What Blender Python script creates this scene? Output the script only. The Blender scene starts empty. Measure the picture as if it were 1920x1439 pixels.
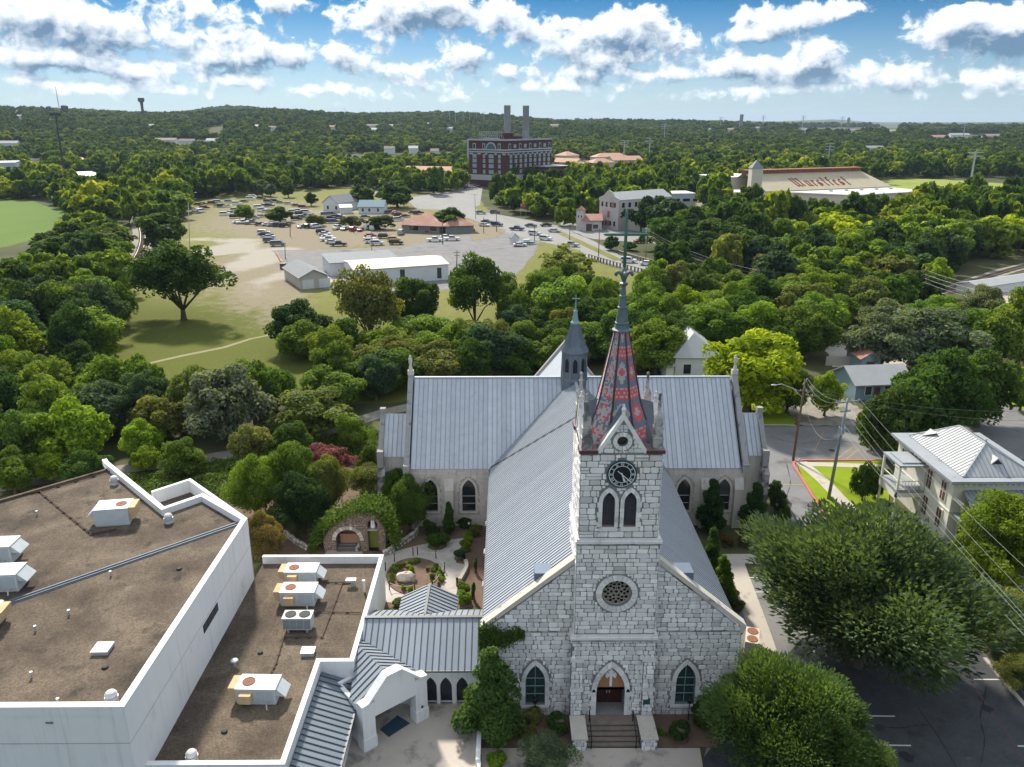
import bpy, math, random
import numpy as np
from mathutils import Vector, Matrix
from mathutils.geometry import tessellate_polygon
random.seed(7); RNG = np.random.default_rng(7)
S = bpy.context.scene
COL = S.collection
PI = math.pi

# ------------------------------------------------------------------ camera
FPX, CAMZ = 1480.0,40.0                 # focal length in pixels of a 1920 px wide frame, drone height
PITCH = math.atan((719.5 - 230.0) / FPX)
YAW = math.atan(12 * math.cos(PITCH) / FPX)
cam = bpy.data.objects.new('camera', bpy.data.cameras.new('camera'))
cam.data.sensor_width = 36; cam.data.lens = 36 * FPX / 1920
cam.data.clip_start = 0.5; cam.data.clip_end = 40000
cam.location = (0,0, CAMZ); cam.rotation_euler = (PI / 2 - PITCH, 0,-YAW)
COL.objects.link(cam); S.camera = cam
S.view_settings.view_transform = 'Standard'; S.view_settings.look = 'None'
S.view_settings.exposure = 2.1; S.view_settings.gamma = 1.0; S.view_settings.use_curve_mapping = False
S.cycles.max_bounces = 6; S.cycles.diffuse_bounces = 3; S.cycles.glossy_bounces = 3
S.cycles.transmission_bounces = 4; S.cycles.volume_bounces = 0; S.cycles.transparent_max_bounces = 6
S.cycles.use_denoising = True; S.cycles.sample_clamp_indirect = 4
S.cycles.caustics_reflective = False; S.cycles.caustics_refractive = False

# survey: turns a point seen in the drone photograph into a place on the ground (or at a given height / distance)
_cp, _sp, _cy, _sy = math.cos(PITCH), math.sin(PITCH), math.cos(YAW), math.sin(YAW)
def ray(px, py):
    a = (px - 960) / FPX; b = (719.5 - py) / FPX
    x, y, z = a, _cp + b * _sp, -_sp + b * _cp
    return (x * _cy + y * _sy, -x * _sy + y * _cy, z)
def G(px, py, z=0.0):
    d = ray(px, py); t = (z - CAMZ) / d[2]; return Vector((d[0] * t, d[1] * t, z))
def PY(px, py, Y):
    d = ray(px, py); t = Y / d[1]; return Vector((d[0] * t, Y, CAMZ + d[2] * t))
def proj(x, y, z):
    X = x * _cy - y * _sy; Y = x * _sy + y * _cy; Z = z - CAMZ
    d = Y * _cp - Z * _sp; u = Y * _sp + Z * _cp
    return 960 + FPX * X / d, 719.5 - FPX * u / d, d

# ------------------------------------------------------------------ node helpers
def node(nt, typ, **kw):
    n = nt.nodes.new(typ)
    for k, v in kw.items(): setattr(n, k, v)
    return n
def plug(nt, sock, v):
    if isinstance(v, bpy.types.NodeSocket): nt.links.new(v, sock)
    elif v is not None:
        if sock.type == 'RGBA' and len(v) == 3: v = (*v, 1)
        sock.default_value = v
def mth(nt, op, a, b=None, c=None, clamp=False):
    n = node(nt, 'ShaderNodeMath', operation=op, use_clamp=clamp)
    for i, v in enumerate((a, b, c)):
        if v is not None: plug(nt, n.inputs[i], v)
    return n.outputs[0]
def vmath(nt, op, a, b=None):
    n = node(nt, 'ShaderNodeVectorMath', operation=op); plug(nt, n.inputs[0], a)
    if b is not None: plug(nt, n.inputs[1], b)
    return n.outputs['Value'] if op in ('LENGTH', 'DOT_PRODUCT', 'DISTANCE') else n.outputs[0]
def mixc(nt, fac, a, b, mode='MIX'):
    n = node(nt, 'ShaderNodeMix', data_type='RGBA', blend_type=mode)
    plug(nt, n.inputs[0], fac); plug(nt, n.inputs[6], a); plug(nt, n.inputs[7], b)
    return n.outputs[2]
def mrange(nt, v, a, b, c=0.0, d=1.0, smooth=False):
    n = node(nt, 'ShaderNodeMapRange', interpolation_type='SMOOTHSTEP' if smooth else 'LINEAR')
    plug(nt, n.inputs[0], v)
    for i, x in enumerate((a, b, c, d)): n.inputs[1 + i].default_value = x
    return n.outputs[0]
def noise(nt, vec, scale, detail=4, rough=0.5, dist=0.0):
    n = node(nt, 'ShaderNodeTexNoise'); plug(nt, n.inputs['Vector'], vec)
    n.inputs['Scale'].default_value = scale; n.inputs['Detail'].default_value = detail
    n.inputs['Roughness'].default_value = rough; n.inputs['Distortion'].default_value = dist
    return n.outputs['Fac']
def comb(nt, x, y, z):
    n = node(nt, 'ShaderNodeCombineXYZ')
    for i, v in enumerate((x, y, z)): plug(nt, n.inputs[i], v)
    return n.outputs[0]
def blobs(nt, vec, items, k=1.6):
    """sum of soft round patches: items of (centre xyz, radii xyz, weight)"""
    tot = None
    for c, r, w in items:
        d = vmath(nt, 'SUBTRACT', vec, c); d = vmath(nt, 'MULTIPLY', d, tuple(1 / q if q else 0 for q in r))
        v = mrange(nt, vmath(nt, 'LENGTH', d),0.0, k, w, 0.0, True)
        tot = v if tot is None else mth(nt, 'ADD', tot, v)
    return tot

# ------------------------------------------------------------------ sky and sun
SUN_EL, SUN_AZ = math.radians(41), math.radians(-20)     # azimuth from +Y towards +X
W = bpy.data.worlds.new('World'); S.world = W; W.use_nodes = True
def build_sky():
    nt = W.node_tree; nt.nodes.clear()
    out = node(nt, 'ShaderNodeOutputWorld'); bg = node(nt, 'ShaderNodeBackground')
    sky = node(nt, 'ShaderNodeTexSky', sky_type='NISHITA', sun_disc=False)
    sky.sun_elevation = SUN_EL; sky.sun_rotation = SUN_AZ
    sky.altitude = 200; sky.air_density = 1.0; sky.dust_density = 0.6; sky.ozone_density = 3.5
    bg.inputs['Strength'].default_value = 0.12
    tc = node(nt, 'ShaderNodeTexCoord')
    d = vmath(nt, 'NORMALIZE', tc.outputs['Generated'])
    sx = node(nt, 'ShaderNodeSeparateXYZ'); nt.links.new(d, sx.inputs[0])
    az = mth(nt, 'ARCTAN2', sx.outputs[0], sx.outputs[1]); el = mth(nt, 'ARCSINE', sx.outputs[2])
    P = comb(nt, az, el, 0.0)
    def ae(px, py):
        r = Vector(ray(px, py)).normalized(); return math.atan2(r.x, r.y), math.asin(r.z)
    cl = [(30,22,105,40,.9),(130,50,120,45,.8),(230,62,110,30,.8),(410,62,120,42,.9),(330,5,120,26,.7),(520,4,75,26,.95),
          (740,38,130,46,1.0),(860,22,110,44,.8),(780,-2,120,26,.7),(960,40,80,40,.8),(1090,70,150,45,1.0),(1200,50,110,40,.9),(1290,88,90,22,.6),
          (1440,44,95,30,1.0),(1550,22,90,24,.9),(1400,66,110,14,.55),(1800,50,120,30,1.0),(1880,66,120,30,.9),(1830,18,60,18,.6),(1960,30,80,40,.8),
          (600,95,120,20,.75),(500,105,90,18,.7),(400,110,60,20,.7),(860,104,75,28,.8),(900,96,40,14,.4),(660,120,70,18,.7),(740,128,50,12,.6),
          (100,110,130,20,.75),(250,130,90,16,.6),(40,98,50,14,.4),(1530,100,70,36,.85),(1500,128,110,22,.7),(1380,122,80,24,.7),(1160,112,110,16,.65),(1120,134,110,12,.6),
          (1680,145,90,18,.6),(1860,150,80,16,.6),(950,130,40,10,.6),(770,152,40,12,.5),(430,148,90,12,.5),(1260,140,90,14,.55),(1050,160,120,12,.45),(240,165,140,12,.45),(600,165,100,10,.4),(1480,165,140,10,.4),(1800,178,120,8,.35)]
    items = []
    for x, y, rx, ry, w in cl:
        a, e = ae(x, y); items.append(((a, e, 0),(rx * .84 / FPX, ry * 1.15 / FPX, 0), w))
    def field(p):
        b = blobs(nt, p, items, 1.25)
        q = vmath(nt, 'MULTIPLY', p, (1.0,1.25,1.0))
        n1 = noise(nt, q, 44,9,0.6,0.35)
        n0 = noise(nt, q, 12,3,0.5)
        f = mth(nt, 'ADD', b, mth(nt, 'MULTIPLY_ADD', n1,2.1,-1.43))
        f = mth(nt, 'ADD', f, mth(nt, 'MULTIPLY_ADD', n0,1.1,-0.55))
        f = mth(nt, 'ADD', f, mrange(nt, el, 0.012,0.035,0,0.42)); f = mth(nt, 'SUBTRACT', f, mrange(nt, el, 0.05,0.085,0,0.36))
        return mth(nt, 'ADD', f, mrange(nt, el, 0.13,0.3,0,0.62))      # the broken cloud deck goes on overhead
    f0 = field(P)
    f1 = field(vmath(nt, 'ADD', P, (-0.006,0.012,0)))
    dens = mrange(nt, f0,-0.05,0.38,0,1, True)
    thick = mrange(nt, f0,0.25,1.1,0,1, True)
    grad = mth(nt, 'SUBTRACT', f0, f1)
    lit = mth(nt, 'MULTIPLY_ADD', grad, 1.0,0.58)
    lit = mth(nt, 'SUBTRACT', lit, mth(nt, 'MULTIPLY', thick, 0.36), clamp=True)
    ccol = mixc(nt, lit, (0.30,0.56,0.86),(2.7,2.82,2.92))
    low = mrange(nt, el, 0.0,0.145,1,0, False)
    tint = mixc(nt, low, (0.004,0.062,0.112),(0.16,0.195,0.24))
    base = mixc(nt, 1.0, sky.outputs[0], tint, 'MULTIPLY')
    veil = mth(nt, 'MULTIPLY', mth(nt, 'POWER', low, 2.4), mth(nt, 'MULTIPLY_ADD', noise(nt, vmath(nt, 'MULTIPLY', P, (1,4,1)),9,4,.55),0.8,0.3), clamp=True)
    base = mixc(nt, veil, base, (1.05,1.4,1.65))
    far = mrange(nt, el, 0.0,0.03,0.3,1.0)
    ccol = mixc(nt, mrange(nt, el, 0.0,0.05,0.6,0.0), ccol, (1.6,1.85,1.95))
    col = mixc(nt, mth(nt, 'MULTIPLY', dens, far), base, ccol)
    nt.links.new(col, bg.inputs['Color']); nt.links.new(bg.outputs[0], out.inputs['Surface'])
build_sky()
sl = bpy.data.lights.new('sun', 'SUN'); sl.energy = 1.5; sl.angle = math.radians(5); sl.color = (1.0,0.93,0.8)
sun = bpy.data.objects.new('sun', sl); COL.objects.link(sun)
_sd = Vector((math.sin(SUN_AZ) * math.cos(SUN_EL), math.cos(SUN_AZ) * math.cos(SUN_EL), math.sin(SUN_EL)))
sun.rotation_euler = _sd.to_track_quat('Z', 'Y').to_euler(); sun.location = (0,0,300)

# ------------------------------------------------------------------ materials
MATS = {}
def mat(name, col, rough=0.8, col2=None, scale=1.0, var=0.5, spec=0.3, metal=0.0, bump=0.0, bscale=None, rnd=0.0, objcol=False, tint=0.0, detail=4, stain=None, stretch=None, streak=None, grain=None, stain2=None):
    """colour varies between col and col2 by noise; rnd: per-object brightness; tint: per-face brightness attribute; stain: (colour, scale, threshold)"""
    if name in MATS: return MATS[name]
    m = bpy.data.materials.new(name); m.use_nodes = True; nt = m.node_tree; nt.nodes.clear()
    out = node(nt, 'ShaderNodeOutputMaterial'); b = node(nt, 'ShaderNodeBsdfPrincipled')
    nt.links.new(b.outputs[0], out.inputs[0])
    b.inputs['Roughness'].default_value = rough; b.inputs['Metallic'].default_value = metal
    b.inputs['Specular IOR Level'].default_value = spec
    geo = node(nt, 'ShaderNodeNewGeometry'); P = geo.outputs['Position']
    if stretch: P = vmath(nt, 'MULTIPLY', P, stretch)
    c = col
    if objcol:
        oi = node(nt, 'ShaderNodeObjectInfo'); c = oi.outputs['Color']
    elif col2 is not None:
        f = mrange(nt, noise(nt, P, scale, detail, 0.6),0.5 - var * 0.5,0.5 + var * 0.5)
        c = mixc(nt, f, col, col2)
    for sc, ss, th in [q for q in (stain, stain2) if q]:
        f = mrange(nt, noise(nt, P, ss, 5,0.65), th, th + 0.16,0,0.85, True)
        c = mixc(nt, f, c, sc)
    if grain:       # (scale, amount): fine speckle
        v = mrange(nt, noise(nt, geo.outputs['Position'], grain[0],3,0.7),0.3,0.7,1 - grain[1],1 + grain[1])
        c = mixc(nt, 1.0, c, comb(nt, v, v, v), 'MULTIPLY')
    if streak:      # weathering that runs down the face
        sc, amt = streak
        Q = vmath(nt, 'MULTIPLY', geo.outputs['Position'],(2.2,2.2,0.12))
        f = mrange(nt, noise(nt, Q, 1.0,5,0.7),0.5,0.75,0, amt, True)
        c = mixc(nt, f, c, sc)
    if rnd:
        oi = node(nt, 'ShaderNodeObjectInfo')
        v = mrange(nt, oi.outputs['Random'],0,1,1 - rnd, 1 + rnd)
        c = mixc(nt, 1.0, c, comb(nt, v, v, v), 'MULTIPLY')
    if tint:
        at = node(nt, 'ShaderNodeAttribute', attribute_name='tint')
        v = mrange(nt, at.outputs['Fac'],0,1,1 - tint, 1 + tint)
        c = mixc(nt, 1.0, c, comb(nt, v, v, v), 'MULTIPLY')
    plug(nt, b.inputs['Base Color'], c)
    if bump:
        bn = node(nt, 'ShaderNodeBump'); bn.inputs['Strength'].default_value = bump; bn.inputs['Distance'].default_value = 0.05
        nt.links.new(noise(nt, P, bscale or scale * 6,4,0.6), bn.inputs['Height']); nt.links.new(bn.outputs[0], b.inputs['Normal'])
    MATS[name] = m; return m

def leaf_mat(name, mode='obj', col=(0.05,0.1,0.02), transl=0.36):
    """foliage: the tree's own colour, varied leaf clump by leaf clump; part of the light passes through the leaves"""
    if name in MATS: return MATS[name]
    m = bpy.data.materials.new(name); m.use_nodes = True; nt = m.node_tree; nt.nodes.clear()
    out = node(nt, 'ShaderNodeOutputMaterial')
    oi = node(nt, 'ShaderNodeObjectInfo')
    if mode == 'obj': c = oi.outputs['Color']
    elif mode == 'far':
        n = noise(nt, oi.outputs['Location'],0.009,3,0.6)  # broad patches put sunlit and cloud-shadowed woods into the leaf colour
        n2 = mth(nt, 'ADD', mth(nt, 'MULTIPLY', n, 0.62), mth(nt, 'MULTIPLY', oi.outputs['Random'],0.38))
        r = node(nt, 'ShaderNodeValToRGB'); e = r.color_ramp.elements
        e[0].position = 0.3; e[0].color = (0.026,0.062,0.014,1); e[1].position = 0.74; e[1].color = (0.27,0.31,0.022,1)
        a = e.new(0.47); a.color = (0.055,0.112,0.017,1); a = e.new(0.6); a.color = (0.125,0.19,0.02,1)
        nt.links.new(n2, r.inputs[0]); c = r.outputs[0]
        sy = node(nt, 'ShaderNodeSeparateXYZ'); nt.links.new(oi.outputs['Location'], sy.inputs[0])      # far tone put into the colour: darker and bluer with distance
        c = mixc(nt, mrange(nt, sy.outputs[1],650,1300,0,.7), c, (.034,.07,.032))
    else: c = col
    at = node(nt, 'ShaderNodeAttribute', attribute_name='tint')
    hs = node(nt, 'ShaderNodeHueSaturation'); plug(nt, hs.inputs['Color'], c)
    plug(nt, hs.inputs['Value'], mrange(nt, at.outputs['Fac'],0,1,0.5,1.7))
    plug(nt, hs.inputs['Hue'], mrange(nt, at.outputs['Fac'],0,1,0.515,0.478))
    c2 = hs.outputs[0]
    b = node(nt, 'ShaderNodeBsdfPrincipled'); plug(nt, b.inputs['Base Color'], c2)
    b.inputs['Roughness'].default_value = 0.7; b.inputs['Specular IOR Level'].default_value = 0.12
    t = node(nt, 'ShaderNodeBsdfTranslucent')
    plug(nt, t.inputs['Color'], mixc(nt, 1.0, c2,(1.9,1.75,0.5), 'MULTIPLY'))
    mx = node(nt, 'ShaderNodeMixShader'); mx.inputs[0].default_value = transl
    nt.links.new(b.outputs[0], mx.inputs[1]); nt.links.new(t.outputs[0], mx.inputs[2]); nt.links.new(mx.outputs[0], out.inputs[0])
    MATS[name] = m; return m

# ------------------------------------------------------------------ mesh and object helpers
class MB:
    def __init__(s): s.v = []; s.f = []; s.m = []; s.t = []
    def add(s, vs, fs, mi=0, tint=0.5):
        o = len(s.v); s.v += [tuple(p) for p in vs]; s.t += [tint] * len(vs)
        for f in fs: s.f.append(tuple(o + i for i in f)); s.m.append(mi)
    def box(s, x0, y0, z0, x1, y1, z1, mi=0, tint=0.5):
        s.add([(x0, y0, z0),(x1, y0, z0),(x1, y1, z0),(x0, y1, z0),(x0, y0, z1),(x1, y0, z1),(x1, y1, z1),(x0, y1, z1)],
              [(0,3,2,1),(4,5,6,7),(0,1,5,4),(1,2,6,5),(2,3,7,6),(3,0,4,7)], mi, tint)
    def obox(s, c, sz, rz=0.0, mi=0, tint=0.5):
        """box of size sz standing on c (its base centre), turned by rz"""
        ca, sa = math.cos(rz), math.sin(rz); vs = []
        for z in (0, sz[2]):
            for x, y in ((-1,-1),(1,-1),(1,1),(-1,1)):
                X, Y = x * sz[0] / 2, y * sz[1] / 2; vs.append((c[0] + X * ca - Y * sa, c[1] + X * sa + Y * ca, c[2] + z))
        s.add(vs, [(0,3,2,1),(4,5,6,7),(0,1,5,4),(1,2,6,5),(2,3,7,6),(3,0,4,7)], mi, tint)
    def prism(s, poly, z0, z1, mi=0, tint=0.5):
        n = len(poly); a = sum(poly[i][0] * poly[(i + 1) % n][1] - poly[(i + 1) % n][0] * poly[i][1] for i in range(n))
        if a < 0: poly = poly[::-1]
        vs = [(p[0], p[1], z0) for p in poly] + [(p[0], p[1], z1) for p in poly]
        fs = [tuple(range(n, 2 * n)), tuple(range(n - 1,-1,-1))] + [(i, (i + 1) % n, n + (i + 1) % n, n + i) for i in range(n)]
        s.add(vs, fs, mi, tint)
    def ext(s, poly, d, mi=0, tint=0.5):
        """flat polygon in space thickened along d"""
        n = len(poly); d = Vector(d); A = [Vector(p) for p in poly]
        nn = sum(((A[i] - A[0]).cross(A[i + 1] - A[0]) for i in range(1, n - 1)), Vector())
        if nn.dot(d) > 0: A = A[::-1]
        vs = A + [p + d for p in A]
        s.add(vs, [tuple(range(n)), tuple(range(2 * n - 1, n - 1,-1))] + [((i + 1) % n, i, n + i, n + (i + 1) % n) for i in range(n)], mi, tint)
    def beam(s, p, q, w, h, mi=0, up=(0,0,1), tint=0.5):
        p, q = Vector(p), Vector(q); d = (q - p).normalized(); u = Vector(up)
        if abs(d.dot(u)) > 0.98: u = Vector((1,0,0))
        x = d.cross(u).normalized() * w / 2; y = x.cross(d).normalized() * h / 2
        vs = [p - x - y, p + x - y, p + x + y, p - x + y, q - x - y, q + x - y, q + x + y, q - x + y]
        s.add(vs, [(0,1,2,3),(7,6,5,4),(0,4,5,1),(1,5,6,2),(2,6,7,3),(3,7,4,0)], mi, tint)
    def tube(s, pts, rad, n=6, mi=0, cap=True, tint=0.5):
        pts = [Vector(p) for p in pts]; k = len(pts)
        if not hasattr(rad, '__len__'): rad = [rad] * k
        o = len(s.v); vs = []; x = None
        for i in range(k):
            d = (pts[min(i + 1, k - 1)] - pts[max(i - 1,0)]).normalized()
            if x is None:
                u = Vector((0,0,1)) if abs(d.z) < 0.9 else Vector((1,0,0)); x = d.cross(u).normalized()
            else: x = (x - d * x.dot(d)).normalized()
            y = d.cross(x)
            vs += [pts[i] + (x * math.cos(2 * PI * j / n) + y * math.sin(2 * PI * j / n)) * rad[i] for j in range(n)]
        fs = [(i * n + j, i * n + (j + 1) % n, (i + 1) * n + (j + 1) % n, (i + 1) * n + j) for i in range(k - 1) for j in range(n)]
        if cap: fs += [tuple(range(n - 1,-1,-1)), tuple(range((k - 1) * n, k * n))]
        s.add(vs, fs, mi, tint)
    def lathe(s, c, prof, n=12, mi=0, rot=0.0, sx=1.0, sy=1.0):
        """prof: list of (radius, z) from bottom to top around the upright through c"""
        vs = [(c[0] + sx * r * math.cos(rot + 2 * PI * j / n), c[1] + sy * r * math.sin(rot + 2 * PI * j / n), c[2] + z) for r, z in prof for j in range(n)]
        k = len(prof)
        fs = [(i * n + j, i * n + (j + 1) % n, (i + 1) * n + (j + 1) % n, (i + 1) * n + j) for i in range(k - 1) for j in range(n)]
        fs += [tuple(range(n - 1,-1,-1)), tuple(range((k - 1) * n, k * n))]
        s.add(vs, fs, mi)
    def ball(s, c, r, n=10, mi=0, jit=0.0, tint=0.5):
        rx, ry, rz = r if hasattr(r, '__len__') else (r, r, r); m = max(4, n // 2); vs = []
        for i in range(m + 1):
            th = PI * i / m
            for j in range(n):
                q = 1 + random.uniform(-jit, jit); a = 2 * PI * j / n
                vs.append((c[0] + rx * q * math.sin(th) * math.cos(a), c[1] + ry * q * math.sin(th) * math.sin(a), c[2] + rz * q * math.cos(th)))
        s.add(vs, [(i * n + j, (i + 1) * n + j, (i + 1) * n + (j + 1) % n, i * n + (j + 1) % n) for i in range(m) for j in range(n)], mi, tint)
    def wall(s, outline, holes, mp, nrm, depth, mi=0, mir=None):
        """flat wall in 2-D coordinates with real openings whose reveals run back by depth; mp maps (u, v, d) into space"""
        loops = [[Vector((u, v, 0)) for u, v in L] for L in [outline] + holes]
        flat = [p for L in loops for p in L]
        o = [mp(p.x, p.y, 0) for p in flat]; nv = Vector(nrm); fs = []
        for a, b, c in tessellate_polygon(loops):
            A, B, C = Vector(o[a]), Vector(o[b]), Vector(o[c])
            fs.append((a, b, c) if (B - A).cross(C - A).dot(nv) > 0 else (a, c, b))
        s.add(o, fs, mi)
        for L in loops[1:]:
            n = len(L); ctr = sum(L, Vector()) / n
            vs = [mp(p.x, p.y, 0) for p in L] + [mp(p.x, p.y, depth) for p in L]; cc = Vector(mp(ctr.x, ctr.y, depth / 2)); ff = []
            for i in range(n):
                q = (i, (i + 1) % n, n + (i + 1) % n, n + i); A, B, C = (Vector(vs[q[k]]) for k in range(3))
                if (B - A).cross(C - A).dot(cc - A) < 0: q = q[::-1]
                ff.append(q)
            s.add(vs, ff, mi if mir is None else mir)
    def mesh(s, name, mats, org=(0,0,0), smooth=False):
        me = bpy.data.meshes.new(name); o = np.array(org)
        me.from_pydata([tuple(p) for p in (np.array(s.v, dtype=float) - o)] if s.v else [],[], s.f)
        if not isinstance(mats, (list, tuple)): mats = [mats]
        for m in mats: me.materials.append(m)
        if len(mats) > 1: me.polygons.foreach_set('material_index', s.m)
        if any(t != 0.5 for t in s.t):
            a = me.attributes.new('tint', 'FLOAT', 'POINT'); a.data.foreach_set('value', s.t)
        if smooth: me.polygons.foreach_set('use_smooth', [True] * len(me.polygons))
        me.update(); return me
    def build(s, name, mats, parent=None, smooth=False, kind=None, label=None, local=False):
        """ONE mesh object; its coordinates are world coordinates unless local"""
        org = Vector((0,0,0))
        if parent is not None and not local:
            p = parent
            while p is not None: org += p.location; p = p.parent
        o = bpy.data.objects.new(name, s.mesh(name, mats, org, smooth)); COL.objects.link(o)
        if parent is not None: o.parent = parent
        if kind: o['kind'] = kind
        if label: o['label'] = label
        return o
def thing(name, label, cat, loc=(0,0,0), rz=0.0, group=None):
    o = bpy.data.objects.new(name, None); COL.objects.link(o); o.location = loc; o.rotation_euler = (0,0, rz)
    o.empty_display_size = 0.3; return tag(o, label, cat, group)
def tag(o, label, cat, group=None, kind=None):
    o['label'] = label; o['category'] = cat
    if group: o['group'] = group
    if kind: o['kind'] = kind
    return o
def struct(o, label=None):
    o['kind'] = 'structure'
    if label: o['label'] = label
    return o
def copy_tree(o, parent=None):
    c = o.copy(); COL.objects.link(c)
    if parent is not None: c.parent = parent
    for ch in list(o.children): copy_tree(ch, c)
    return c
def clip(poly, a, b):
    """keep the part of a 2-D polygon left of a->b"""
    out = []; n = len(poly)
    sd = lambda p: (b[0] - a[0]) * (p[1] - a[1]) - (b[1] - a[1]) * (p[0] - a[0])
    for i in range(n):
        p, q = poly[i], poly[(i + 1) % n]; u, v = sd(p), sd(q)
        if u >= 0: out.append(p)
        if (u > 0 > v) or (u < 0 < v):
            t = u / (u - v); out.append((p[0] + (q[0] - p[0]) * t, p[1] + (q[1] - p[1]) * t))
    return out
def ccw(poly):
    n = len(poly); a = sum(poly[i][0] * poly[(i + 1) % n][1] - poly[(i + 1) % n][0] * poly[i][1] for i in range(n))
    return list(poly) if a > 0 else list(poly)[::-1]
def clip_convex(poly, region):
    for i in range(len(region)):
        if not poly: return []
        poly = clip(poly, region[i], region[(i + 1) % len(region)])
    return poly
def inside(p, poly):
    x, y = p; c = False; n = len(poly); j = n - 1
    for i in range(n):
        xi, yi = poly[i]; xj, yj = poly[j]
        if (yi > y) != (yj > y) and x < (xj - xi) * (y - yi) / (yj - yi) + xi: c = not c
        j = i
    return c
def arch(cx, z0, w, zs, zt, n=7):
    """pointed arch outline, anticlockwise from the lower left; zs springing, zt apex"""
    h = w / 2; k = zt - zs; R = (h * h + k * k) / (2 * h)          # arcs struck from the springing line
    pts = [(cx - h, z0),(cx + h, z0),(cx + h, zs)]
    a1 = math.asin(min(1, k / R))
    pts += [(cx + h - R + R * math.cos(a1 * i / n), zs + R * math.sin(a1 * i / n)) for i in range(1, n)] + [(cx, zt)]
    pts += [(cx - h + R - R * math.cos(a1 * i / n), zs + R * math.sin(a1 * i / n)) for i in range(n - 1,0,-1)] + [(cx - h, zs)]
    return pts
def seamed(mbs, o, u, v, n, region, pitch, seam=0.05, h=0.05, t=0.03, off=0.0):
    """standing-seam sheets on a plane: region is a convex polygon in (u, v); one MB per sheet is appended to mbs"""
    o, u, v, n = Vector(o), Vector(u), Vector(v), Vector(n); region = ccw(region)
    us = [p[0] for p in region]; vs = [p[1] for p in region]; a = math.floor(min(us) / pitch) * pitch + off; lo, hi = min(vs) - 1, max(vs) + 1
    while a < max(us):
        q = clip_convex([(a, lo),(a + pitch, lo),(a + pitch, hi),(a, hi)], region)
        if len(q) > 2:
            mb = MB(); tt = random.random()
            mb.ext([o + u * x + v * y for x, y in q], n * t, 0, tt)
            s_ = clip_convex([(a - seam / 2, lo),(a + seam / 2, lo),(a + seam / 2, hi),(a - seam / 2, hi)], region)
            if len(s_) > 2: mb.ext([o + u * x + v * y + n * (t * 0.5) for x, y in s_], n * (h + t * 0.5),1,0.5)
            mbs.append(mb)
        a += pitch
    return mbs
def merge(mbs):
    m = MB()
    for b in mbs:
        o = len(m.v); m.v += b.v; m.t += b.t; m.m += b.m; m.f += [tuple(o + i for i in f) for f in b.f]
    return m
# ================================================================== the ground
def sstep(a, b, x):
    t = min(1, max(0,(x - a) / (b - a))); return t * t * (3 - 2 * t)
_hills = [(-.42,66),(-.25,62),(-.12,55),(-.03,44),(.05,34),(.12,31),(.2,28),(.3,22),(.45,18),(.6,18),(1.6,20),(3.2,40)]
def terr(x, y):
    """height of the land: flat town, rising to wooded hills from about 700 m on"""
    D = math.hypot(x, y)
    if D < 620: return 0.0
    a = math.atan2(x, y)
    if a < -.42: A = 66
    else:
        for (a0, h0),(a1, h1) in zip(_hills, _hills[1:]):
            if a0 <= a <= a1: A = h0 + (h1 - h0) * (a - a0) / (a1 - a0); break
    w = 0.72 + 0.28 * math.sin(x * .0031 + 1.3) * math.cos(y * .0027 + .4)
    z = A * sstep(640,2300, D) * (w * .35 + .65) + 5 * sstep(800,1800, D) * math.sin(x * .011 + y * .004)
    z += 16 * math.exp(-((a + .315) / .04) ** 4) * sstep(2500,3400, D) * (1 - sstep(3600,4600, D))   # the flat knoll on the skyline
    z -= 20 * sstep(3000,5200, D)
    z += (44 + 14 * math.sin(a * 23) + 9 * math.sin(a * 51 + 1)) * sstep(.02,.16, a) * sstep(5600,8000, D)  # blue ridge far off
    return z
def GT(px, py):
    """survey on the hills: where the line of sight meets the land"""
    d = ray(px, py); t = 300.0
    for _ in range(4000):
        p = (d[0] * t, d[1] * t, CAMZ + d[2] * t)
        if p[2] <= terr(p[0], p[1]): return Vector((p[0], p[1], terr(p[0], p[1])))
        t += max(3, t * .004)
        if t > 12000: break
    return None
def build_ground():
    ys = [-160,-60,0,40,80,130,200,300,400,500,600]; y = 600
    while y < 9500: y += 30 + (y - 600) * .035; ys.append(y)
    ys += [12000,16000]
    xs = [0]; x = 0
    while x < 9000: x += 30 + x * .05; xs.append(x)
    xs = [-q for q in xs[:0:-1]] + xs
    m = MB(); nx = len(xs)
    m.v = [(x, y, terr(x, y)) for y in ys for x in xs]; m.t = [.5] * len(m.v)
    m.f = [(j * nx + i, j * nx + i + 1,(j + 1) * nx + i + 1,(j + 1) * nx + i) for j in range(len(ys) - 1) for i in range(nx - 1)]
    g = mat('ground_mat', (0.045,0.062,0.022),0.95,(0.12,0.115,0.06),0.04,0.5, spec=.1, stain=((.13,.12,.07),.09,.62), detail=7)
    return struct(m.build('ground', g, smooth=True))
build_ground()
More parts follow.
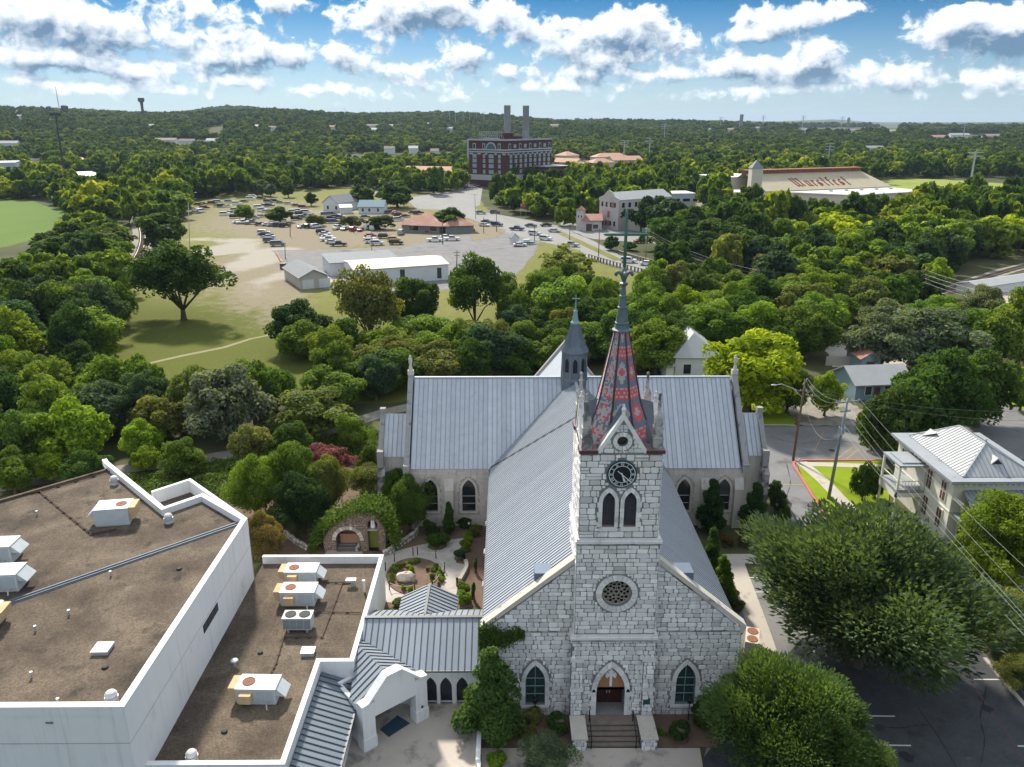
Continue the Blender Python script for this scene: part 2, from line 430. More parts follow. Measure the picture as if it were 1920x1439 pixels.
def patch(name, px, z, m, jit=0.0, thick=None, world=False, raise_=0.0):
    """one flat sheet of ground (px: its outline surveyed in the photograph)"""
    P = [Vector(p) for p in px] if world else [G(x, y) for x, y in px]
    if jit:
        Q = []
        for i in range(len(P)):
            a, b = P[i], P[(i + 1) % len(P)]; n = max(1, int((b - a).length / (jit * 2.5)))
            for k in range(n): Q.append(a.lerp(b, k / n) + Vector((random.uniform(-jit, jit), random.uniform(-jit, jit),0)))
        P = Q
    mb = MB()
    tris = tessellate_polygon([[Vector((p.x, p.y, 0)) for p in P]])
    mb.v = [(p.x, p.y, z) for p in P]; mb.t = [.5] * len(P)
    for a, b, c in tris:
        A, B, C = P[a], P[b], P[c]
        t = (a, b, c) if (B - A).cross(C - A).z > 0 else (a, c, b)
        mb.f.append(t); mb.m.append(0)
    if thick:
        n = len(P); o = len(mb.v); mb.v += [(p.x, p.y, z - thick) for p in P]; mb.t += [.5] * n
        for i in range(n): mb.f.append((i, (i + 1) % n, o + (i + 1) % n, o + i)); mb.m.append(0)
    return struct(mb.build(name, m))
def strip(name, px, w, z, m, world=False, thick=None, kind='structure', jit=0.0):
    P = [Vector(p) for p in px] if world else [G(x, y) for x, y in px]
    L, R = [],[]
    for i, p in enumerate(P):
        d = (P[min(i + 1, len(P) - 1)] - P[max(i - 1,0)]); d.z = 0; d.normalize(); nrm = Vector((-d.y, d.x, 0))
        L.append(p + nrm * (w / 2 + random.uniform(-jit, jit))); R.append(p - nrm * (w / 2 + random.uniform(-jit, jit)))
    mb = MB(); n = len(P)
    mb.v = [(p.x, p.y, z) for p in L] + [(p.x, p.y, z) for p in R]; mb.t = [.5] * 2 * n
    for i in range(n - 1): mb.f.append((n + i, n + i + 1, i + 1, i)); mb.m.append(0)
    if thick:
        o = 2 * n; mb.v += [(p.x, p.y, z - thick) for p in L] + [(p.x, p.y, z - thick) for p in R]; mb.t += [.5] * 2 * n
        for i in range(n - 1):
            mb.f += [(i, i + 1, o + i + 1, o + i),(n + i + 1, n + i, o + n + i, o + n + i + 1)]; mb.m += [0,0]
        mb.f += [(0, o, o + n, n),(n - 1,2 * n - 1, o + 2 * n - 1, o + n - 1)]; mb.m += [0,0]
    o = mb.build(name, m)
    if kind: o['kind'] = kind
    return o

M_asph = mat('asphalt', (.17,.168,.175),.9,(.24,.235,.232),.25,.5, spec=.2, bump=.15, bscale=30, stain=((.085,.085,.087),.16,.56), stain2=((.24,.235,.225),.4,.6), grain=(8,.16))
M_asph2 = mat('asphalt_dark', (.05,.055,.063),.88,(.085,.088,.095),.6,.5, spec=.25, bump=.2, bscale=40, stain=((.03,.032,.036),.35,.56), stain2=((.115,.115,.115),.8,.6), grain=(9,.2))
M_road = mat('road_asphalt', (.24,.235,.235),.9,(.3,.29,.28),.15,.6, spec=.2)
M_conc = mat('concrete', (.42,.38,.33),.9,(.52,.47,.41),.5,.6, stain=((.27,.24,.21),.5,.56), bump=.1)
M_conc2 = mat('plaza_concrete', (.44,.385,.335),.85,(.55,.49,.43),.35,.6, stain=((.2,.185,.17),.42,.52), bump=.15)
M_lawn = mat('lawn', (.17,.25,.012),.95,(.25,.32,.018),.35,.6, spec=.1, bump=.3, bscale=12, stain=((.2,.19,.06),.3,.6))
M_green = mat('field_green', (.1,.165,.035),.95,(.14,.205,.045),.05,.6, spec=.1, stretch=(1,.25,1), bump=.2, bscale=3)
M_mulch = mat('mulch', (.13,.085,.06),.95,(.21,.14,.1),1.6,.6, bump=.5, bscale=14, stain=((.07,.055,.04),.6,.58))
M_gravel = mat('gravel', (.22,.2,.17),.95,(.34,.31,.275),.8,.6, bump=.3, bscale=10, stain=((.11,.12,.05),.3,.5), grain=(9,.25))
M_path = mat('garden_path', (.42,.37,.34),.9,(.52,.47,.43),1.2,.6, stain=((.3,.26,.23),.8,.55))
M_white = mat('road_paint', (.75,.75,.74),.7,(.55,.55,.55),3,.6)
M_yel = mat('faded_yellow_paint', (.5,.33,.08),.8,(.3,.24,.12),2,.6)
M_red = mat('red_kerb_paint', (.5,.1,.08),.8,(.42,.2,.17),2,.7)

def dry_field_mat():
    """mown grass, worn through to tan dirt and pale caliche where people park and drive"""
    m = bpy.data.materials.new('dry_field'); m.use_nodes = True; nt = m.node_tree; b = nt.nodes['Principled BSDF']
    b.inputs['Roughness'].default_value = .95; b.inputs['Specular IOR Level'].default_value = .1
    P = node(nt, 'ShaderNodeNewGeometry').outputs['Position']
    P2 = vmath(nt, 'MULTIPLY', P, (1,1,0))
    def bl(px, rx, ry, w): q = G(*px); return ((q.x, q.y, 0),(rx, ry, 0), w)
    n1 = noise(nt, P, .06,7,.65); n2 = noise(nt, P, .35,6,.7)
    dirt = blobs(nt, P2,[bl((650,430),70,55,.75),(bl((850,440),60,30,.7)), bl((470,500),22,55,.75), bl((520,545),10,40,.6), bl((540,590),6,25,.5), bl((700,400),80,60,.35), bl((420,400),40,60,.35), bl((600,375),120,50,.3)])
    pale = blobs(nt, P2,[bl((440,462),11,16,1.0), bl((472,490),8,26,.9), bl((500,530),7,22,.6), bl((385,475),8,10,.7), bl((650,395),60,14,.45), bl((400,450),14,8,.5), bl((532,478),10,20,.6), bl((375,570),6,5,.6), bl((540,575),3,10,.6)])
    green = blobs(nt, P2,[bl((330,650),45,34,1.0), bl((450,690),45,30,.8), bl((560,700),50,30,.8), bl((300,580),22,24,.8), bl((520,600),10,14,.4), bl((1140,540),60,60,.35)])
    c = mixc(nt, mrange(nt, n2,.3,.7),(.15,.162,.04),(.22,.21,.07))
    c = mixc(nt, mth(nt, 'ADD', green, mth(nt, 'MULTIPLY_ADD', n1,1.0,-.6), clamp=True), c, (.105,.12,.022))
    c = mixc(nt, mrange(nt, mth(nt, 'ADD', dirt, mth(nt, 'MULTIPLY_ADD', n2,1.1,-.75)),.1,.5,0,1, True), c, (.245,.21,.145))
    c = mixc(nt, mrange(nt, mth(nt, 'ADD', pale, mth(nt, 'MULTIPLY_ADD', n1,1.6,-1.0)),.12,.5,0,1, True), c, (.36,.33,.28))
    v = mrange(nt, noise(nt, P, 2.6,6,.75),.3,.7,.68,1.32); c = mixc(nt, 1.0, c, comb(nt, v, v, v), 'MULTIPLY')
    w = mrange(nt, noise(nt, vmath(nt, 'MULTIPLY', P, (1.0,.12,1)),.9,4,.6),.6,.72,0,.12, True); c = mixc(nt, w, c, (.3,.26,.17))
    plug(nt, b.inputs['Base Color'], c); return m
M_dry = dry_field_mat(); MATS['dry_field'] = M_dry

patch('dry_field', [(150,720),(200,600),(262,490),(330,450),(358,385),(420,362),(640,352),(900,376),(960,440),(1110,470),(1250,520),(1260,590),(1180,610),(960,680),(960,750),(600,760),(300,745)],.02, M_dry, 1.2)
patch('gravel_lot', [(508,470),(640,468),(760,462),(880,438),(958,432),(1012,456),(1000,480),(960,525),(880,540),(700,560),(600,540),(550,505)],.05, M_asph, .5)
patch('hay_field', [(-420,380),(0,374),(60,377),(132,402),(120,425),(60,450),(0,466),(-420,500)],.03, M_green, 1.0)
patch('main_road', [(700,352),(862,392),(930,402),(1005,416),(1062,427),(1076,437),(1112,452),(1160,478),(1222,496),(1330,520),(1440,548),(1430,575),(1320,546),(1215,518),(1150,501),(1100,484),(1088,470),(1010,453),(960,440),(885,412),(840,398),(690,362)],.06, M_road)
patch('side_road', [(1050,421),(1062,408),(1100,418),(1200,430),(1310,450),(1300,464),(1200,455),(1112,449),(1078,437)],.07, M_road)
patch('far_road', [(860,396),(895,396),(880,372),(890,350),(870,348),(840,372)],.065, M_road)
strip('road_median', [(1040,432),(1075,449),(1120,470),(1160,489)],3.0,.10, M_dry, thick=.1)
patch('grass_island', [(880,432),(900,418),(950,432),(930,446),(885,452)],.09, M_dry, .3)
patch('power_plant_lot', [(760,372),(905,350),(900,385),(870,396),(780,392)],.045, M_road)
patch('left_yard', [(-150,360),(60,336),(230,330),(250,360),(120,368),(0,366)],.03, M_gravel, 1)
patch('mill_forecourt', [(1075,432),(1190,425),(1300,440),(1290,455),(1180,452),(1100,447)],.05, M_gravel, .6)
patch('festival_field', [(1640,340),(1760,332),(2000,336),(2000,378),(1900,378),(1700,372)],.03, mat('festival_grass', (.2,.25,.05),.95,(.3,.33,.08),.03,.6, spec=.1),1)
patch('festival_lot', [(1640,352),(1740,360),(1730,392),(1560,398),(1360,392),(1280,385),(1360,360)],.04, M_gravel, 1)
patch('right_yard', [(1800,545),(2050,480),(2050,580),(1880,590),(1820,570)],.03, mat('tan_dirt', (.36,.3,.22),.95,(.48,.42,.33),.1,.6),.8)
# rails: two lines beside the town, one on the right
M_rail = mat('rail_steel', (.3,.22,.18),.5,(.45,.4,.38),2,.6, metal=.7)
M_tie = mat('rail_tie', (.12,.09,.07),.9,(.17,.14,.11),3,.6)
def smooth_line(P, n=6):
    out = []
    for i in range(len(P) - 1):
        p0, p1, p2, p3 = P[max(i - 1,0)], P[i], P[i + 1], P[min(i + 2, len(P) - 1)]
        for k in range(n):
            t = k / n
            out.append(0.5 * (2 * p1 + (p2 - p0) * t + (2 * p0 - 5 * p1 + 4 * p2 - p3) * t * t + (3 * p1 - p0 - 3 * p2 + p3) * t ** 3))
    return out + [P[-1]]
def railway(name, label, px, bed_w=5.0, gauge=1.5, z=.08, n=6, group=None):
    P = smooth_line([G(x, y) for x, y in px], n)
    strip('track_bed', P, bed_w, z, M_gravel, world=True, jit=.25)
    t = thing(name, label, 'railway track', P[0],0, group)
    for s in (-1,1):
        mb = MB(); Q = []
        for i, p in enumerate(P):
            d = (P[min(i + 1, len(P) - 1)] - P[max(i - 1,0)]).normalized(); Q.append(p + Vector((-d.y, d.x, 0)) * s * gauge / 2 + Vector((0,0, z + .2)))
        for a, b in zip(Q, Q[1:]): mb.beam(a, b, .12,.16)
        mb.build('rail', M_rail, t)
    mb = MB(); acc = 0
    for a, b in zip(P, P[1:]):
        L = (b - a).length; d = (b - a) / L; nrm = Vector((-d.y, d.x, 0)); s = acc
        while s < L: c = a + d * s + Vector((0,0, z + .07)); mb.beam(c - nrm * 1.3, c + nrm * 1.3,.24,.14); s += .9
        acc = s - L
    mb.build('ties', M_tie, t, kind='stuff')
railway('railway_track', 'single railway track curving out of the trees left of the dry field', [(196,384),(222,391),(246,403),(262,421),(268,446),(262,474),(240,510)],7)
railway('railway_track', 'upper railway track crossing the tan yard at the right edge', [(1790,541),(1850,520),(1920,500),(2040,470)],5)
railway('railway_track', 'lower short stretch of railway seen between the trees right of the spire', [(1470,640),(1530,606),(1560,592),(1620,572),(1790,541)],5)
strip('gravel_trail', [G(-60,925), G(40,905), G(160,888), G(330,868), G(480,845), G(600,812), G(730,772), G(860,745)],3.0,.03, M_gravel, world=True, jit=.3)
strip('dirt_path', [G(270,684), G(340,668), G(420,652), G(470,636), G(600,610)],1.1,.035, mat('worn_path', (.3,.26,.16),.95,(.22,.2,.1),.5,.6), world=True, jit=.15)
# right of the church
patch('street', [(1424,800),(1640,800),(1790,770),(1900,760),(2050,800),(2050,880),(1920,862),(1660,862),(1492,864),(1500,890),(1550,968),(1690,1120),(1852,1232),(2060,1440),(2060,1700),(1300,1700),(1320,1420),(1400,1100),(1470,985),(1438,905)],.02, M_asph, 0)
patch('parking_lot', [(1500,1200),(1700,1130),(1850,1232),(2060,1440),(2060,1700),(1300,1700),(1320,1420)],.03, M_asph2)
patch('side_lawn', [(1330,720),(1440,738),(1492,792),(1490,799),(1426,799),(1380,799)],.04, M_lawn, .15)
patch('corner_lawn', [(1494,868),(1660,866),(1668,920),(1660,1010),(1620,1030),(1552,968),(1504,895)],.10, M_lawn, 0, thick=.1)
strip('kerb', smooth_line([G(1640,864.5), G(1540,864.5), G(1500,865), G(1488,872), G(1500,893), G(1545,962), G(1610,1032), G(1690,1115)],4),.3,.15, M_red, world=True, thick=.15)
strip('kerb', [G(1424,798), G(1470,798), G(1492,799)],.25,.14, M_conc, world=True, thick=.14)
strip('sidewalk', [G(1502,868), G(1545,905), G(1590,953), G(1640,1010)],1.5,.13, M_conc, world=True, thick=.1)
strip('sidewalk', [G(1508,872), G(1580,874), G(1664,877)],1.2,.125, M_conc, world=True, thick=.1)
patch('back_lawn', [(1860,690),(2050,690),(2050,800),(1930,775),(1870,742)],.03, M_lawn, .4)
patch('dirt_drive', [(1480,735),(1560,740),(1640,780),(1600,800),(1500,798),(1470,765)],.03, M_gravel, .3)
patch('back_lot', [(1540,640),(1700,640),(1700,690),(1560,690)],.03, mat('pale_gravel', (.5,.46,.42),.95,(.6,.56,.5),.2,.6),.4)
strip('kerb', [G(1846,1236), G(1925,1330), G(2060,1490)],.3,.15, M_conc, world=True, thick=.15)
for a, b, w in (((1588,1343),(1678,1344),.11),((1634,1398),(1708,1399),.11),((1826,1275),(1874,1275),.11),((1908,1400),(1990,1400),.11),((1399,1084),(1440,1084),.11),((1412,1111),(1470,1111),.11)):
    strip('parking_line', [G(*a), G(*b)], w, .036, M_white, world=True)
for a, b in (((1545,808),(1527,846)),((1600,838),(1571,860)),((1612,842),(1586,862)),((1460,909),(1507,909))):
    strip('parking_line', [G(*a), G(*b)],.12,.026, M_yel, world=True)
strip('asphalt_seam', [G(1822,1282), G(1850,1322), G(1885,1372), G(1935,1450)],.10,.036, mat('seam_red', (.12,.07,.075),.9), world=True, jit=.03)
strip('asphalt_seam', [G(1722,1330), G(1755,1375), G(1800,1450)],.09,.036, mat('seam_dark', (.025,.027,.03),.8), world=True, jit=.03)
for k, L_ in enumerate((((1850,1290),(1838,1345),(1846,1390),(1835,1450)),((1640,1362),(1690,1366),(1730,1360),(1770,1368)),((1445,820),(1500,832),(1560,826),(1640,838)),((1475,870),(1482,905),(1476,940),(1500,985)),((1820,775),(1860,800),(1900,806),(1950,830)),((620,500),(720,478),(840,470),(930,470)))):
    strip('asphalt_crack', smooth_line([G(*q) for q in L_],6),.07 if k < 5 else .25,.036 if k < 2 else .026 if k < 5 else .056, MATS['seam_dark'], world=True, jit=.04)
for q, r in (((1700,1420),.5),((1765,1352),.35),((1560,845),.45),((1470,930),.4),((1650,1365),.4),((1850,1330),.45)):
    c = G(*q); patch('oil_stain', [c + Vector((r * random.uniform(.6,1.1) * math.cos(a * .52), r * random.uniform(.6,1.1) * math.sin(a * .52),0)) for a in range(12)],.039 if q[1] > 1200 else .027, MATS['seam_dark'] if r > .42 else mat('oil_dark', (.04,.042,.046),.6), world=True)
# paving round the church
patch('sidewalk', [(1358,1040),(1455,1040),(1455,1060),(1396,1058),(1442,1180),(1470,1260),(1430,1260),(1402,1180)],.06, M_conc, 0)
patch('plaza', [(560,1600),(640,1420),(690,1330),(760,1318),(880,1318),(892,1340),(896,1420),(890,1600)],.05, M_conc2)
patch('front_walk', [(896,1404),(1312,1404),(1345,1600),(880,1600)],.05, M_conc2)
patch('planting_bed', [(890,1336),(1075,1336),(1075,1403),(897,1403)],.12, M_mulch, 0, thick=.1)
patch('planting_bed', [(1220,1336),(1360,1336),(1345,1403),(1226,1403)],.12, M_mulch, 0, thick=.1)
Z2 = lambda x, y: (420 + x / 2.402,840 + y / 2.402)
patch('garden_ground', [Z2(*p) for p in ((-120,200),(200,60),(700,60),(1190,330),(1175,720),(720,720),(250,520))],.02, M_mulch, .3)
patch('garden_path', [Z2(*p) for p in ((640,560),(700,490),(800,460),(880,440),(990,420),(1075,408),(1088,428),(1048,470),(1045,520),(1088,528),(1085,560),(1055,620),(1040,690),(760,700),(650,690))],.05, M_path, 0)
patch('garden_path', [Z2(*p) for p in ((500,415),(610,415),(625,480),(600,560),(450,560),(440,500))],.06, M_path, 0)
_c = [Z2(862 + 132 * math.cos(a * PI / 12),584 + 84 * math.sin(a * PI / 12)) for a in range(24)]
patch('garden_bed', _c, .13, M_mulch, 0, thick=.1)

# ================================================================== trees
def leaves(pts, nrm, size, tint, asp=0.6, rng=RNG, along=None):
    """small four-cornered leaf sprays: centres, facing, half length, tint -> vertex and tint arrays"""
    n = len(pts); a = rng.normal(size=(n, 3)) if along is None else along + rng.normal(size=(n, 3)) * .35
    a -= nrm * (a * nrm).sum(1, keepdims=True); a /= np.linalg.norm(a, axis=1, keepdims=True) + 1e-9
    b = np.cross(nrm, a); s = size[:, None]; bend = nrm * s * 0.18
    v = np.stack([pts - a * s - bend, pts + b * s * asp + bend, pts + a * s - bend, pts - b * s * asp + bend],1).reshape(-1,3)
    return v, np.repeat(tint, 4)
def leaf_mesh(name, v, t, m):
    n = len(v) // 4; me = bpy.data.meshes.new(name)
    me.vertices.add(4 * n); me.vertices.foreach_set('co', v.astype(np.float32).ravel())
    me.loops.add(4 * n); me.loops.foreach_set('vertex_index', np.arange(4 * n, dtype=np.int32))
    me.polygons.add(n); me.polygons.foreach_set('loop_start', np.arange(0,4 * n, 4, dtype=np.int32))
    a = me.attributes.new('tint', 'FLOAT', 'POINT'); a.data.foreach_set('value', t.astype(np.float32))
    me.materials.append(m); me.update(calc_edges=True); return me
def unit(a): return a / (np.linalg.norm(a, axis=-1, keepdims=True) + 1e-9)
def crown(kind, nclump, nleaf, lsize, seed, R=4.0, Hc=6.5, zc=4.8):
    """a crown of leaf clumps: returns clump centres with radii, and the leaf arrays. R radius, Hc crown height, zc crown centre height"""
    rng = np.random.default_rng(seed); C = []
    for i in range(nclump):
        u = unit(rng.normal(size=3)); 
        if kind == 'spread': u[2] = u[2] * .9 + .1; rr = rng.uniform(.5,1.0)
        elif kind == 'cone':
            h = rng.uniform(0,1) ** 1.25; a = rng.uniform(0,2 * PI); rr = 1; w = (1 - h) * .75 + .1
            u = np.array([math.cos(a) * w * rng.uniform(.4,1), math.sin(a) * w * rng.uniform(.4,1), h * 2 - 1])
        elif kind == 'feather': u[2] = u[2] * .9 + .05; rr = rng.uniform(.45,1.0)
        elif kind == 'shrub': rr = rng.uniform(0,.85)
        else: rr = rng.uniform(.4,1.0) ** .7
        if kind == 'spread' and u[2] < -.5: u[2] *= -.5
        az_ = math.atan2(u[1], u[0]); wob = 1 + .2 * math.sin(2 * az_ + seed) + .16 * math.sin(3 * az_ + seed * 1.7 + 2 * u[2]) + .12 * math.sin(5 * az_ + seed * 2.1 + 3 * u[2])
        if kind == 'feather': wob = 1.06 + (wob - 1) * .35
        c = np.array([u[0] * R * rr * .8 * wob, u[1] * R * rr * .8 * wob, zc + u[2] * Hc / 2 * rr * .85])
        cr = R * rng.uniform(.17,.36) * (.8 if kind == 'spread' else .85 if kind == 'feather' else 1.0)
        if kind == 'shrub': cr = R * rng.uniform(.34,.5)
        if kind == 'cone': cr = R * rng.uniform(.25,.4) * (1.15 - .5 * (u[2] + 1) / 2)
        C.append((c, cr))
    per = max(3, nleaf // nclump); V, T = [],[]
    for c, cr in C:
        k = int(per * (cr / (R * .33)) ** 2) + 2
        d = unit(rng.normal(size=(k, 3))); d[:, 2] = np.where((d[:, 2] < -.45) & (rng.random(k) < .6),-d[:, 2], d[:, 2])
        r = cr * rng.uniform(.55,1.08, size=(k, 1)) ** .7
        p = c + d * r * np.array([1,1,.82])
        if kind == 'feather':
            out = unit(c - np.array([0,0, zc - Hc * .3])); al = unit(d * .6 + out * .7 + np.array([0,0,.15]))
            p = p + al * rng.uniform(0, cr * .4, size=(k, 1))
            nn = unit(np.cross(al, rng.normal(size=(k, 3)))); nn[nn[:, 2] < 0] *= -1
            v, t = leaves(p, nn, lsize * rng.uniform(.7,1.4, k), np.clip(rng.normal(.5,.13, k) + rng.normal(0,.19),0,1),.34, rng, al)
        else:
            nn = unit(d * .75 + rng.normal(size=(k, 3)) * .55 + np.array([0,0,.25]))
            v, t = leaves(p, nn, lsize * rng.uniform(.65,1.35, k), np.clip(rng.normal(.5,.14, k) + rng.normal(0,.14),0,1), rng.uniform(.5,.75), rng)
        V.append(v); T.append(t)
    return C, np.concatenate(V), np.concatenate(T)
M_bark = mat('bark', (.085,.065,.05),.95,(.15,.12,.095),3,.6, bump=.4, bscale=12)
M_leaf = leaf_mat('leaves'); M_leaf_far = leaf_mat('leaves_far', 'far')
def trunk_mesh(name, C, seed, R, zc, Hc, limbs=9, base=.28):
    rng = random.Random(seed); mb = MB(); zf = max(.8, zc - Hc * .42)
    fx, fy = rng.uniform(-.15,.15) * R * .3, rng.uniform(-.15,.15) * R * .3
    mb.tube([(0,0,-.15),(0,0,.25),(fx * .5, fy * .5, zf * .6),(fx, fy, zf)],[base * 1.7, base * 1.15, base * .92, base * .8],8)
    for c, cr in rng.sample(C, min(limbs, len(C))):
        m = ((fx + c[0]) * .45,(fy + c[1]) * .45, zf + (c[2] - zf) * .62)
        mb.tube([(fx, fy, zf - .2), m, tuple(c)],[base * .55, base * .34, base * .08],5)
    return mb.mesh(name, M_bark, smooth=True)
def hash_(s): return sum(ord(c) * (i + 3) for i, c in enumerate(s)) % 997
TREES = {}      # kind -> level -> list of (crown mesh, trunk mesh, R, height)
def make_kind(kind, R, Hc, zc, specs):
    TREES[kind] = {}
    for lod, (nvar, ncl, nl, ls) in specs.items():
        L = []
        for i in range(nvar):
            sd = hash_(kind) + lod * 100 + i * 7
            C, v, t = crown(kind, ncl, nl, ls, sd, R, Hc, zc)
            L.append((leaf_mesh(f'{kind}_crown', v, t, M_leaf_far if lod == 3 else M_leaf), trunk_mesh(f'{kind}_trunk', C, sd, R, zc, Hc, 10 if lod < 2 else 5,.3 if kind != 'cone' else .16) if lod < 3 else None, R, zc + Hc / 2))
        TREES[kind][lod] = L
make_kind('round', 4.0,7.2,4.05, {0: (4,80,46000,.115),1: (6,60,17000,.2),2: (5,36,4200,.4),3: (4,16,420,1.05)})
make_kind('spread', 6.0,11.0,6.4, {0: (1,80,40000,.17),1: (3,90,24000,.24),2: (2,60,7000,.42)})
make_kind('feather', 4.0,7.0,3.9, {0: (2,120,95000,.13),1: (1,44,6500,.5)})
make_kind('cone', 2.0,6.6,3.7, {0: (2,60,20000,.11),1: (2,40,6000,.2)})
GREEN = dict(mid=(.1,.172,.024), dark=(.055,.108,.02), deep=(.034,.074,.02), light=(.14,.222,.03), yellow=(.29,.37,.014), olive=(.135,.165,.045), silver=(.125,.165,.095), lime=(.165,.26,.02), blue=(.05,.095,.05), rust=(.17,.15,.045))
CWORD = dict(mid='mid-green', dark='dark green', deep='blackish green', light='light green', yellow='bright yellow-green', olive='olive green', silver='grey-green', lime='lime green', blue='bluish green', rust='rusty brown')
NTREE = [0]; TREE_AT = []
def tree(x, y, h, rad, kind='round', color='mid', label=None, group=None, z=0.0, lod=None, name=None, seed=None, jc=.15, cat='tree'):
    D = math.hypot(x, y)
    if lod is None: lod = 0 if D < 82 else 1 if D < 185 else 2
    L = TREES[kind]; lod = min(lod, max(L)); rng = random.Random(seed if seed is not None else NTREE[0] * 13 + 5)
    cm, tm, R, Ht = rng.choice(L[lod])
    root = thing(name or 'tree', label or 'tree', cat, (x, y, z), rng.uniform(0,2 * PI), group)
    s = (rad / R * rng.uniform(.84,1.16), rad / R * rng.uniform(.84,1.16), h / Ht); root.scale = s
    if lod < 3:
        t = bpy.data.objects.new('trunk', tm); COL.objects.link(t); t.parent = root
    c = bpy.data.objects.new('crown', cm); COL.objects.link(c); c.parent = root
    g = GREEN[color] if isinstance(color, str) else color; k = rng.uniform(1 - jc, 1 + jc)
    c.color = (g[0] * k * rng.uniform(.9,1.1), g[1] * k, g[2] * k * rng.uniform(.85,1.15),1)
    NTREE[0] += 1; TREE_AT.append((x, y, rad)); return root
def tree_px(x, ytop, ybase, w, kind='round', color='mid', label=None, xb=None, **kw):
    """tree surveyed in the photograph: middle of crown x, top, foot, crown width in pixels"""
    b = G(xb if xb is not None else x, ybase); dd = proj(b.x, b.y, 3)[2]
    top = PY(x, ytop, b.y); return tree(b.x, b.y, max(1.2, top.z), w / 2 / FPX * dd, kind, color, label, **kw)
# ================================================================== the church
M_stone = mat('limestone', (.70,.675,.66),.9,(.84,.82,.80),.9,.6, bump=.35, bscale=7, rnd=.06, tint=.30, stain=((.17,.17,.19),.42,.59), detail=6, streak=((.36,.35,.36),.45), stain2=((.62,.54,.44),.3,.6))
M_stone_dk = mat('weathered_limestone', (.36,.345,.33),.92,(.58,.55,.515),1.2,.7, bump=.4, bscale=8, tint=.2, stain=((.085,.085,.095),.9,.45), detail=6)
M_mortar = mat('dark_joint', (.11,.11,.13),.95,(.36,.345,.335),.55,.7)
M_ashlar = mat('ashlar', (.58,.535,.48),.9,(.68,.635,.58),.6,.6, bump=.15, tint=.10, stain=((.36,.33,.31),.35,.57), streak=((.2,.19,.19),.55))
M_ajoint = mat('ashlar_joint', (.38,.35,.32),.95)
M_cope = mat('coping_stone', (.54,.49,.43),.9,(.64,.59,.52),1.0,.6, stain=((.18,.17,.17),.7,.56), bump=.2)
M_cope_dk = mat('coping_weathered', (.26,.25,.26),.92,(.42,.41,.40),.8,.6, stain=((.1,.1,.11),.8,.52), bump=.3)
M_roof = mat('zinc_roof', (.50,.535,.59),.45,(.56,.59,.635),.25,.7, spec=.5, metal=.12, tint=.10, streak=((.40,.435,.49),.6), bump=.1, bscale=.5, grain=(1.0,.05))
M_seam = mat('roof_seam', (.3,.325,.365),.5, metal=.1)
M_flash = mat('dark_flashing', (.09,.095,.105),.5, metal=.3)
M_glass = mat('dark_glass', (.012,.016,.022),.08,(.03,.035,.045),3,.6, spec=.7)
M_teal = mat('teal_frame', (.06,.155,.165),.6)
M_bar = mat('window_bar', (.5,.52,.53),.5)
M_brown = mat('oxblood_metal', (.075,.028,.03),.55,(.12,.05,.05),2,.6, spec=.4)
M_capbr = mat('cap_slab', (.22,.16,.16),.8,(.32,.25,.24),1.5,.6)
M_slate = mat('blue_slate', (.10,.115,.15),.7,(.18,.2,.24),5,.7, bump=.3, bscale=20)
M_copper = mat('verdigris', (.055,.14,.115),.6,(.115,.235,.195),2.5,.6, metal=.2, stain=((.05,.09,.09),3,.6))
M_lead = mat('lead_blue', (.10,.135,.155),.5,(.20,.25,.265),2.5,.6, metal=.4, stain=((.04,.055,.07),2.5,.58))
M_tred = mat('red_tile', (.6,.075,.08),.75,(.7,.17,.17),6,.7, bump=.2, bscale=20)
M_twht = mat('pale_tile', (.50,.49,.47),.75,(.36,.37,.38),6,.7)
M_tblu = mat('grey_blue_tile', (.13,.145,.2),.75,(.23,.245,.31),6,.7)
M_clock = mat('clock_black', (.012,.016,.024),.4)
M_clkrim = mat('clock_rim', (.02,.06,.075),.4)
M_clkwht = mat('clock_white', (.72,.78,.8),.5)
M_door = mat('dark_red_wood', (.045,.014,.012),.5,(.075,.022,.018),4,.6, stretch=(4,4,.4))
M_ochre = mat('ochre_panel', (.34,.16,.075),.8,(.4,.2,.1),2,.6)
M_step = mat('step_paving', (.17,.135,.115),.9,(.26,.21,.18),2,.6, bump=.2)
M_iron = mat('black_iron', (.012,.012,.014),.5)
M_wht = mat('white_stucco', (.80,.805,.815),.85,(.86,.865,.87),.5,.6, stain=((.64,.635,.625),.3,.58), streak=((.55,.54,.52),.5))

AX = 7.25
church = thing('church', 'white rubble stone church with patterned red spire and grey seamed roofs', 'church', (AX, 45.8,0))

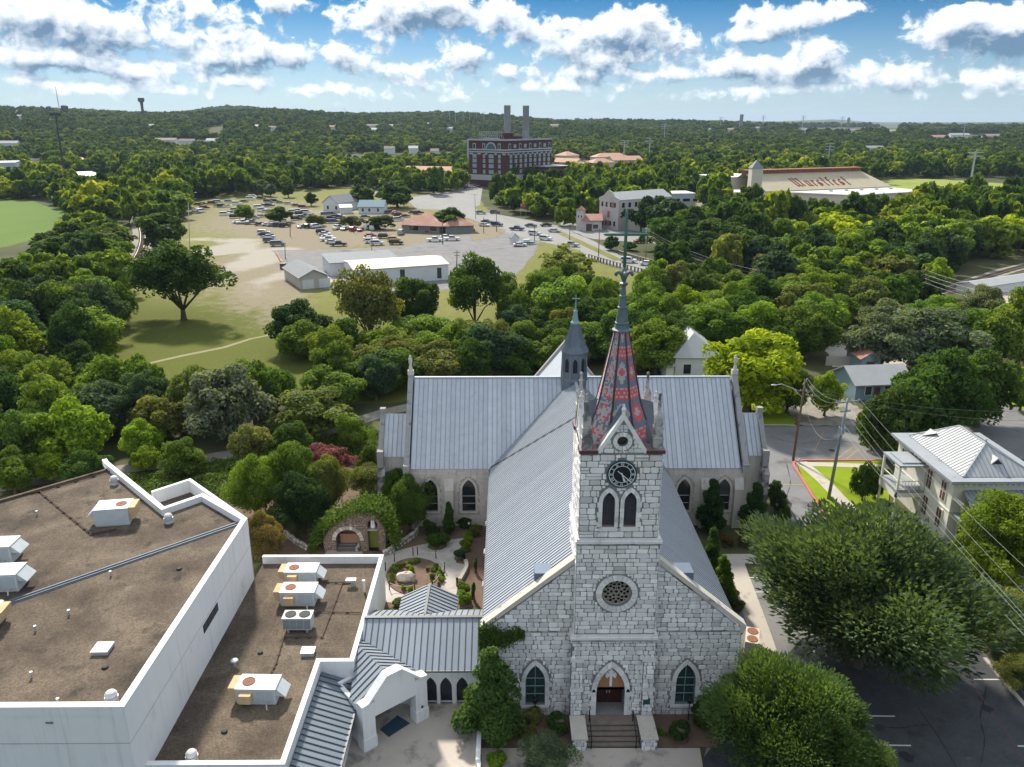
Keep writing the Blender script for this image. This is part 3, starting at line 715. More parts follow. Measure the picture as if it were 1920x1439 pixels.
def stonework(out, region, holes, mp, v0, v1, rows=(.27,.40), wid=(.38,.95), joint=.035, proud=.06, convex=False, seed=0, cut=.07):
    rng = random.Random(seed); us = [p[0] for p in region]; u0, u1 = min(us), max(us); reg = ccw(region)
    def put(a, b, c, d, depth):
        cs = [(a, b),(c, b),(c, d),(a, d)]
        bad = any(not inside(((p[0] - (a + c) / 2) * .96 + (a + c) / 2,(p[1] - (b + d) / 2) * .96 + (b + d) / 2), reg) for p in cs)
        hole = any(any(inside(p, h) for p in cs + [((a + c) / 2,(b + d) / 2)]) or any(a < q[0] < c and b < q[1] < d for q in h) for h in holes)
        poly = None
        if bad and convex and not hole:
            poly = clip_convex(cs, reg)
            if len(poly) < 3 or abs(sum(poly[i][0] * poly[(i + 1) % len(poly)][1] - poly[(i + 1) % len(poly)][0] * poly[i][1] for i in range(len(poly)))) < .06: return
        elif bad or hole:
            if depth < 3:
                if (c - a) > (d - b) * 1.1: m = (a + c) / 2; put(a, b, m - .01, d, depth + 1); put(m + .01, b, c, d, depth + 1)
                else: m = (b + d) / 2; put(a, b, c, m - .01, depth + 1); put(a, m + .01, c, d, depth + 1)
            return
        if (c - a) < .1 or (d - b) < .1: return
        if poly is None:
            k = min(cut, (c - a) * .28,(d - b) * .28); j = lambda: rng.uniform(-.018,.018); q = lambda: k * rng.uniform(.25,1.2)
            poly = []
            for (x, y, sx, sy) in ((a, b, 1,1),(c, b, -1,1),(c, d, -1,-1),(a, d, 1,-1)):
                p1 = (x + j(), y + sy * q() + j()); p2 = (x + sx * q() + j(), y + j()); poly += [p1, p2] if sx * sy > 0 else [p2, p1]
        poly = ccw(poly); n = len(poly); cx = sum(p[0] for p in poly) / n; cy = sum(p[1] for p in poly) / n; pr = proud * rng.uniform(.6,1.3)
        r0 = [mp(x, y, .015) for x, y in poly]
        r1 = [mp(cx + (x - cx) * .985, cy + (y - cy) * .985,-pr * .6) for x, y in poly]
        r2 = [mp(cx + (x - cx) * .88, cy + (y - cy) * .86,-pr) for x, y in poly]
        mb = MB(); A, B, C = Vector(r1[0]), Vector(r1[1]), Vector(r1[2]); o = Vector(mp(cx, cy, -1)) - Vector(mp(cx, cy, 0))
        fs = [(i, (i + 1) % n, n + (i + 1) % n, n + i) for i in range(n)] + [(n + i, n + (i + 1) % n, 2 * n + (i + 1) % n, 2 * n + i) for i in range(n)] + [tuple(range(2 * n, 3 * n))]
        P2 = [Vector(p) for p in r2]
        if sum(((P2[i] - P2[0]).cross(P2[(i + 1) % n] - P2[0]) for i in range(1, n)), Vector()).dot(o) < 0: fs = [f[::-1] for f in fs]
        mb.add(r0 + r1 + r2, fs, 0, min(1, max(0, rng.gauss(.52,.2)))); mb.area = (c - a) * (d - b); out.append(mb)
    v = v0
    while v < v1 - .08:
        h = min(rng.uniform(*rows), v1 - v)
        if v1 - v - h < .14: h = v1 - v
        u = u0 + rng.uniform(-.3,0)
        while u < u1:
            w = rng.uniform(*wid)
            a, c = max(u, u0), min(u + w, u1)
            if c - a > .09:
                if h > .36 and rng.random() < .12: m = v + h * .5; put(a + joint / 2, v + joint / 2, c - joint / 2, m - joint / 2,0); put(a + joint / 2, m + joint / 2, c - joint / 2, v + h - joint / 2,0)
                else: put(a + joint / 2, v + joint / 2, c - joint / 2, v + h - joint / 2,0)
            u += w
        v += h
    return out
def arch_ring(mb, cx, z0, w, zs, zt, ring, mp, proud=.09, n=5, jamb=.42, mi=0):
    """dressed stones around a pointed opening"""
    a = arch(cx, z0, w, zs, zt, n)[2:]; b = arch(cx, z0, w + 2 * ring, zs, zt + ring * 1.25, n)[2:]
    def blk(p, q, r, s_):
        tt = random.uniform(.3,.8); c = [(p[0] + q[0] + r[0] + s_[0]) / 4,(p[1] + q[1] + r[1] + s_[1]) / 4]
        P = [mp(c[0] + (x - c[0]) * .95, c[1] + (y - c[1]) * .95,-proud) for x, y in (p, q, r, s_)]
        d = Vector(mp(c[0], c[1],.06)) - Vector(mp(c[0], c[1],-proud)); mb.ext(P, d, mi, tt)
    for i in range(len(a) - 1): blk(a[i], b[i], b[i + 1], a[i + 1])
    h = w / 2; k = max(1, round((zs - z0) / jamb))
    for s_ in (-1,1):
        for i in range(k):
            y0, y1 = z0 + (zs - z0) * i / k, z0 + (zs - z0) * (i + 1) / k; e = ring * (1.0 if i % 2 else 1.35)
            blk((cx + s_ * h, y0),(cx + s_ * (h + e), y0),(cx + s_ * (h + e), y1),(cx + s_ * h, y1))
def pane(mb, poly, mp, d, mi=0):
    v = [mp(x, y, d) for x, y in poly]; o = Vector(mp(0,0,-1)) - Vector(mp(0,0,0)); A = [Vector(p) for p in v]
    nn = sum(((A[i] - A[0]).cross(A[i + 1] - A[0]) for i in range(1, len(A) - 1)), Vector())
    mb.add(v, [tuple(range(len(v))) if nn.dot(o) > 0 else tuple(range(len(v) - 1,-1,-1))], mi)
def gothic_window(parent, cx, z0, w, zs, zt, mp, depth, bars, frame_mat, mull=True, name='window'):
    fr = MB(); A = arch(cx, z0, w, zs, zt); B = arch(cx, z0 + .05, w - .12, zs, zt - .09)
    for i in range(len(A)):
        j = (i + 1) % len(A); P = [mp(*A[i], depth - .10), mp(*A[j], depth - .10), mp(*B[j], depth - .10), mp(*B[i], depth - .10)]
        fr.ext(P, Vector(mp(0,0,.09)) - Vector(mp(0,0,0)),0)
    f = fr.build(name, frame_mat, parent)
    pn = MB(); pane(pn, A, mp, depth - .02); pn.build('pane', M_stain if frame_mat is M_teal else M_glass, f)
    for z in bars:
        br = MB()
        h = w / 2 - .05
        if z > zs: k = zt - zs; R = ((w / 2) ** 2 + k * k) / w; h = max(.05, w / 2 - R + math.sqrt(max(0, R * R - (z - zs) ** 2)) - .04)
        br.ext([mp(cx - h, z - .025, depth - .12), mp(cx + h, z - .025, depth - .12), mp(cx + h, z + .025, depth - .12), mp(cx - h, z + .025, depth - .12)], Vector(mp(0,0,.05)) - Vector(mp(0,0,0))); br.build('glazing_bar', M_bar if frame_mat is not M_teal else M_teal2, f)
    br = MB()
    if mull: br.ext([mp(cx - .02, z0, depth - .085), mp(cx + .02, z0, depth - .085), mp(cx + .02, zt - .3, depth - .085), mp(cx - .02, zt - .3, depth - .085)], Vector(mp(0,0,.04)) - Vector(mp(0,0,0)))
    if mull: br.build('mullion', M_bar if frame_mat is not M_teal else M_teal2, f)
    return f
M_stain = mat('stained_glass', (.008,.02,.024),.15,(.05,.085,.08),7,.5, spec=.6, stain=((.07,.05,.03),5,.6))
M_teal2 = mat('teal_bar', (.22,.38,.4),.6)

def front(Y):
    return lambda u, v, d: (u, Y + d, v)
def left(X):
    return lambda u, v, d: (X + d, u, v)         # wall that faces -X, u runs along Y
def right(X):
    return lambda u, v, d: (X - d, u, v)
FY, TY = 45.8,45.0
XL, XR, EZ, RZ = -1.55,16.05,6.7,14.2
stones = []
# --- facade wall, two gable halves
winL = PY(1002.5,1306, FY); wz0 = .95; W1, W2 = 1.98,12.52; M_rooflink = mat('link_zinc', (.27,.31,.36),.45,(.33,.37,.42),.3,.7, spec=.5, metal=.2, tint=.08); M_roofdk = mat('lean_to_zinc', (.15,.19,.23),.45,(.2,.24,.285),.3,.7, spec=.5, metal=.2, tint=.08)
facade = MB(); fst = []
gl = [(XL, 0),(4.6,0),(4.6,12.3),(XL, 7.15)]
gr = [(9.9,0),(XR, 0),(XR, 7.15),(9.9,12.3)]
for reg, wx, sd in ((gl, W1,11),(gr, W2,12)):
    hole = arch(wx, wz0,1.36,2.9,4.32); facade.wall(reg, [hole], front(FY),(0,-1,0),.45)
    ringp = [(p[0], p[1]) for p in arch(wx, wz0 - .22,2.06,2.9,4.78)]
    stonework(fst, reg, [ringp], front(FY),.05,12.2, rows=(.26,.42), wid=(.36,.9), seed=sd, convex=True, joint=.04, cut=.1)
facade.box(XL, FY + .46,0, XR, FY + .62,6.9); facade.box(XL, FY + .001,0, XL + .002, FY + .6,7.3)
facade = facade.build('facade_wall', M_mortar, church)
for wx in (W1, W2):
    sur = MB()
    arch_ring(sur, wx, wz0,1.36,2.9,4.32,.3, front(FY))
    sur.box(wx - 1.0, FY - .16, wz0 - .2, wx + 1.0, FY + .3, wz0 - .01)
    gothic_window(church, wx, wz0,1.36,2.9,4.32, front(FY),.3,[wz0 + .78, wz0 + 1.45, wz0 + 2.1], M_teal)
    sur.build('window_surround', M_stone, church)
# --- tower walls
T1 = (4.40,10.05,0.0,7.05, TY); T2 = (4.55,9.93,7.05,14.3, TY + .12); T3 = (4.66,9.74,14.3,20.45, TY + .25)
TB = 50.4
tower = MB(); tst = []
DZ, DW, DXC, DSP, DT = .8,1.95, PY(1143,1335, TY).x, 2.75,4.75
ROSE = (7.27,10.45); 
rose_r = 1.0
hole1 = [arch(DXC, DZ, DW, DSP, DT)]
circ = lambda c, r, n: [(c[0] + r * math.cos(2 * PI * i / n), c[1] + r * math.sin(2 * PI * i / n)) for i in range(n)]
hole2 = [circ(ROSE, rose_r, 28)]
lx = [PY(1141,955, TY + .25).x, PY(1181.5,955, TY + .25).x]; lz0, lzt = PY(1150,988, TY + .25).z, PY(1150,923, TY + .25).z
hole3 = [arch(x, lz0,.78, lz0 + 1.75, lzt, 6) for x in lx]
for (x0, x1, z0, z1, Y), holes, dp in ((T1, hole1,1.25),(T2, hole2,.5),(T3, hole3,.4)):
    tower.wall([(x0, z0),(x1, z0),(x1, z1),(x0, z1)], holes, front(Y),(0,-1,0), dp)
    tower.add([(x0, Y, z0),(x0, TB, z0),(x0, TB, z1),(x0, Y, z1)],[(0,3,2,1)]); tower.add([(x1, Y, z0),(x1, TB, z0),(x1, TB, z1),(x1, Y, z1)],[(0,1,2,3)])
    tower.add([(x0, TB, z0),(x1, TB, z0),(x1, TB, z1),(x0, TB, z1)],[(0,3,2,1)])
tower = tower.build('tower_wall', M_mortar, church)
rg1 = [[(p[0], p[1]) for p in arch(DXC, DZ - .05, DW + .72, DSP, DT + .48)]]
stonework(tst, [(T1[0],.0),(T1[1],.0),(T1[1],6.95),(T1[0],6.95)], rg1, front(TY),.05,6.9, rows=(.26,.46), wid=(.34,.85), seed=21, joint=.04, cut=.1)
stonework(tst, [(T2[0],7.3),(T2[1],7.3),(T2[1],14.1),(T2[0],14.1)],[circ(ROSE, 1.42,28)], front(T2[4]),7.35,14.05, rows=(.28,.36), wid=(.4,.95), seed=22, joint=.045, cut=.05)
rg3 = [[(p[0], p[1]) for p in arch(x, lz0 - .03,1.3, lz0 + 1.75, lzt + .36,6)] for x in lx] + [circ((AX, 19.05),.93,24)]
stonework(tst, [(T3[0],14.5),(T3[1],14.5),(T3[1],20.4),(T3[0],20.4)], rg3, front(T3[4]),14.55,20.35, rows=(.33,.46), wid=(.45,1.05), seed=23, joint=.05, cut=.07)
allst = fst + tst
allst.sort(key=lambda m: -m.area); big, rest = allst[:300], allst[300:]
fs_ = set(id(m) for m in fst)
for m in big: m.build('stone', M_stone, facade if id(m) in fs_ else tower)
merge([m for m in rest if id(m) in fs_]).build('stonework', M_stone, facade, kind='stuff')
merge([m for m in rest if id(m) not in fs_]).build('stonework', M_stone, tower, kind='stuff')
side = []
for (x0, x1, z0, z1, Y), sd in ((T1,31),(T2,32),(T3,33)):
    reg = [(Y, z0),(TB, z0),(TB, z1),(Y, z1)]
    stonework(side, reg, [], left(x0), max(z0,6.5) + .1, z1 - .05, seed=sd); stonework(side, reg, [], right(x1), max(z0,6.5) + .1, z1 - .05, seed=sd + 5)
merge(side).build('stonework', M_stone, tower, kind='stuff')
# dressed work of the tower
dr = MB()
arch_ring(dr, DXC, DZ, DW, DSP, DT, .36, front(TY), n=7, proud=.1)
for x in lx:
    arch_ring(dr, x, lz0,.78, lz0 + 1.75, lzt, .26, front(T3[4]), n=4, jamb=.36, proud=.09); dr.box(x - .56, T3[4] - .14, lz0 - .26, x + .56, T3[4] + .25, lz0 - .01)
for k in range(24):                                        # ring of the rose window
    a0, a1 = 2 * PI * k / 24 + .012,2 * PI * (k + 1) / 24 - .012
    P = [(ROSE[0] + r * math.cos(a), ROSE[1] + r * math.sin(a)) for r, a in ((1.01, a0),(1.38, a0),(1.38, a1),(1.01, a1))]
    dr.ext([(x, T2[4] - .11, z) for x, z in P],(0,.13,0),0, random.uniform(.25,.7))
for z, x0, x1, Y, pr in ((6.98,4.40,10.05, TY, .14),(14.2,4.55,9.93, T2[4],.12)):
    dr.box(x0 - pr, Y - pr, z, x1 + pr, TB, z + .16); dr.box(x0 - pr * .4, Y - pr * .4, z + .16, x1 + pr * .4, TB, z + .3)
dr.build('dressed_stone', M_stone, church)
bd = MB()                                                  # moulding blackened by rain
bd.box(4.34, TY - .155,6.88,10.11, TY + .3,6.975); bd.box(XL - .02, FY - .09,7.0,4.5, FY + .1,7.09); bd.box(9.95, FY - .09,7.0, XR + .02, FY + .1,7.09); bd.box(4.5, T2[4] - .10,14.1,9.98, T2[4] + .3,14.195)
bd.build('string_course', M_stone_dk, church)
for x0, x1 in ((4.36,5.18),(9.28,10.1)):                # stepped buttresses beside the door
    b = MB(); q = []
    for z0, z1, pr in ((.0,3.0,.34),(3.16,5.3,.2)):
        b.box(x0, TY - pr, z0, x1, TY + .1, z1); stonework(q, [(x0, z0),(x1, z0),(x1, z1),(x0, z1)],[], front(TY - pr), z0 + .03, z1 - .02, wid=(.3,.6), seed=int(x0 * 10 + z0), joint=.04)
    bb = b.build('buttress', M_mortar, church); merge(q).build('stonework', M_stone, bb, kind='stuff')
    c = MB()
    for z, pr, pr2 in ((3.0,.4,.2),(5.3,.26,.0)):
        c.add([(x0 - .04, TY - pr, z),(x1 + .04, TY - pr, z),(x1 + .04, TY + .05, z),(x0 - .04, TY + .05, z),(x0 - .04, TY - pr2, z + .22),(x1 + .04, TY - pr2, z + .22),(x1 + .04, TY + .05, z + .22),(x0 - .04, TY + .05, z + .22)],
              [(0,3,2,1),(4,5,6,7),(0,1,5,4),(1,2,6,5),(2,3,7,6),(3,0,4,7)])
    c.build('buttress_cap', M_stone, bb)
# --- rose window tracery
tr = MB(); YR = T2[4] + .22
def hoop(c, r, w=.035, n=16): tr.tube([(c[0] + r * math.cos(2 * PI * i / n), YR, c[1] + r * math.sin(2 * PI * i / n)) for i in range(n + 1)], w, 5, cap=False)
hoop(ROSE, .95,.05,28); hoop(ROSE, .15)
for k in range(6):
    a = PI / 2 + k * PI / 3
    for r_, rr in ((.78,.15), ):
        hoop((ROSE[0] + r_ * math.cos(a), ROSE[1] + r_ * math.sin(a)), rr)
    for da in (-.26,.26):
        hoop((ROSE[0] + .56 * math.cos(a + PI / 6 + da), ROSE[1] + .56 * math.sin(a + PI / 6 + da)),.135)
    hoop((ROSE[0] + .76 * math.cos(a + PI / 6), ROSE[1] + .76 * math.sin(a + PI / 6)),.145)
    c0 = (ROSE[0] + .15 * math.cos(a + PI / 6), ROSE[1] + .15 * math.sin(a + PI / 6))
    for da in (-.32,.32): tr.tube([(c0[0], YR, c0[1]),(ROSE[0] + .50 * math.cos(a + PI / 6 + da * 1.5), YR, ROSE[1] + .50 * math.sin(a + PI / 6 + da * 1.5))],.03,5)
    for da in (.17,-.17): tr.tube([(ROSE[0] + .64 * math.cos(a + da), YR, ROSE[1] + .64 * math.sin(a + da)),(ROSE[0] + .95 * math.cos(a + da * 1.6), YR, ROSE[1] + .95 * math.sin(a + da * 1.6))],.028,5)
rw = tr.build('rose_window', mat('tracery', (.34,.3,.25),.9,(.44,.4,.34),3,.6), church, smooth=True)
g = MB(); pane(g, circ(ROSE, 1.0,28), front(T2[4]),.34); g.build('pane', M_glass, rw)
# --- louvred belfry openings
for x in lx:
    f = MB(); pane(f, arch(x, lz0,.78, lz0 + 1.75, lzt, 6), front(T3[4]),.38); b = f.build('belfry_opening', mat('belfry_dark', (.012,.013,.018),.9), church)
    for k in range(11):
        z = lz0 + .16 + k * .19
        if z > lzt - .25: break
        h = .36 if z < lz0 + 1.75 else .36 * max(.2,(lzt - z) / (lzt - lz0 - 1.75)) ** .6
        s_ = MB(); s_.beam((x - h, T3[4] + .2, z),(x + h, T3[4] + .2, z),.26,.025, up=(0,-.55,.83)); s_.build('slat', mat('louvre', (.05,.05,.062),.8,(.09,.09,.10),3,.6), b)
    s_ = MB(); s_.box(x - .37, T3[4] + .04, lz0 + .002, x + .37, T3[4] + .3, lz0 + .06); s_.build('sill', mat('rust_sill', (.3,.16,.12),.9), b)
# --- clock
CZ = 19.05; YC = T3[4] - .1
ck = MB(); ck.lathe((0,0,0),[(.93,0),(.93,.1),(.86,.12)],40); ck.v = [(AX + x, YC + .12 - z, CZ + y) for x, y, z in ck.v]; ck.f = [f[::-1] for f in ck.f]
clock = ck.build('clock', M_clkrim, church)
d = MB(); pane(d, circ((AX, CZ),.85,40), front(YC - .002),-.004); d.build('dial', M_clock, clock)
rg = MB()
for r0, r1 in ((.845,.80),(.585,.545)):
    for k in range(40):
        a0, a1 = 2 * PI * k / 40,2 * PI * (k + 1) / 40
        rg.add([(AX + r * math.cos(a), YC - .012, CZ + r * math.sin(a)) for r, a in ((r0, a0),(r1, a0),(r1, a1),(r0, a1))],[(0,1,2,3)])
rg.build('dial_ring', M_clkwht, clock)
def numeral(parent, s, ang):
    """Roman numeral set radially: strokes in a local frame, foot towards the centre"""
    mb = MB(); W_ = {'I': .055, 'V': .11, 'X': .11}; tot = sum(W_[c] for c in s); x = -tot / 2; h = .085
    def seg(p, q, w=.024):
        ca, sa = math.cos(ang), math.sin(ang); P = []
        dx, dz = q[0] - p[0], q[1] - p[1]; L = math.hypot(dx, dz); nx, nz = -dz / L * w / 2, dx / L * w / 2
        for (a, b) in ((p[0] + nx, p[1] + nz),(p[0] - nx, p[1] - nz),(q[0] - nx, q[1] - nz),(q[0] + nx, q[1] + nz)):
            r = .692 + b; P.append((AX + r * math.sin(ang) + a * math.cos(ang), YC - .02, CZ + r * math.cos(ang) - a * math.sin(ang)))
        mb.ext(P, (0,.012,0))
    for c in s:
        w = W_[c]; m = x + w / 2
        if c == 'I': seg((m, -h),(m, h))
        elif c == 'V': seg((m - .035, h),(m, -h)); seg((m + .035, h),(m, -h),.014)
        else: seg((m - .035, h),(m + .035,-h)); seg((m + .035, h),(m - .035,-h),.014)
        x += w
    mb.build('numeral', M_clkwht, parent)
for i, s in enumerate(('I', 'II', 'III', 'IV', 'V', 'VI', 'VII', 'VIII', 'IX', 'X', 'XI', 'XII')): numeral(clock, s, (i + 1) * PI / 6)
for nm, ang, L, back, w in (('hour_hand', math.radians(160),.60,.12,.12),('minute_hand', math.radians(131),.92,.38,.075)):
    h = MB(); s_, c_ = math.sin(ang), math.cos(ang); yy = YC - (.05 if nm[0] == 'h' else .075)
    pt = lambda r, a: (AX + r * s_ + a * c_, yy, CZ + r * c_ - a * s_)
    h.ext([pt(-back, -w * .3), pt(L * .45,-w * .35), pt(L * .72,-w * .6), pt(L, 0), pt(L * .72, w * .6), pt(L * .45, w * .35), pt(-back, w * .3)][::1],(0,.015,0)); h.build(nm, M_clkwht, clock)
# --- tower top: corner slabs, front gable, pinnacles, spire
TZ = 20.45; SC = (AX - .05,47.7)
for sx in (-1,1):
    for sy in (-1,1):
        x0 = AX - .05 + sx * 1.5; x1 = AX - .05 + sx * 2.68; y0 = SC[1] + sy * 1.5; y1 = SC[1] + sy * 2.62
        b = MB(); b.box(min(x0, x1), min(y0, y1), TZ + .002, max(x0, x1), max(y0, y1), TZ + .22); c = b.build('corner_slab', M_brown, church)
        t_ = MB(); t_.box(min(x0, x1) + .03, min(y0, y1) + .03, TZ + .21, max(x0, x1) - .03, max(y0, y1) - .03, TZ + .245); t_.build('slab_top', M_capbr, c)
        px_, py_ = AX - .05 + sx * 2.22, SC[1] + sy * 2.15
        p = MB(); rz = 0
        for z0, z1, w in ((.24,.95,.62),(.98,1.62,.56),(1.66,2.3,.5)): p.obox((px_, py_, TZ + z0),(w, w, z1 - z0), rz, 0, random.uniform(.2,.8))
        p.obox((px_, py_, TZ + .95),(.68,.68,.05),0,0,.9); p.obox((px_, py_, TZ + 1.62),(.62,.62,.05),0,0,.9)
        p.lathe((px_, py_, TZ + 2.3),[(.30,0),(.26,.14),(.13,.42),(.11,.9),(.15,.98),(.09,1.06),(.085,1.4),(.12,1.46),(.05,1.56)],8)
        pn = p.build('pinnacle', M_stone_dk, church)
gz = 22.85
for k, (dx, dy) in enumerate(((0,-1),(1,0),(0,1),(-1,0))):    # a stone gable on each face
    nx, ny = dx, dy; tx, ty = -dy, dx
    def mp(u, v, d, nx=nx, ny=ny, tx=tx, ty=ty): return (SC[0] + tx * u + nx * (2.45 - d), SC[1] + ty * u + ny * (2.45 - d), v)
    b = MB(); h_ = [circ((0,21.25),.34,14)] if k == 0 else []
    b.wall([(-1.5, TZ),(1.5, TZ),(1.5, TZ + .2),(0, gz),(-1.5, TZ + .2)], h_, mp, (nx, ny, 0),.35)
    gb = b.build('gable', M_mortar, church)
    q = []; stonework(q, [(-1.42, TZ + .02),(1.42, TZ + .02),(1.42, TZ + .24),(0, gz - .3),(-1.42, TZ + .24)],[circ((0,21.25),.62,14)] if k == 0 else [], mp, TZ + .02, gz, rows=(.28,.36), wid=(.35,.7), convex=True, seed=51 + k, joint=.03)
    merge(q).build('stonework', M_stone, gb, kind='stuff')
    c = MB()
    for s_ in (-1,1):
        P = [mp(s_ * 1.66, TZ + .02,-.1), mp(s_ * 1.36, TZ + .02,-.1), mp(0, gz - .16,-.1), mp(0, gz + .26,-.1)]; c.ext(P, Vector(mp(0,0,.22)) - Vector(mp(0,0,-.1)),0,.55)
    if k == 0:
        for i in range(12):
            a0, a1 = 2 * PI * i / 12 + .03,2 * PI * (i + 1) / 12 - .03
            c.ext([mp(r * math.cos(a),21.25 + r * math.sin(a),-.09) for r, a in ((.35, a0),(.6, a0),(.6, a1),(.35, a1))],(0,.1,0),0, random.uniform(.3,.8))
        f = MB(); pane(f, circ((0,21.25),.34,14), mp, .3); f.build('oculus', M_glass, gb)
    c.obox((*mp(0, gz + .1,.06)[:2], gz + .05),(.2,.2,.4),0); c.lathe((*mp(0,0,.06)[:2], gz + .4),[(.13,0),(.16,.1),(.07,.25),(.05,.42)],8)
    c.build('gable_coping', M_stone, gb)
    r = MB(); zi = 23.25
    for s_ in (-1,1):
        A = mp(0, gz + .08,.12); B = mp(s_ * 1.72, TZ + .02,.12); C_ = mp(s_ * 1.1, TZ + .6,1.3); D_ = (SC[0] + nx * 1.2, SC[1] + ny * 1.2, zi)
        P = [A, B, C_, D_]; r.add(P + [Vector(p) - Vector((0,0,.06)) for p in P],[(0,1,2,3) if s_ > 0 else (3,2,1,0)])
    r.build('gable_roof', M_slate, gb)
RING = [(TZ + .18,2.22),(TZ + .9,1.93),(TZ + 2.0,1.55),(23.2,1.30),(25.4,.86),(27.68,.42)]
def spire_r(z):
    for (z0, r0),(z1, r1) in zip(RING, RING[1:]):
        if z <= z1: return r0 + (r1 - r0) * (z - z0) / (z1 - z0)
    return RING[-1][1]
def spire_pattern(z, f, diag):
    """bands of scallops and diamonds in red, pale and blue-grey tiles; f: 0 at the middle of a face, 1 at its edge"""
    t = ((z - 21.0) % 2.55) / 2.55
    if t < .30: return (0,1,0,1,0,1)[int(t / .05) % 6] if (f + t * 8) % .5 < .36 else (1,0)[int(t / .05) % 2]
    q = abs((t - .66) / .33) + f * .95
    if diag: return 1 if q < .42 else (0 if q < .86 else 2)
    return 0 if q < .45 else (1 if q < .92 else 2)
sp = MB(); NR, NC = 58,8
for k in range(8):
    a0, a1 = PI / 8 + k * PI / 4, PI / 8 + (k + 1) * PI / 4; zs_ = [RING[0][0] + (27.68 - RING[0][0]) * (i / NR) for i in range(NR + 1)]
    for i in range(NR):
        z0, z1 = zs_[i], zs_[i + 1]; R0, R1 = spire_r(z0) / math.cos(PI / 8), spire_r(z1) / math.cos(PI / 8)
        for j in range(NC):
            f0, f1 = j / NC, (j + 1) / NC; lift = .012 * (1 - 0)
            def pt(R, f, z, e=0): 
                x = math.cos(a0) * (1 - f) + math.cos(a1) * f; y = math.sin(a0) * (1 - f) + math.sin(a1) * f
                am = (a0 + a1) / 2; return (SC[0] + R * x + e * math.cos(am), SC[1] + R * y + e * math.sin(am), z)
            c = spire_pattern((z0 + z1) / 2, abs((f0 + f1) - 1), k % 2 == 0)
            if k in (2,3,4) and random.random() < .5: c = 1  # sun glare on the left faces painted as extra pale tiles
            P = [pt(R0, f0, z0,.03), pt(R0, f1, z0,.03), pt(R1, f1, z1), pt(R1, f0, z1)]; Q = [pt(R0, f0, z0), pt(R0, f1, z0)]
            sp.add(P + Q, [(0,1,2,3),(4,5,1,0)], c)
spire = sp.build('spire', [M_tred, M_twht, M_tblu], church)
for k in range(8):
    a = PI / 8 + k * PI / 4; rb = MB()
    rb.tube([(SC[0] + r / math.cos(PI / 8) * math.cos(a), SC[1] + r / math.cos(PI / 8) * math.sin(a), z) for z, r in RING],[.075] * 5 + [.05],6); rb.build('rib', M_brown, spire)
ft = MB(); ft.lathe((*SC, 27.6),[(.44,0),(.62,.08),(.62,.16),(.47,.26),(.42,.5),(.46,.55),(.46,.62),(.40,.66),(.30,1.5),(.33,1.54),(.33,1.6),(.27,1.64),(.21,2.2),(.24,2.24),(.24,2.3),(.18,2.34),(.14,2.85),(.26,3.0),(.28,3.08),(.13,3.16),(.11,3.5)],8, rot=PI / 8)
ft.build('spire_cap', M_lead, church)
cr = MB()
for k in range(4):
    a = k * PI / 2 + PI / 4 * 0
    dx, dy = math.cos(a), math.sin(a)
    cr.tube([(SC[0] + dx * r, SC[1] + dy * r, 30.9 + z) for r, z in ((.08,0),(.16,.25),(.3,.45),(.45,.44),(.52,.3),(.46,.2))],[.07,.09,.1,.12,.11,.06],6)
    cr.ball((SC[0] + dx * .47, SC[1] + dy * .47,31.25),(.12,.12,.1),8)
cr.lathe((*SC, 30.75),[(.12,0),(.17,.3),(.13,.7),(.1,.9)],8)
cr.build('crocket_finial', M_lead, church, smooth=True)
cx = MB(); cx.lathe((*SC, 31.3),[(.1,0),(.095,2.2),(.09,3.65),(.025,3.85)],8)
cx.tube([(SC[0] - 1.34, SC[1],33.62),(SC[0] - 1.22, SC[1],33.62),(SC[0] + 1.22, SC[1],33.62),(SC[0] + 1.34, SC[1],33.62)],[.025,.09,.09,.025],8)
cx.build('cross', M_copper, church, smooth=True)
# --- doorway
rec = MB(); mpd = front(TY); pane(rec, [(DXC - DW / 2,2.95),(DXC + DW / 2,2.95)] + arch(DXC, DZ, DW, DSP, DT)[2:], mpd, .16); ty = rec.build('tympanum', M_ochre, church)
em = MB()
em.ext([(DXC - .085, TY + .1,3.05),(DXC + .085, TY + .1,3.05),(DXC + .085, TY + .1,4.5),(DXC - .085, TY + .1,4.5)],(0,.05,0))
for a in (30,65,115,150,0,180,-30,210):
    a = math.radians(a); c_, s_ = math.cos(a), math.sin(a)
    em.ext([(DXC + .1 * c_ - .02 * s_, TY + .092,3.98 + .1 * s_ + .02 * c_),(DXC + .1 * c_ + .02 * s_, TY + .092,3.98 + .1 * s_ - .02 * c_),(DXC + .38 * c_ + .075 * s_, TY + .092,3.98 + .38 * s_ - .075 * c_),(DXC + .38 * c_ - .075 * s_, TY + .092,3.98 + .38 * s_ + .075 * c_)],(0,.04,0))
em.build('cross_emblem', mat('emblem_white', (.78,.78,.8),.6), ty)
lin = MB(); lin.box(DXC - DW / 2, TY + .165,2.88, DXC + DW / 2, TY + 1.24,2.95); lin.build('lintel', M_door, church)
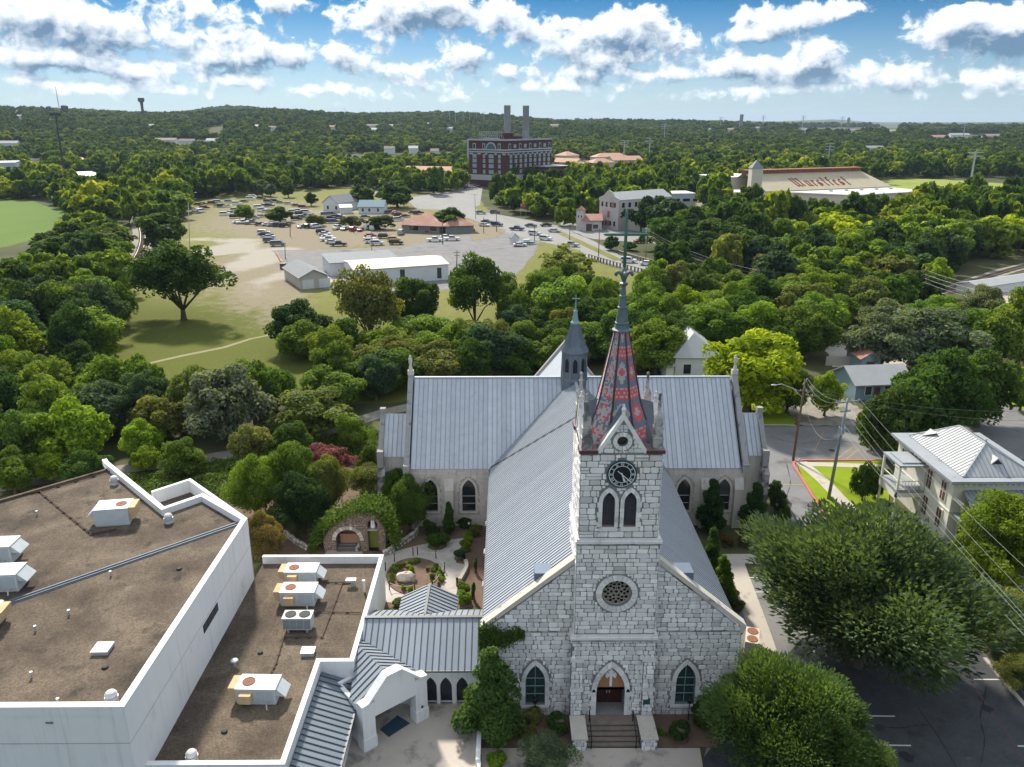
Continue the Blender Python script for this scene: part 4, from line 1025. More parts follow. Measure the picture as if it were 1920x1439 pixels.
for s_ in (-1,1):
    dm = MB(); dm.box(DXC + (s_ < 0) * -.96 + .012 * (s_ > 0), TY + 1.16, DZ + .03, DXC + (s_ > 0) * .96 - .012 * (s_ < 0), TY + 1.23,2.9); 
    x0 = DXC + s_ * .5
    for za, zb in ((.2,.85),(.95,1.1)): dm.box(x0 - .3, TY + 1.135, DZ + za, x0 + .3, TY + 1.165, DZ + zb)
    dd = dm.build('door', M_door, church)
    gm = MB(); gm.box(x0 - .16, TY + 1.14, DZ + 1.22, x0 + .16, TY + 1.157, DZ + 1.95); gm.build('pane', mat('door_glass', (.1,.17,.16),.2,(.28,.34,.31),8,.8, spec=.6), dd)
    hm = MB(); hm.ball((DXC + s_ * .1, TY + 1.12, DZ + 1.05),.05,8); hm.beam((DXC + s_ * .1, TY + 1.13, DZ + .85),(DXC + s_ * .1, TY + 1.13, DZ + 1.05),.03,.03); hm.build('handle', M_clkwht, dd)
pl = MB(); q = PY(1210.5,1308, TY); pl.ext([(q.x - .24, TY - .4, q.z - .3),(q.x + .24, TY - .4, q.z - .3),(q.x + .24, TY - .4, q.z + .24),(q.x, TY - .4, q.z + .34),(q.x - .24, TY - .4, q.z + .24)],(0,.06,0))
tag(pl.build('plaque', mat('plaque_green', (.02,.07,.08),.5), None), 'dark green cast plaque on the buttress right of the church door', 'plaque')
for s_, w in ((-1, 'left'),(1, 'right')):
    l = thing('wall_lantern', f'white wall lantern on the {w} jamb of the church doorway', 'lantern', (DXC + s_ * 1.18, TY - .12,2.4),0, 'lanterns at the church door')
    a = MB(); a.obox((0,0,0),(.16,.14,.42)); a.build('lamp_body', M_clkwht, l, local=True)
    a = MB(); a.obox((0,0,.42),(.24,.2,.05)); a.obox((0,0,.47),(.12,.1,.1)); a.obox((0,.06,-.06),(.1,.06,.06)); a.build('lamp_cap', M_iron, l, local=True)
# steps, landing, cheek walls, rails
st = thing('front_steps', 'broad brown steps with stone cheek walls leading up to the church door', 'steps', (DXC, 43.5,0))
for k in range(5):
    s_ = MB(); y0 = 42.75 + k * .32; s_.box(DXC - 1.75, y0,0, DXC + 1.78, TY + .4,.16 * (k + 1)); 
    a = MB(); a.box(DXC - 1.72, y0 - .004,.16 * k, DXC + 1.75, y0 + .01,.16 * k + .05); o = s_.build('step', M_step, st); a.build('riser_shadow_strip', M_iron, o)  # black strip stands in for the shade along each riser's foot
tl = MB(); tl.box(DXC - DW / 2, TY - .02,.8, DXC + DW / 2, TY + 1.2,.812); tl.build('threshold', mat('grey_paving', (.22,.21,.21),.8,(.3,.29,.285),3,.6), st)
for x0, x1 in ((4.36,5.34),(9.0,10.05)):
    m_ = MB(); m_.box(x0,42.5,.0, x1, TY + .0,.9); cw = m_.build('cheek_wall', M_mortar, st)
    q = []; stonework(q, [(x0,0),(x1,0),(x1,.9),(x0,.9)],[], front(42.5),.02,.9, wid=(.3,.5), seed=71, joint=.03)
    merge(q).build('stonework', M_stone, cw, kind='stuff'); c_ = MB(); c_.box(x0 - .05,42.4,.9, x1 + .05, TY - .34,1.0); c_.build('cap', M_cope, cw)
for x, w in ((DXC - 1.5, 'left'),(DXC + 1.5, 'right')):
    h = MB(); P = [(x, 42.6,.95),(x, 43.1,1.1),(x, 44.3,1.75)]; h.tube(P, .035,6)
    for y, z0, z1 in ((42.6,0,.95),(44.3,.7,1.75)): h.beam((x, y, z0),(x, y, z1),.06,.06)
    tag(h.build('handrail', M_iron), f'black iron handrail on the {w} side of the front steps', 'handrail', 'handrails of the front steps')
# --- nave
SL = math.hypot(AX - XL, RZ - EZ); vL = Vector((AX - XL, 0, RZ - EZ)) / SL; nL = Vector((-(RZ - EZ),0, AX - XL)) / SL
TE, TR = 73.5,80.0        # transept eave and ridge distance
nv = []; seamed(nv, (XL - .1,0, EZ - .085),(0,1,0), vL, nL, [(FY + .55,0),(TE - .1,0),(TR, SL + .1),(FY + .55, SL + .1)],.36,.055,.06)
merge(nv).build('nave_roof', [M_roof, M_seam], church)
vR = Vector((-(XR - AX),0, RZ - EZ)) / SL; nR = Vector((RZ - EZ, 0, XR - AX)) / SL
nv = []; seamed(nv, (XR + .1,0, EZ - .085),(0,1,0), vR, nR, [(FY + .55,0),(TE - .1,0),(TR, SL + .1),(FY + .55, SL + .1)],.36,.055,.06)
merge(nv).build('nave_roof', [M_roof, M_seam], church)
rc = MB(); rc.beam((AX, 50, RZ + .1),(AX, TR, RZ + .1),.3,.1); rc.build('ridge_cap', M_roof, church)
fl = MB()
a = Vector((XL, TE - .1, EZ)) + nL * .06; b = Vector((XL, 0, EZ)); k = .84
pB = Vector((XL, 0,0)) + Vector((0, TE - .1, EZ)) + (vL * (SL * .93) + Vector((0,-.1,0))); fl.beam(a, Vector((pB.x, TE - 4.0, pB.z)) + nL * .06,.22,.1, up=nL)
for s_, X in ((-1, XL),(1, XR)): fl.beam((X + s_ * .14, FY + .3, EZ - .14),(X + s_ * .14, TE - .1, EZ - .14),.14,.14)
fl.build('gutter', M_flash, church)
nw = MB()
for X, s_ in ((XL + .35,-1),(XR - .35,1)): nw.box(min(X, X - s_ * .5), FY + .5,0, max(X, X - s_ * .5), TE, EZ)
nave_wall = nw.build('nave_wall', M_ajoint, church)
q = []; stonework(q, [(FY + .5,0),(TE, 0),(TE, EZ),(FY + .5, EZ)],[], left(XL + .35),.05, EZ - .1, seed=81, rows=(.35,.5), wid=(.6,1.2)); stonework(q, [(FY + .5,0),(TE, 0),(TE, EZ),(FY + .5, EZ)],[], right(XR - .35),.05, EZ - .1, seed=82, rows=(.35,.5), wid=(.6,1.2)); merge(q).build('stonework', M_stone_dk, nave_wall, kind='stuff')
for i in range(5):
    y = 50.5 + i * 5.0
    for X, s_ in ((XL + .35,-1),(XR - .35,1)):
        b = MB(); b.box(min(X, X + s_ * .75), y - .4,0, max(X, X + s_ * .75), y + .4,4.6); b.add([(X, y - .42,5.4),(X, y + .42,5.4),(X + s_ * .8, y + .42,4.6),(X + s_ * .8, y - .42,4.6),(X, y - .42,4.6),(X, y + .42,4.6)],[(0,1,2,3),(0,3,4),(1,5,2),(3,2,5,4)])
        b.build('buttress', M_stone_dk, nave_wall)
# gable copings on the facade, kneelers, metal crickets
for s_, X in ((-1, XL),(1, XR)):
    cp = MB(); e = Vector((X + s_ * .1, FY - .12,7.25)); t_ = Vector((AX + s_ * 2.6, FY - .12,12.5)); 
    d = (t_ - e); cp.ext([e, e + Vector((0,.78,0)), t_ + Vector((0,.78,0)), t_], Vector((s_ * .18,0,.26)).normalized() * .3,0,.6)
    cp.box(min(X - .15, X + .5), FY - .1,6.9, max(X + .15, X - .5), FY + .7,7.42) if s_ > 0 else cp.box(X - .2, FY - .1,6.9, X + .5, FY + .7,7.42)
    cp.build('gable_coping', M_cope, church)
for s_, X in ((-1,2.45),(1,12.05)):
    z = EZ + (RZ - EZ) * (1 - abs(X - AX) / (AX - XL)); y = FY + .62; w = 1.15
    c_ = MB(); zi = lambda x: EZ + (RZ - EZ) * (1 - abs(x - AX) / (AX - XL)) + .03
    xo, xi = X + s_ * w / 2, X - s_ * w / 2
    zt_ = zi(xi) + .55; c_.ext([(xo, y, zi(xo) - .1),(xi, y, zi(xi) - .1),(xi, y, zt_),(xo, y, zt_)],(0,1.3,0)); c_.build('roof_cricket', mat('cricket_blue', (.13,.17,.23),.5, metal=.3), church)
# --- transept
XA, XB = -10.05,24.15
n1 = math.hypot(TR - TE, RZ - EZ); vF = Vector((0, TR - TE, RZ - EZ)) / n1; nF = Vector((0,-(RZ - EZ), TR - TE)) / n1; nB = Vector((0, RZ - EZ, TR - TE)) / n1; vB = Vector((0,-(TR - TE), RZ - EZ)) / n1
tp = []
seamed(tp, (0, TE - .1, EZ - .11),(1,0,0), vF, nF, [(XA + .3,0),(XL - .1,0),(AX, n1 + .15),(XA + .3, n1 + .15)],.485,.05,.06)
seamed(tp, (0, TE - .1, EZ - .11),(1,0,0), vF, nF, [(XR + .1,0),(XB - .3,0),(XB - .3, n1 + .15),(AX, n1 + .15)],.485,.05,.06)
tw = MB(); H_ = []
wxs = [PY(808,930, TE).x, PY(879,930, TE).x, PY(1281.5,930, TE).x, PY(1356,930, TE).x]
wz0_, wzt = PY(879,959, TE).z, PY(879,900, TE).z; wzs = wzt - 1.25; ww = 1.36
mpt = front(TE)
for x0, x1, ws in ((XA, XL + .4, wxs[:2]),(XR - .4, XB, wxs[2:])):
    tw.wall([(x0,0),(x1,0),(x1, EZ),(x0, EZ)],[arch(w_, wz0_, ww, wzs, wzt) for w_ in ws], mpt, (0,-1,0),.45)
tw.box(XA, TE + .46,0, XB, TE + .6, EZ - .05); tw.box(XA, 86.4,0, XB, 86.5, EZ)
for X in (XA, XB): tw.add([(X, TE, 0),(X, 86.5,0),(X, 86.5, EZ),(X, TR, RZ),(X, TE, EZ)],[(0,4,3,2,1) if X < 0 else (0,1,2,3,4)])
tw = tw.build('transept_wall', M_ajoint, church)
q = []
for x0, x1, ws, sd in ((XA, XL + .3, wxs[:2],91),(XR - .3, XB, wxs[2:],92)):
    stonework(q, [(x0,0),(x1,0),(x1, EZ - .25),(x0, EZ - .25)],[[(p[0], p[1]) for p in arch(w_, wz0_ - .2, ww + .5, wzs, wzt + .3)] for w_ in ws], mpt, .05, EZ - .25, rows=(.36,.42), wid=(.7,1.2), joint=.012, proud=.02, seed=sd, cut=.012)
merge(q).build('stonework', M_ashlar, tw, kind='stuff')
sr = MB()
for w_ in wxs: sr = MB(); arch_ring(sr, w_, wz0_, ww, wzs, wzt, .24, mpt, proud=.035); sr.box(w_ - ww / 2 - .25, TE - .1, wz0_ - .2, w_ + ww / 2 + .25, TE + .3, wz0_ - .01); sr.build('window_surround', M_ashlar, tw)
sr = MB()
sr.box(XA + .4, TE - .06, EZ - .24, XL + .3, TE + .2, EZ - .1); sr.box(XR - .3, TE - .06, EZ - .24, XB - .4, TE + .2, EZ - .1)
sr.build('eaves_course', M_ashlar, tw)
for w_ in wxs: gothic_window(church, w_, wz0_, ww, wzs, wzt, mpt, .3,[wz0_ + .8, wz0_ + 1.65], mat('black_frame', (.02,.02,.022),.6), mull=False)
for X in (PY(843,930, TE).x, PY(1320,930, TE).x, XA + .35, XB - .35):
    b = MB(); b.box(X - .45, TE - .55,0, X + .45, TE + .05,4.4); b.add([(X - .46, TE, 5.5),(X + .46, TE, 5.5),(X + .46, TE - .6,4.4),(X - .46, TE - .6,4.4),(X - .46, TE, 4.4),(X + .46, TE, 4.4)],[(0,3,2,1),(0,4,3),(1,2,5),(3,4,5,2)])
    b.build('buttress', M_ashlar, tw)
troof = MB(); troof.ext([Vector((XA + .3,86.6, EZ - .11)), Vector((XB - .3,86.6, EZ - .11)), Vector((XB - .3, TR, RZ)), Vector((XA + .3, TR, RZ))], nB * .04); troof.beam((XA + .3, TR, RZ + .08),(XB - .3, TR, RZ + .08),.3,.1)
troof = troof.build('transept_roof', M_roof, church)
for m_ in tp: m_.build('roof_panel', [M_roof, M_seam], troof)
for X in (XA, XB):
    ga = MB(); gd = MB()
    x0, x1 = X - .1 * (X > 0) - .35 * (X < 0), X + .35 * (X > 0) + .1 * (X < 0)
    for (ya, yb) in ((TE - .35, TR),(86.85, TR)):
        A, B = Vector((x0, ya, EZ + .25)), Vector((x0, yb, RZ + .5)); ga.ext([A, A + Vector((x1 - x0 + .1,0,0)), B + Vector((x1 - x0 + .1,0,0)), B],(0,0,-.75),0,.4)
    ga.box(x0 - .05, TE - .5, EZ - .5, x1 + .15, TE + .1, EZ + .4); c_ = ((x0 + x1) / 2 + .05, TR, RZ + .35)
    gd.obox(c_, (.62,.5,.5)); gd.lathe((c_[0], c_[1], c_[2] + .5),[(.24,0),(.18,.35),(.13,.55),(.2,.95),(.21,1.3),(.12,1.42),(.14,1.55),(.04,1.65)],8)
    ga.build('gable_coping', M_cope_dk, church); gd.build('finial', M_cope, church)
# low vestries at the ends of the transept
for X0, X1 in ((-13.25, XA),(XB, 27.35)):
    v_ = MB(); v_.box(X0,77,0, X1,83,6.5); xe = X0 if X0 < 0 else X1; v_.add([(xe, 77,6.5),(xe, 83,6.5),(xe, 80,10.1)],[(0,2,1) if X0 < 0 else (0,1,2)])
    vb = v_.build('vestry_wall', M_ashlar, church)
    vp = []; hh = math.hypot(3,3.6); seamed(vp, (0,76.9,6.42),(1,0,0), Vector((0,3,3.6)) / hh, Vector((0,-3.6,3)) / hh, [(X0,0),(X1,0),(X1, hh + .1),(X0, hh + .1)],.485,.05,.06)
    r_ = MB(); r_.ext([(X0,83.1,6.42),(X1,83.1,6.42),(X1,80,10.1),(X0,80,10.1)], Vector((0,3.6,3)) / hh * .05); vr = r_.build('vestry_roof', M_roof, church)
    for m_ in vp: m_.build('roof_panel', [M_roof, M_seam], vr)
    c_ = MB(); xe0 = xe - .3 * (xe < 0) - .2 * (xe > 0)
    for ya in (76.7,83.3): c_.ext([(xe0, ya, 6.7),(xe0 + .5, ya, 6.7),(xe0 + .5,80,10.6),(xe0,80,10.6)],(0,0,-.7),0,.4)
    c_.box(xe0 - .05,76.4,5.4, xe0 + .6,77.2,7.2); c_.obox((xe0 + .25,80,10.3),(.6,.6,.5)); c_.build('gable_coping', M_cope_dk, vb)
    b = MB(); b.box(xe0 - .1,76.0,0, xe0 + .7,77,4.6); b.add([(xe0 - .12,77,5.6),(xe0 + .72,77,5.6),(xe0 + .72,75.95,4.6),(xe0 - .12,75.95,4.6)],[(0,3,2,1)]); b.build('buttress', M_stone_dk, vb)
# chancel beyond the crossing
ch = MB(); ch.box(1.2,86.5,0,13.3,93, EZ); 
for s_ in (-1,1): ch.ext([(AX + s_ * 6.2,84, EZ - .1),(AX + s_ * 6.2,93.2, EZ - .1),(AX, 93.2, RZ),(AX, 80, RZ)] if s_ < 0 else [(AX + s_ * 6.2,93.2, EZ - .1),(AX + s_ * 6.2,84, EZ - .1),(AX, 80, RZ),(AX, 93.2, RZ)],(0,0,.04))
ch.build('chancel', M_roof, church)
cc = MB()
for s_ in (-1,1): cc.ext([(AX + s_ * 6.4,93, EZ + .1),(AX + s_ * 6.4,93.6, EZ + .1),(AX, 93.6, RZ + .55),(AX, 93, RZ + .55)],(0,0,-.7))
cc.build('gable_coping', M_cope_dk, church)
# fleche over the crossing
fc = (AX - .1,79.3); o8 = PI / 8
f = MB(); f.lathe((*fc, 0),[(1.36,12.4),(1.36,14.35),(1.26,14.55),(1.26,17.1),(1.36,17.25),(1.36,17.4)],8, rot=o8); fb = f.build('fleche', M_lead2 if 'M_lead2' in globals() else mat('fleche_blue', (.14,.17,.205),.5,(.2,.235,.27),1.5,.6, metal=.4), church)
for k in range(8):
    a = k * PI / 4; n_ = Vector((math.cos(a), math.sin(a),0)); t_ = Vector((-n_.y, n_.x, 0)); R = 1.26 * math.cos(PI / 8) + .015; c0 = Vector((*fc, 0)) + n_ * R
    w = MB(); P = [c0 + t_ * u + Vector((0,0, z)) for u, z in arch(0,15.25,.46,16.3,16.75,4)]; w.ext([p for p in P], n_ * .02); w.build('louvre', mat('louvre_dark', (.02,.022,.03),.8), fb)
    w = MB(); A = Vector((*fc, 0)); e = a + o8; ee = Vector((math.cos(e), math.sin(e),0)); w.tube([A + ee * 1.4 + Vector((0,0,14.3)), A + ee * 1.3 + Vector((0,0,17.2))],.08,5); w.build('corner_post', mat('fleche_post', (.2,.235,.265),.5, metal=.3), fb)
f = MB(); f.lathe((*fc, 0),[(1.5,17.32),(1.52,17.42),(1.2,18.0),(.75,19.3),(.42,20.3)],8, rot=o8)
for k in range(24):
    a = k * PI / 12; f.tube([(fc[0] + r * math.cos(a), fc[1] + r * math.sin(a), z) for r, z in ((1.44,17.44),(1.15,18.05),(.72,19.33),(.4,20.3))],.025,4)
f.build('fleche_roof', mat('fleche_blue', (.14,.17,.205)), church)
f = MB(); f.lathe((*fc, 0),[(.5,20.28),(.52,20.4),(.34,20.6),(.2,21.5),(.24,21.6),(.1,21.75),(.06,22.5),(.05,23.3)],8, rot=o8); f.tube([(fc[0] - .38, fc[1],22.9),(fc[0] + .38, fc[1],22.9)],.05,6); f.build('fleche_cross', mat('pale_verdigris', (.25,.36,.35),.5, metal=.3), church)
# ================================================================== the white parish hall
M_tar = mat('gravel_roof', (.066,.05,.038),.95,(.17,.132,.096),.22,.3, bump=.5, bscale=30, stain=((.04,.034,.028),.5,.56), detail=10, grain=(7,.4), stain2=((.19,.155,.115),.2,.56))
M_wall_sh = M_wht
M_hvac = mat('hvac_paint', (.50,.55,.57),.6,(.6,.64,.655),2,.5, rnd=.04)
M_hvtop = mat('hvac_top', (.66,.67,.66),.6,(.74,.745,.735),2,.5)
M_rust = mat('rusty_sheet', (.52,.34,.17),.8,(.66,.52,.33),2.2,.7, stain=((.3,.12,.06),2.5,.6))
M_fan = mat('rusty_fan', (.2,.075,.045),.8,(.35,.16,.10),6,.7)
M_grille = mat('dark_grille', (.03,.035,.035),.7)
M_galv = mat('galvanised', (.42,.46,.5),.45,(.55,.58,.6),3,.6, metal=.4)
M_trough = mat('blue_flashing', (.12,.17,.22),.6,(.19,.25,.31),1.5,.6)
M_pipe = mat('rust_pipe', (.08,.045,.035),.8,(.14,.08,.06),3,.6)
TZt, TZr, LZt, LZr = 9.6,9.05,4.6,3.9
hall = thing('parish_hall', 'white flat-roofed hall with brown gravel roofs left of the church', 'building', (-25,45,0))
P1, P2 = G(232,1325, TZt), G(463,972, TZt)
XH = (P1.x + P2.x) / 2; YF = P1.y
tallp = [Vector((-75, YF, 0)), Vector((XH, YF, 0)), Vector((XH, P2.y, 0))] + [G(*p, TZt) for p in ((381,925),(308,950),(204,866))]
bk = G(0,941, TZr); tallp += [G(203,882, TZr), bk, Vector((-75, bk.y - 3,0))]
pocket = [G(*p, TZt - .6) for p in ((310,950),(283,921),(357,897),(464,972),(381,927))]
def flat(P, d=None): return [(p.x, p.y) for p in P]
t_ = MB(); t_.prism(flat(tallp),0, TZr - .05); t_.prism(flat(pocket),0, TZr - 1.3)
tw_ = t_.build('tall_block_wall', M_wht, hall)
def roof_sheet(P, z, name, m, par):
    mb = MB(); tr_ = tessellate_polygon([[Vector((p.x, p.y, 0)) for p in P]]); mb.v = [(p.x, p.y, z) for p in P]; mb.t = [.5] * len(P)
    for a, b, c in tr_:
        A, B, C = P[a], P[b], P[c]; mb.f.append((a, b, c) if (Vector((B.x - A.x, B.y - A.y, 0))).cross(Vector((C.x - A.x, C.y - A.y, 0))).z > 0 else (a, c, b)); mb.m.append(0)
    return mb.build(name, m, par)
roof_sheet(tallp, TZr, 'gravel_roof', M_tar, hall)
roof_sheet(pocket, TZr - 1.25, 'gravel_roof', M_tar, hall)
def parapet(name, pts, z0, z1, w, par, m=M_wht, closed=False):
    """coped upstand along a line of outer corners; the thickness lies on the left of the walking direction"""
    mb = MB(); n = len(pts); Q = []
    for i in range(n):
        p = pts[i]; a = pts[i - 1] if i or closed else None; b = pts[(i + 1) % n] if i < n - 1 or closed else None
        ns = []
        for u, v in ((a, p),(p, b)):
            if u is not None and v is not None: d = Vector((v.x - u.x, v.y - u.y, 0)).normalized(); ns.append(Vector((-d.y, d.x, 0)))
        nn = ns[0] if len(ns) == 1 else (ns[0] + ns[1]) / max(.3,1 + ns[0].dot(ns[1])); Q.append(Vector((p.x, p.y, 0)) + nn * w)
    for i in range(n if closed else n - 1):
        j = (i + 1) % n; mb.prism([(pts[i].x, pts[i].y),(pts[j].x, pts[j].y),(Q[j].x, Q[j].y),(Q[i].x, Q[i].y)], z0, z1)
    return mb.build(name, m, par)
parapet('parapet', [Vector((-75, YF - .02,0)), Vector((XH + .02, YF - .02,0)), Vector((XH + .02, P2.y, 0)), tallp[3], tallp[4], tallp[5], G(200,860, TZt)], TZr - .06, TZt, .42, hall)
parapet('parapet', [pocket[3], pocket[2], pocket[1]], TZr - 1.4, TZt - .6,.32, hall)
kb = MB(); kb.prism([(tallp[6].x, tallp[6].y),(bk.x, bk.y),(bk.x - .1, bk.y - .5),(tallp[6].x - .1, tallp[6].y - .5)], TZr - .2, TZr + .22); kb.prism([(bk.x, bk.y),(-75, bk.y - 3),(-75, bk.y - 3.5),(bk.x - .1, bk.y - .5)], TZr - .2, TZr + .22); kb.build('roof_kerb', M_tar, hall)
# movement joint (grooves in the stucco) and louvre on the right-hand wall
gv = MB()
gv.box(XH + .001, YF + .05,7.1, XH + .006, P2.y, 7.14); gv.box(-75, YF - .026,7.1, XH, YF - .021,7.14)
gv.build('wall_joint', mat('joint_grey', (.42,.43,.44),.9), hall)
lv = MB(); q0 = PYx = G(380,1182,0); 
def PX(px, py, X): d = ray(px, py); t = X / d[0]; return Vector((X, d[1] * t, CAMZ + d[2] * t))
a, b = PX(380,1172, XH), PX(408,1140, XH)
lv.box(XH + .003, min(a.y, b.y),6.35, XH + .05, max(a.y, b.y),6.95); louv = lv.build('wall_louvre', M_grille, hall)
for k in range(4):
    y = min(a.y, b.y) + (k + .08) * abs(b.y - a.y) / 4; s_ = MB(); s_.box(XH + .05, y, 6.38, XH + .06, y + abs(b.y - a.y) / 4 * .84,6.92); s_.build('louvre_panel', mat('louvre_panel', (.06,.065,.07),.5), louv)
sp_ = MB(); q = PY(93,1355, YF); sp_.box(q.x - .2, YF - .05, q.z - .06, q.x + .2, YF - .02, q.z + .06); sp_.build('overflow_scupper', M_trough, hall)
# trough across the tall roof and pipes
ja, jb = G(-60,1158, TZr), G(449,982, TZr); d_ = (jb - ja).normalized(); n_ = Vector((-d_.y, d_.x, 0))
for off, w, h, m_ in ((0,.62,.05, M_trough),(.12,.1,.14, M_trough),(-.2,.06,.12, M_flash)):
    b = MB(); b.beam(ja + n_ * off + Vector((0,0, h / 2 + .004)), jb + n_ * off + Vector((0,0, h / 2 + .004)), w, h); b.build('roof_joint', m_, hall)
pp = MB()
for L_ in ([G(-60,948, TZr), G(75,924, TZr), G(207,886, TZr)],[G(75,924, TZr), G(120,962, TZr), G(172,1004, TZr), G(218,995, TZr)]):
    pp.tube([p + Vector((0,0,.14)) for p in L_],.05,5)
    for p, q in zip(L_, L_[1:]):
        for k in range(4): c = p.lerp(q, k / 4); pp.box(c.x - .12, c.y - .12, TZr, c.x + .12, c.y + .12, TZr + .1)
pp.build('gas_pipe', M_pipe, hall)
# low block
A_, B_, C_, D_ = G(720,1040, LZt), G(661.5,1240, LZt), G(599,1240, LZt), G(534.5,1433, LZt)
XA_ = (A_.x + B_.x) / 2; YA = A_.y; XC = (C_.x + D_.x) / 2; YB = (B_.y + C_.y) / 2; YD = D_.y
lowp = [Vector((XH, YA, 0)), Vector((XH, YD, 0)), Vector((XC, YD, 0)), Vector((XC, YB, 0)), Vector((XA_, YB, 0)), Vector((XA_, YA, 0))]
t_ = MB(); t_.prism(flat([Vector((p.x + (.02 if p.x == XH else 0), p.y, 0)) for p in lowp]),0, LZr - .05); t_.build('low_block_wall', M_wht, hall)
roof_sheet(lowp, LZr, 'gravel_roof', M_tar, hall)
parapet('parapet', [Vector((XH + .02, YD - .02,0)), Vector((XC + .02, YD - .02,0)), Vector((XC + .02, YB - .02,0)), Vector((XA_ + .02, YB - .02,0)), Vector((XA_ + .02, YA + .02,0)), Vector((XH + .02, YA + .02,0))], LZr - .06, LZt, .34, hall)
pp = MB()
for L_ in ([G(658,1094, LZr), G(642,1096, LZr), G(604,1197, LZr), G(532,1197, LZr)],[G(532,1197, LZr), G(518,1245, LZr), G(505,1270, LZr)],[G(598,1149, LZr), G(678,1151, LZr)],[G(600,1093, LZr), G(645,1095, LZr)]):
    pp.tube([p + Vector((0,0,.1)) for p in L_],.035,5)
    for p, q in zip(L_, L_[1:]):
        for k in range(3): c = p.lerp(q, k / 3); pp.box(c.x - .1, c.y - .1, LZr, c.x + .1, c.y + .1, LZr + .07)
pp.build('gas_pipe', M_pipe, hall)
# lean-to roof with clerestory windows along the right side
ltp = []; x0, x1, z0, z1 = XC, G(668.5,1308,2.75).x, 3.75,2.75; sl_ = math.hypot(x1 - x0, z0 - z1)
seamed(ltp, (x1 + .1,0, z1 - .05),(0,1,0), Vector((x0 - x1,0, z0 - z1)) / sl_, Vector((z0 - z1,0, x1 - x0)) / sl_, [(YD - 3,0),(YB - .02,0),(YB - .02, sl_ + .05),(YD - 3, sl_ + .05)],.5,.05,.06)
lt = MB(); lt.box(x0, YD - 3, z1 - .22, x1 - .25, YB, z1 - .1); lt = lt.build('lean_to_roof', M_roofdk, hall)
for m_ in ltp: m_.build('roof_panel', [M_roofdk, M_flash], lt)
w_ = MB(); w_.box(x1 - .6, YD - 3,0, x1 - .35, YB, z1 - .1); lw = w_.build('lean_to_wall', M_wht, hall)
g_ = MB(); g_.beam((x1 + .12, YD - 3, z1 - .06),(x1 + .12, YB, z1 - .06),.14,.14); g_.build('gutter', M_flash, lt)
for k in range(6):
    y = YB - 1.3 - k * 1.9
    f = MB(); f.box(x1 - .36, y - 1.5,.8, x1 - .3, y, 2.4); f = f.build('window', M_flash, lw); g_ = MB(); g_.box(x1 - .3, y - 1.4,.88, x1 - .285, y - .78,2.32); g_.box(x1 - .3, y - .72,.88, x1 - .285, y - .1,2.32); g_.build('pane', M_glass, f)

# ------------------------------------------------------------------ things on the roofs
def package_unit(px, py, z, rz, label, sz=(2.5,1.5,1.15), rust=True, hood=1):
    p = G(px, py, z); t = thing('rooftop_unit', label, 'air conditioner', p, rz, 'packaged air conditioners on the hall roofs'); L, Wd, H = sz
    b = MB(); b.obox((0,0,.12),(L, Wd, H - .12)); b.obox((0,0,0),(L * .96, Wd * .92,.13)); body = b.build('cabinet', M_hvac, t, local=True)
    b = MB(); b.obox((0,0, H),(L + .06, Wd + .06,.05)); b.build('top_panel', M_hvtop, t, local=True)
    b = MB(); b.lathe((-L * .24,0, H + .05),[(.42,0),(.42,.04),(.36,.05),(.36,.03)],20); b.lathe((-L * .24,0, H + .052),[(.1,0),(.08,.05)],10); b.build('condenser_fan', M_fan, t, local=True)
    if hood:        # slanted intake hood on one end
        x = L / 2; b = MB(); P = [(x, -Wd * .42, H),(x, -Wd * .42, H - .55),(x + .62,-Wd * .42, H - .62)]; b.ext(P, (0, Wd * .84,0)); b.build('intake_hood', M_hvac, t, local=True)
        x = -L / 2; b = MB(); P = [(x, -Wd * .44, H + .02),(x, -Wd * .44,.35),(x - .42,-Wd * .44,.55),(x - .52,-Wd * .44, H + .02)]; b.ext(P, (0, Wd * .88,0)); b.build('coil_guard', M_rust, t, local=True)
        b = MB(); b.obox((-L * .22,-Wd * .5 - .22,.42),(.75,.5,.62)); h_ = b.build('side_hood', M_rust, t, local=True); b = MB(); b.obox((-L * .22,-Wd * .5 - .475,.45),(.66,.012,.48)); b.build('hood_grille', M_grille, h_)
    for k in range(2):
        b = MB(); b.obox((L * (.12 + .22 * k),-Wd / 2 - .006,.2),(L * .2,.014, H - .35)); b.build('access_panel', mat('hvac_panel', (.44,.5,.525),.6), t, local=True)
    b = MB(); b.tube([(L * .3,-Wd / 2,.3),(L * .3,-Wd / 2 - .35,.3),(L * .32,-Wd / 2 - .5,.05)],.05,6); b.build('drain_pipe', M_galv, t, local=True)
    return t
package_unit(218,978, TZr, PI + .16, 'pale blue package unit with rusty end near the far corner of the tall roof', (2.6,1.75,1.5))
package_unit(568,1088, LZr, 0.0, 'rearmost of the package units on the low roof, beside the far parapet', (2.6,1.45,1.15))
package_unit(563,1128, LZr, 0.0, 'second package unit on the low roof, just in front of the rearmost one', (2.7,1.45,1.25))
package_unit(488,1308, LZr, -.03, 'lone package unit with orange-rusted end near the front of the low roof', (2.6,1.45,1.2))
package_unit(2,1048, TZr, .06, 'upper pale blue unit cut by the left edge of the tall roof', (2.5,1.6,1.4))
package_unit(10,1100, TZr, .08, 'lower pale blue unit cut by the left edge of the tall roof', (2.6,1.6,1.35))
package_unit(-34,1172, TZr, PI + .1, 'unit showing only its rusty orange corner at the left edge of the tall roof', (2.4,1.5,1.2), hood=1)
p = G(561,1180, LZr); t = thing('condenser_unit', 'twin-fan condenser with ribbed green coils standing on the low roof', 'air conditioner', p)
b = MB(); b.obox((0,0,.3),(2.1,1.05,.95)); b.build('cabinet', M_hvac, t, local=True)
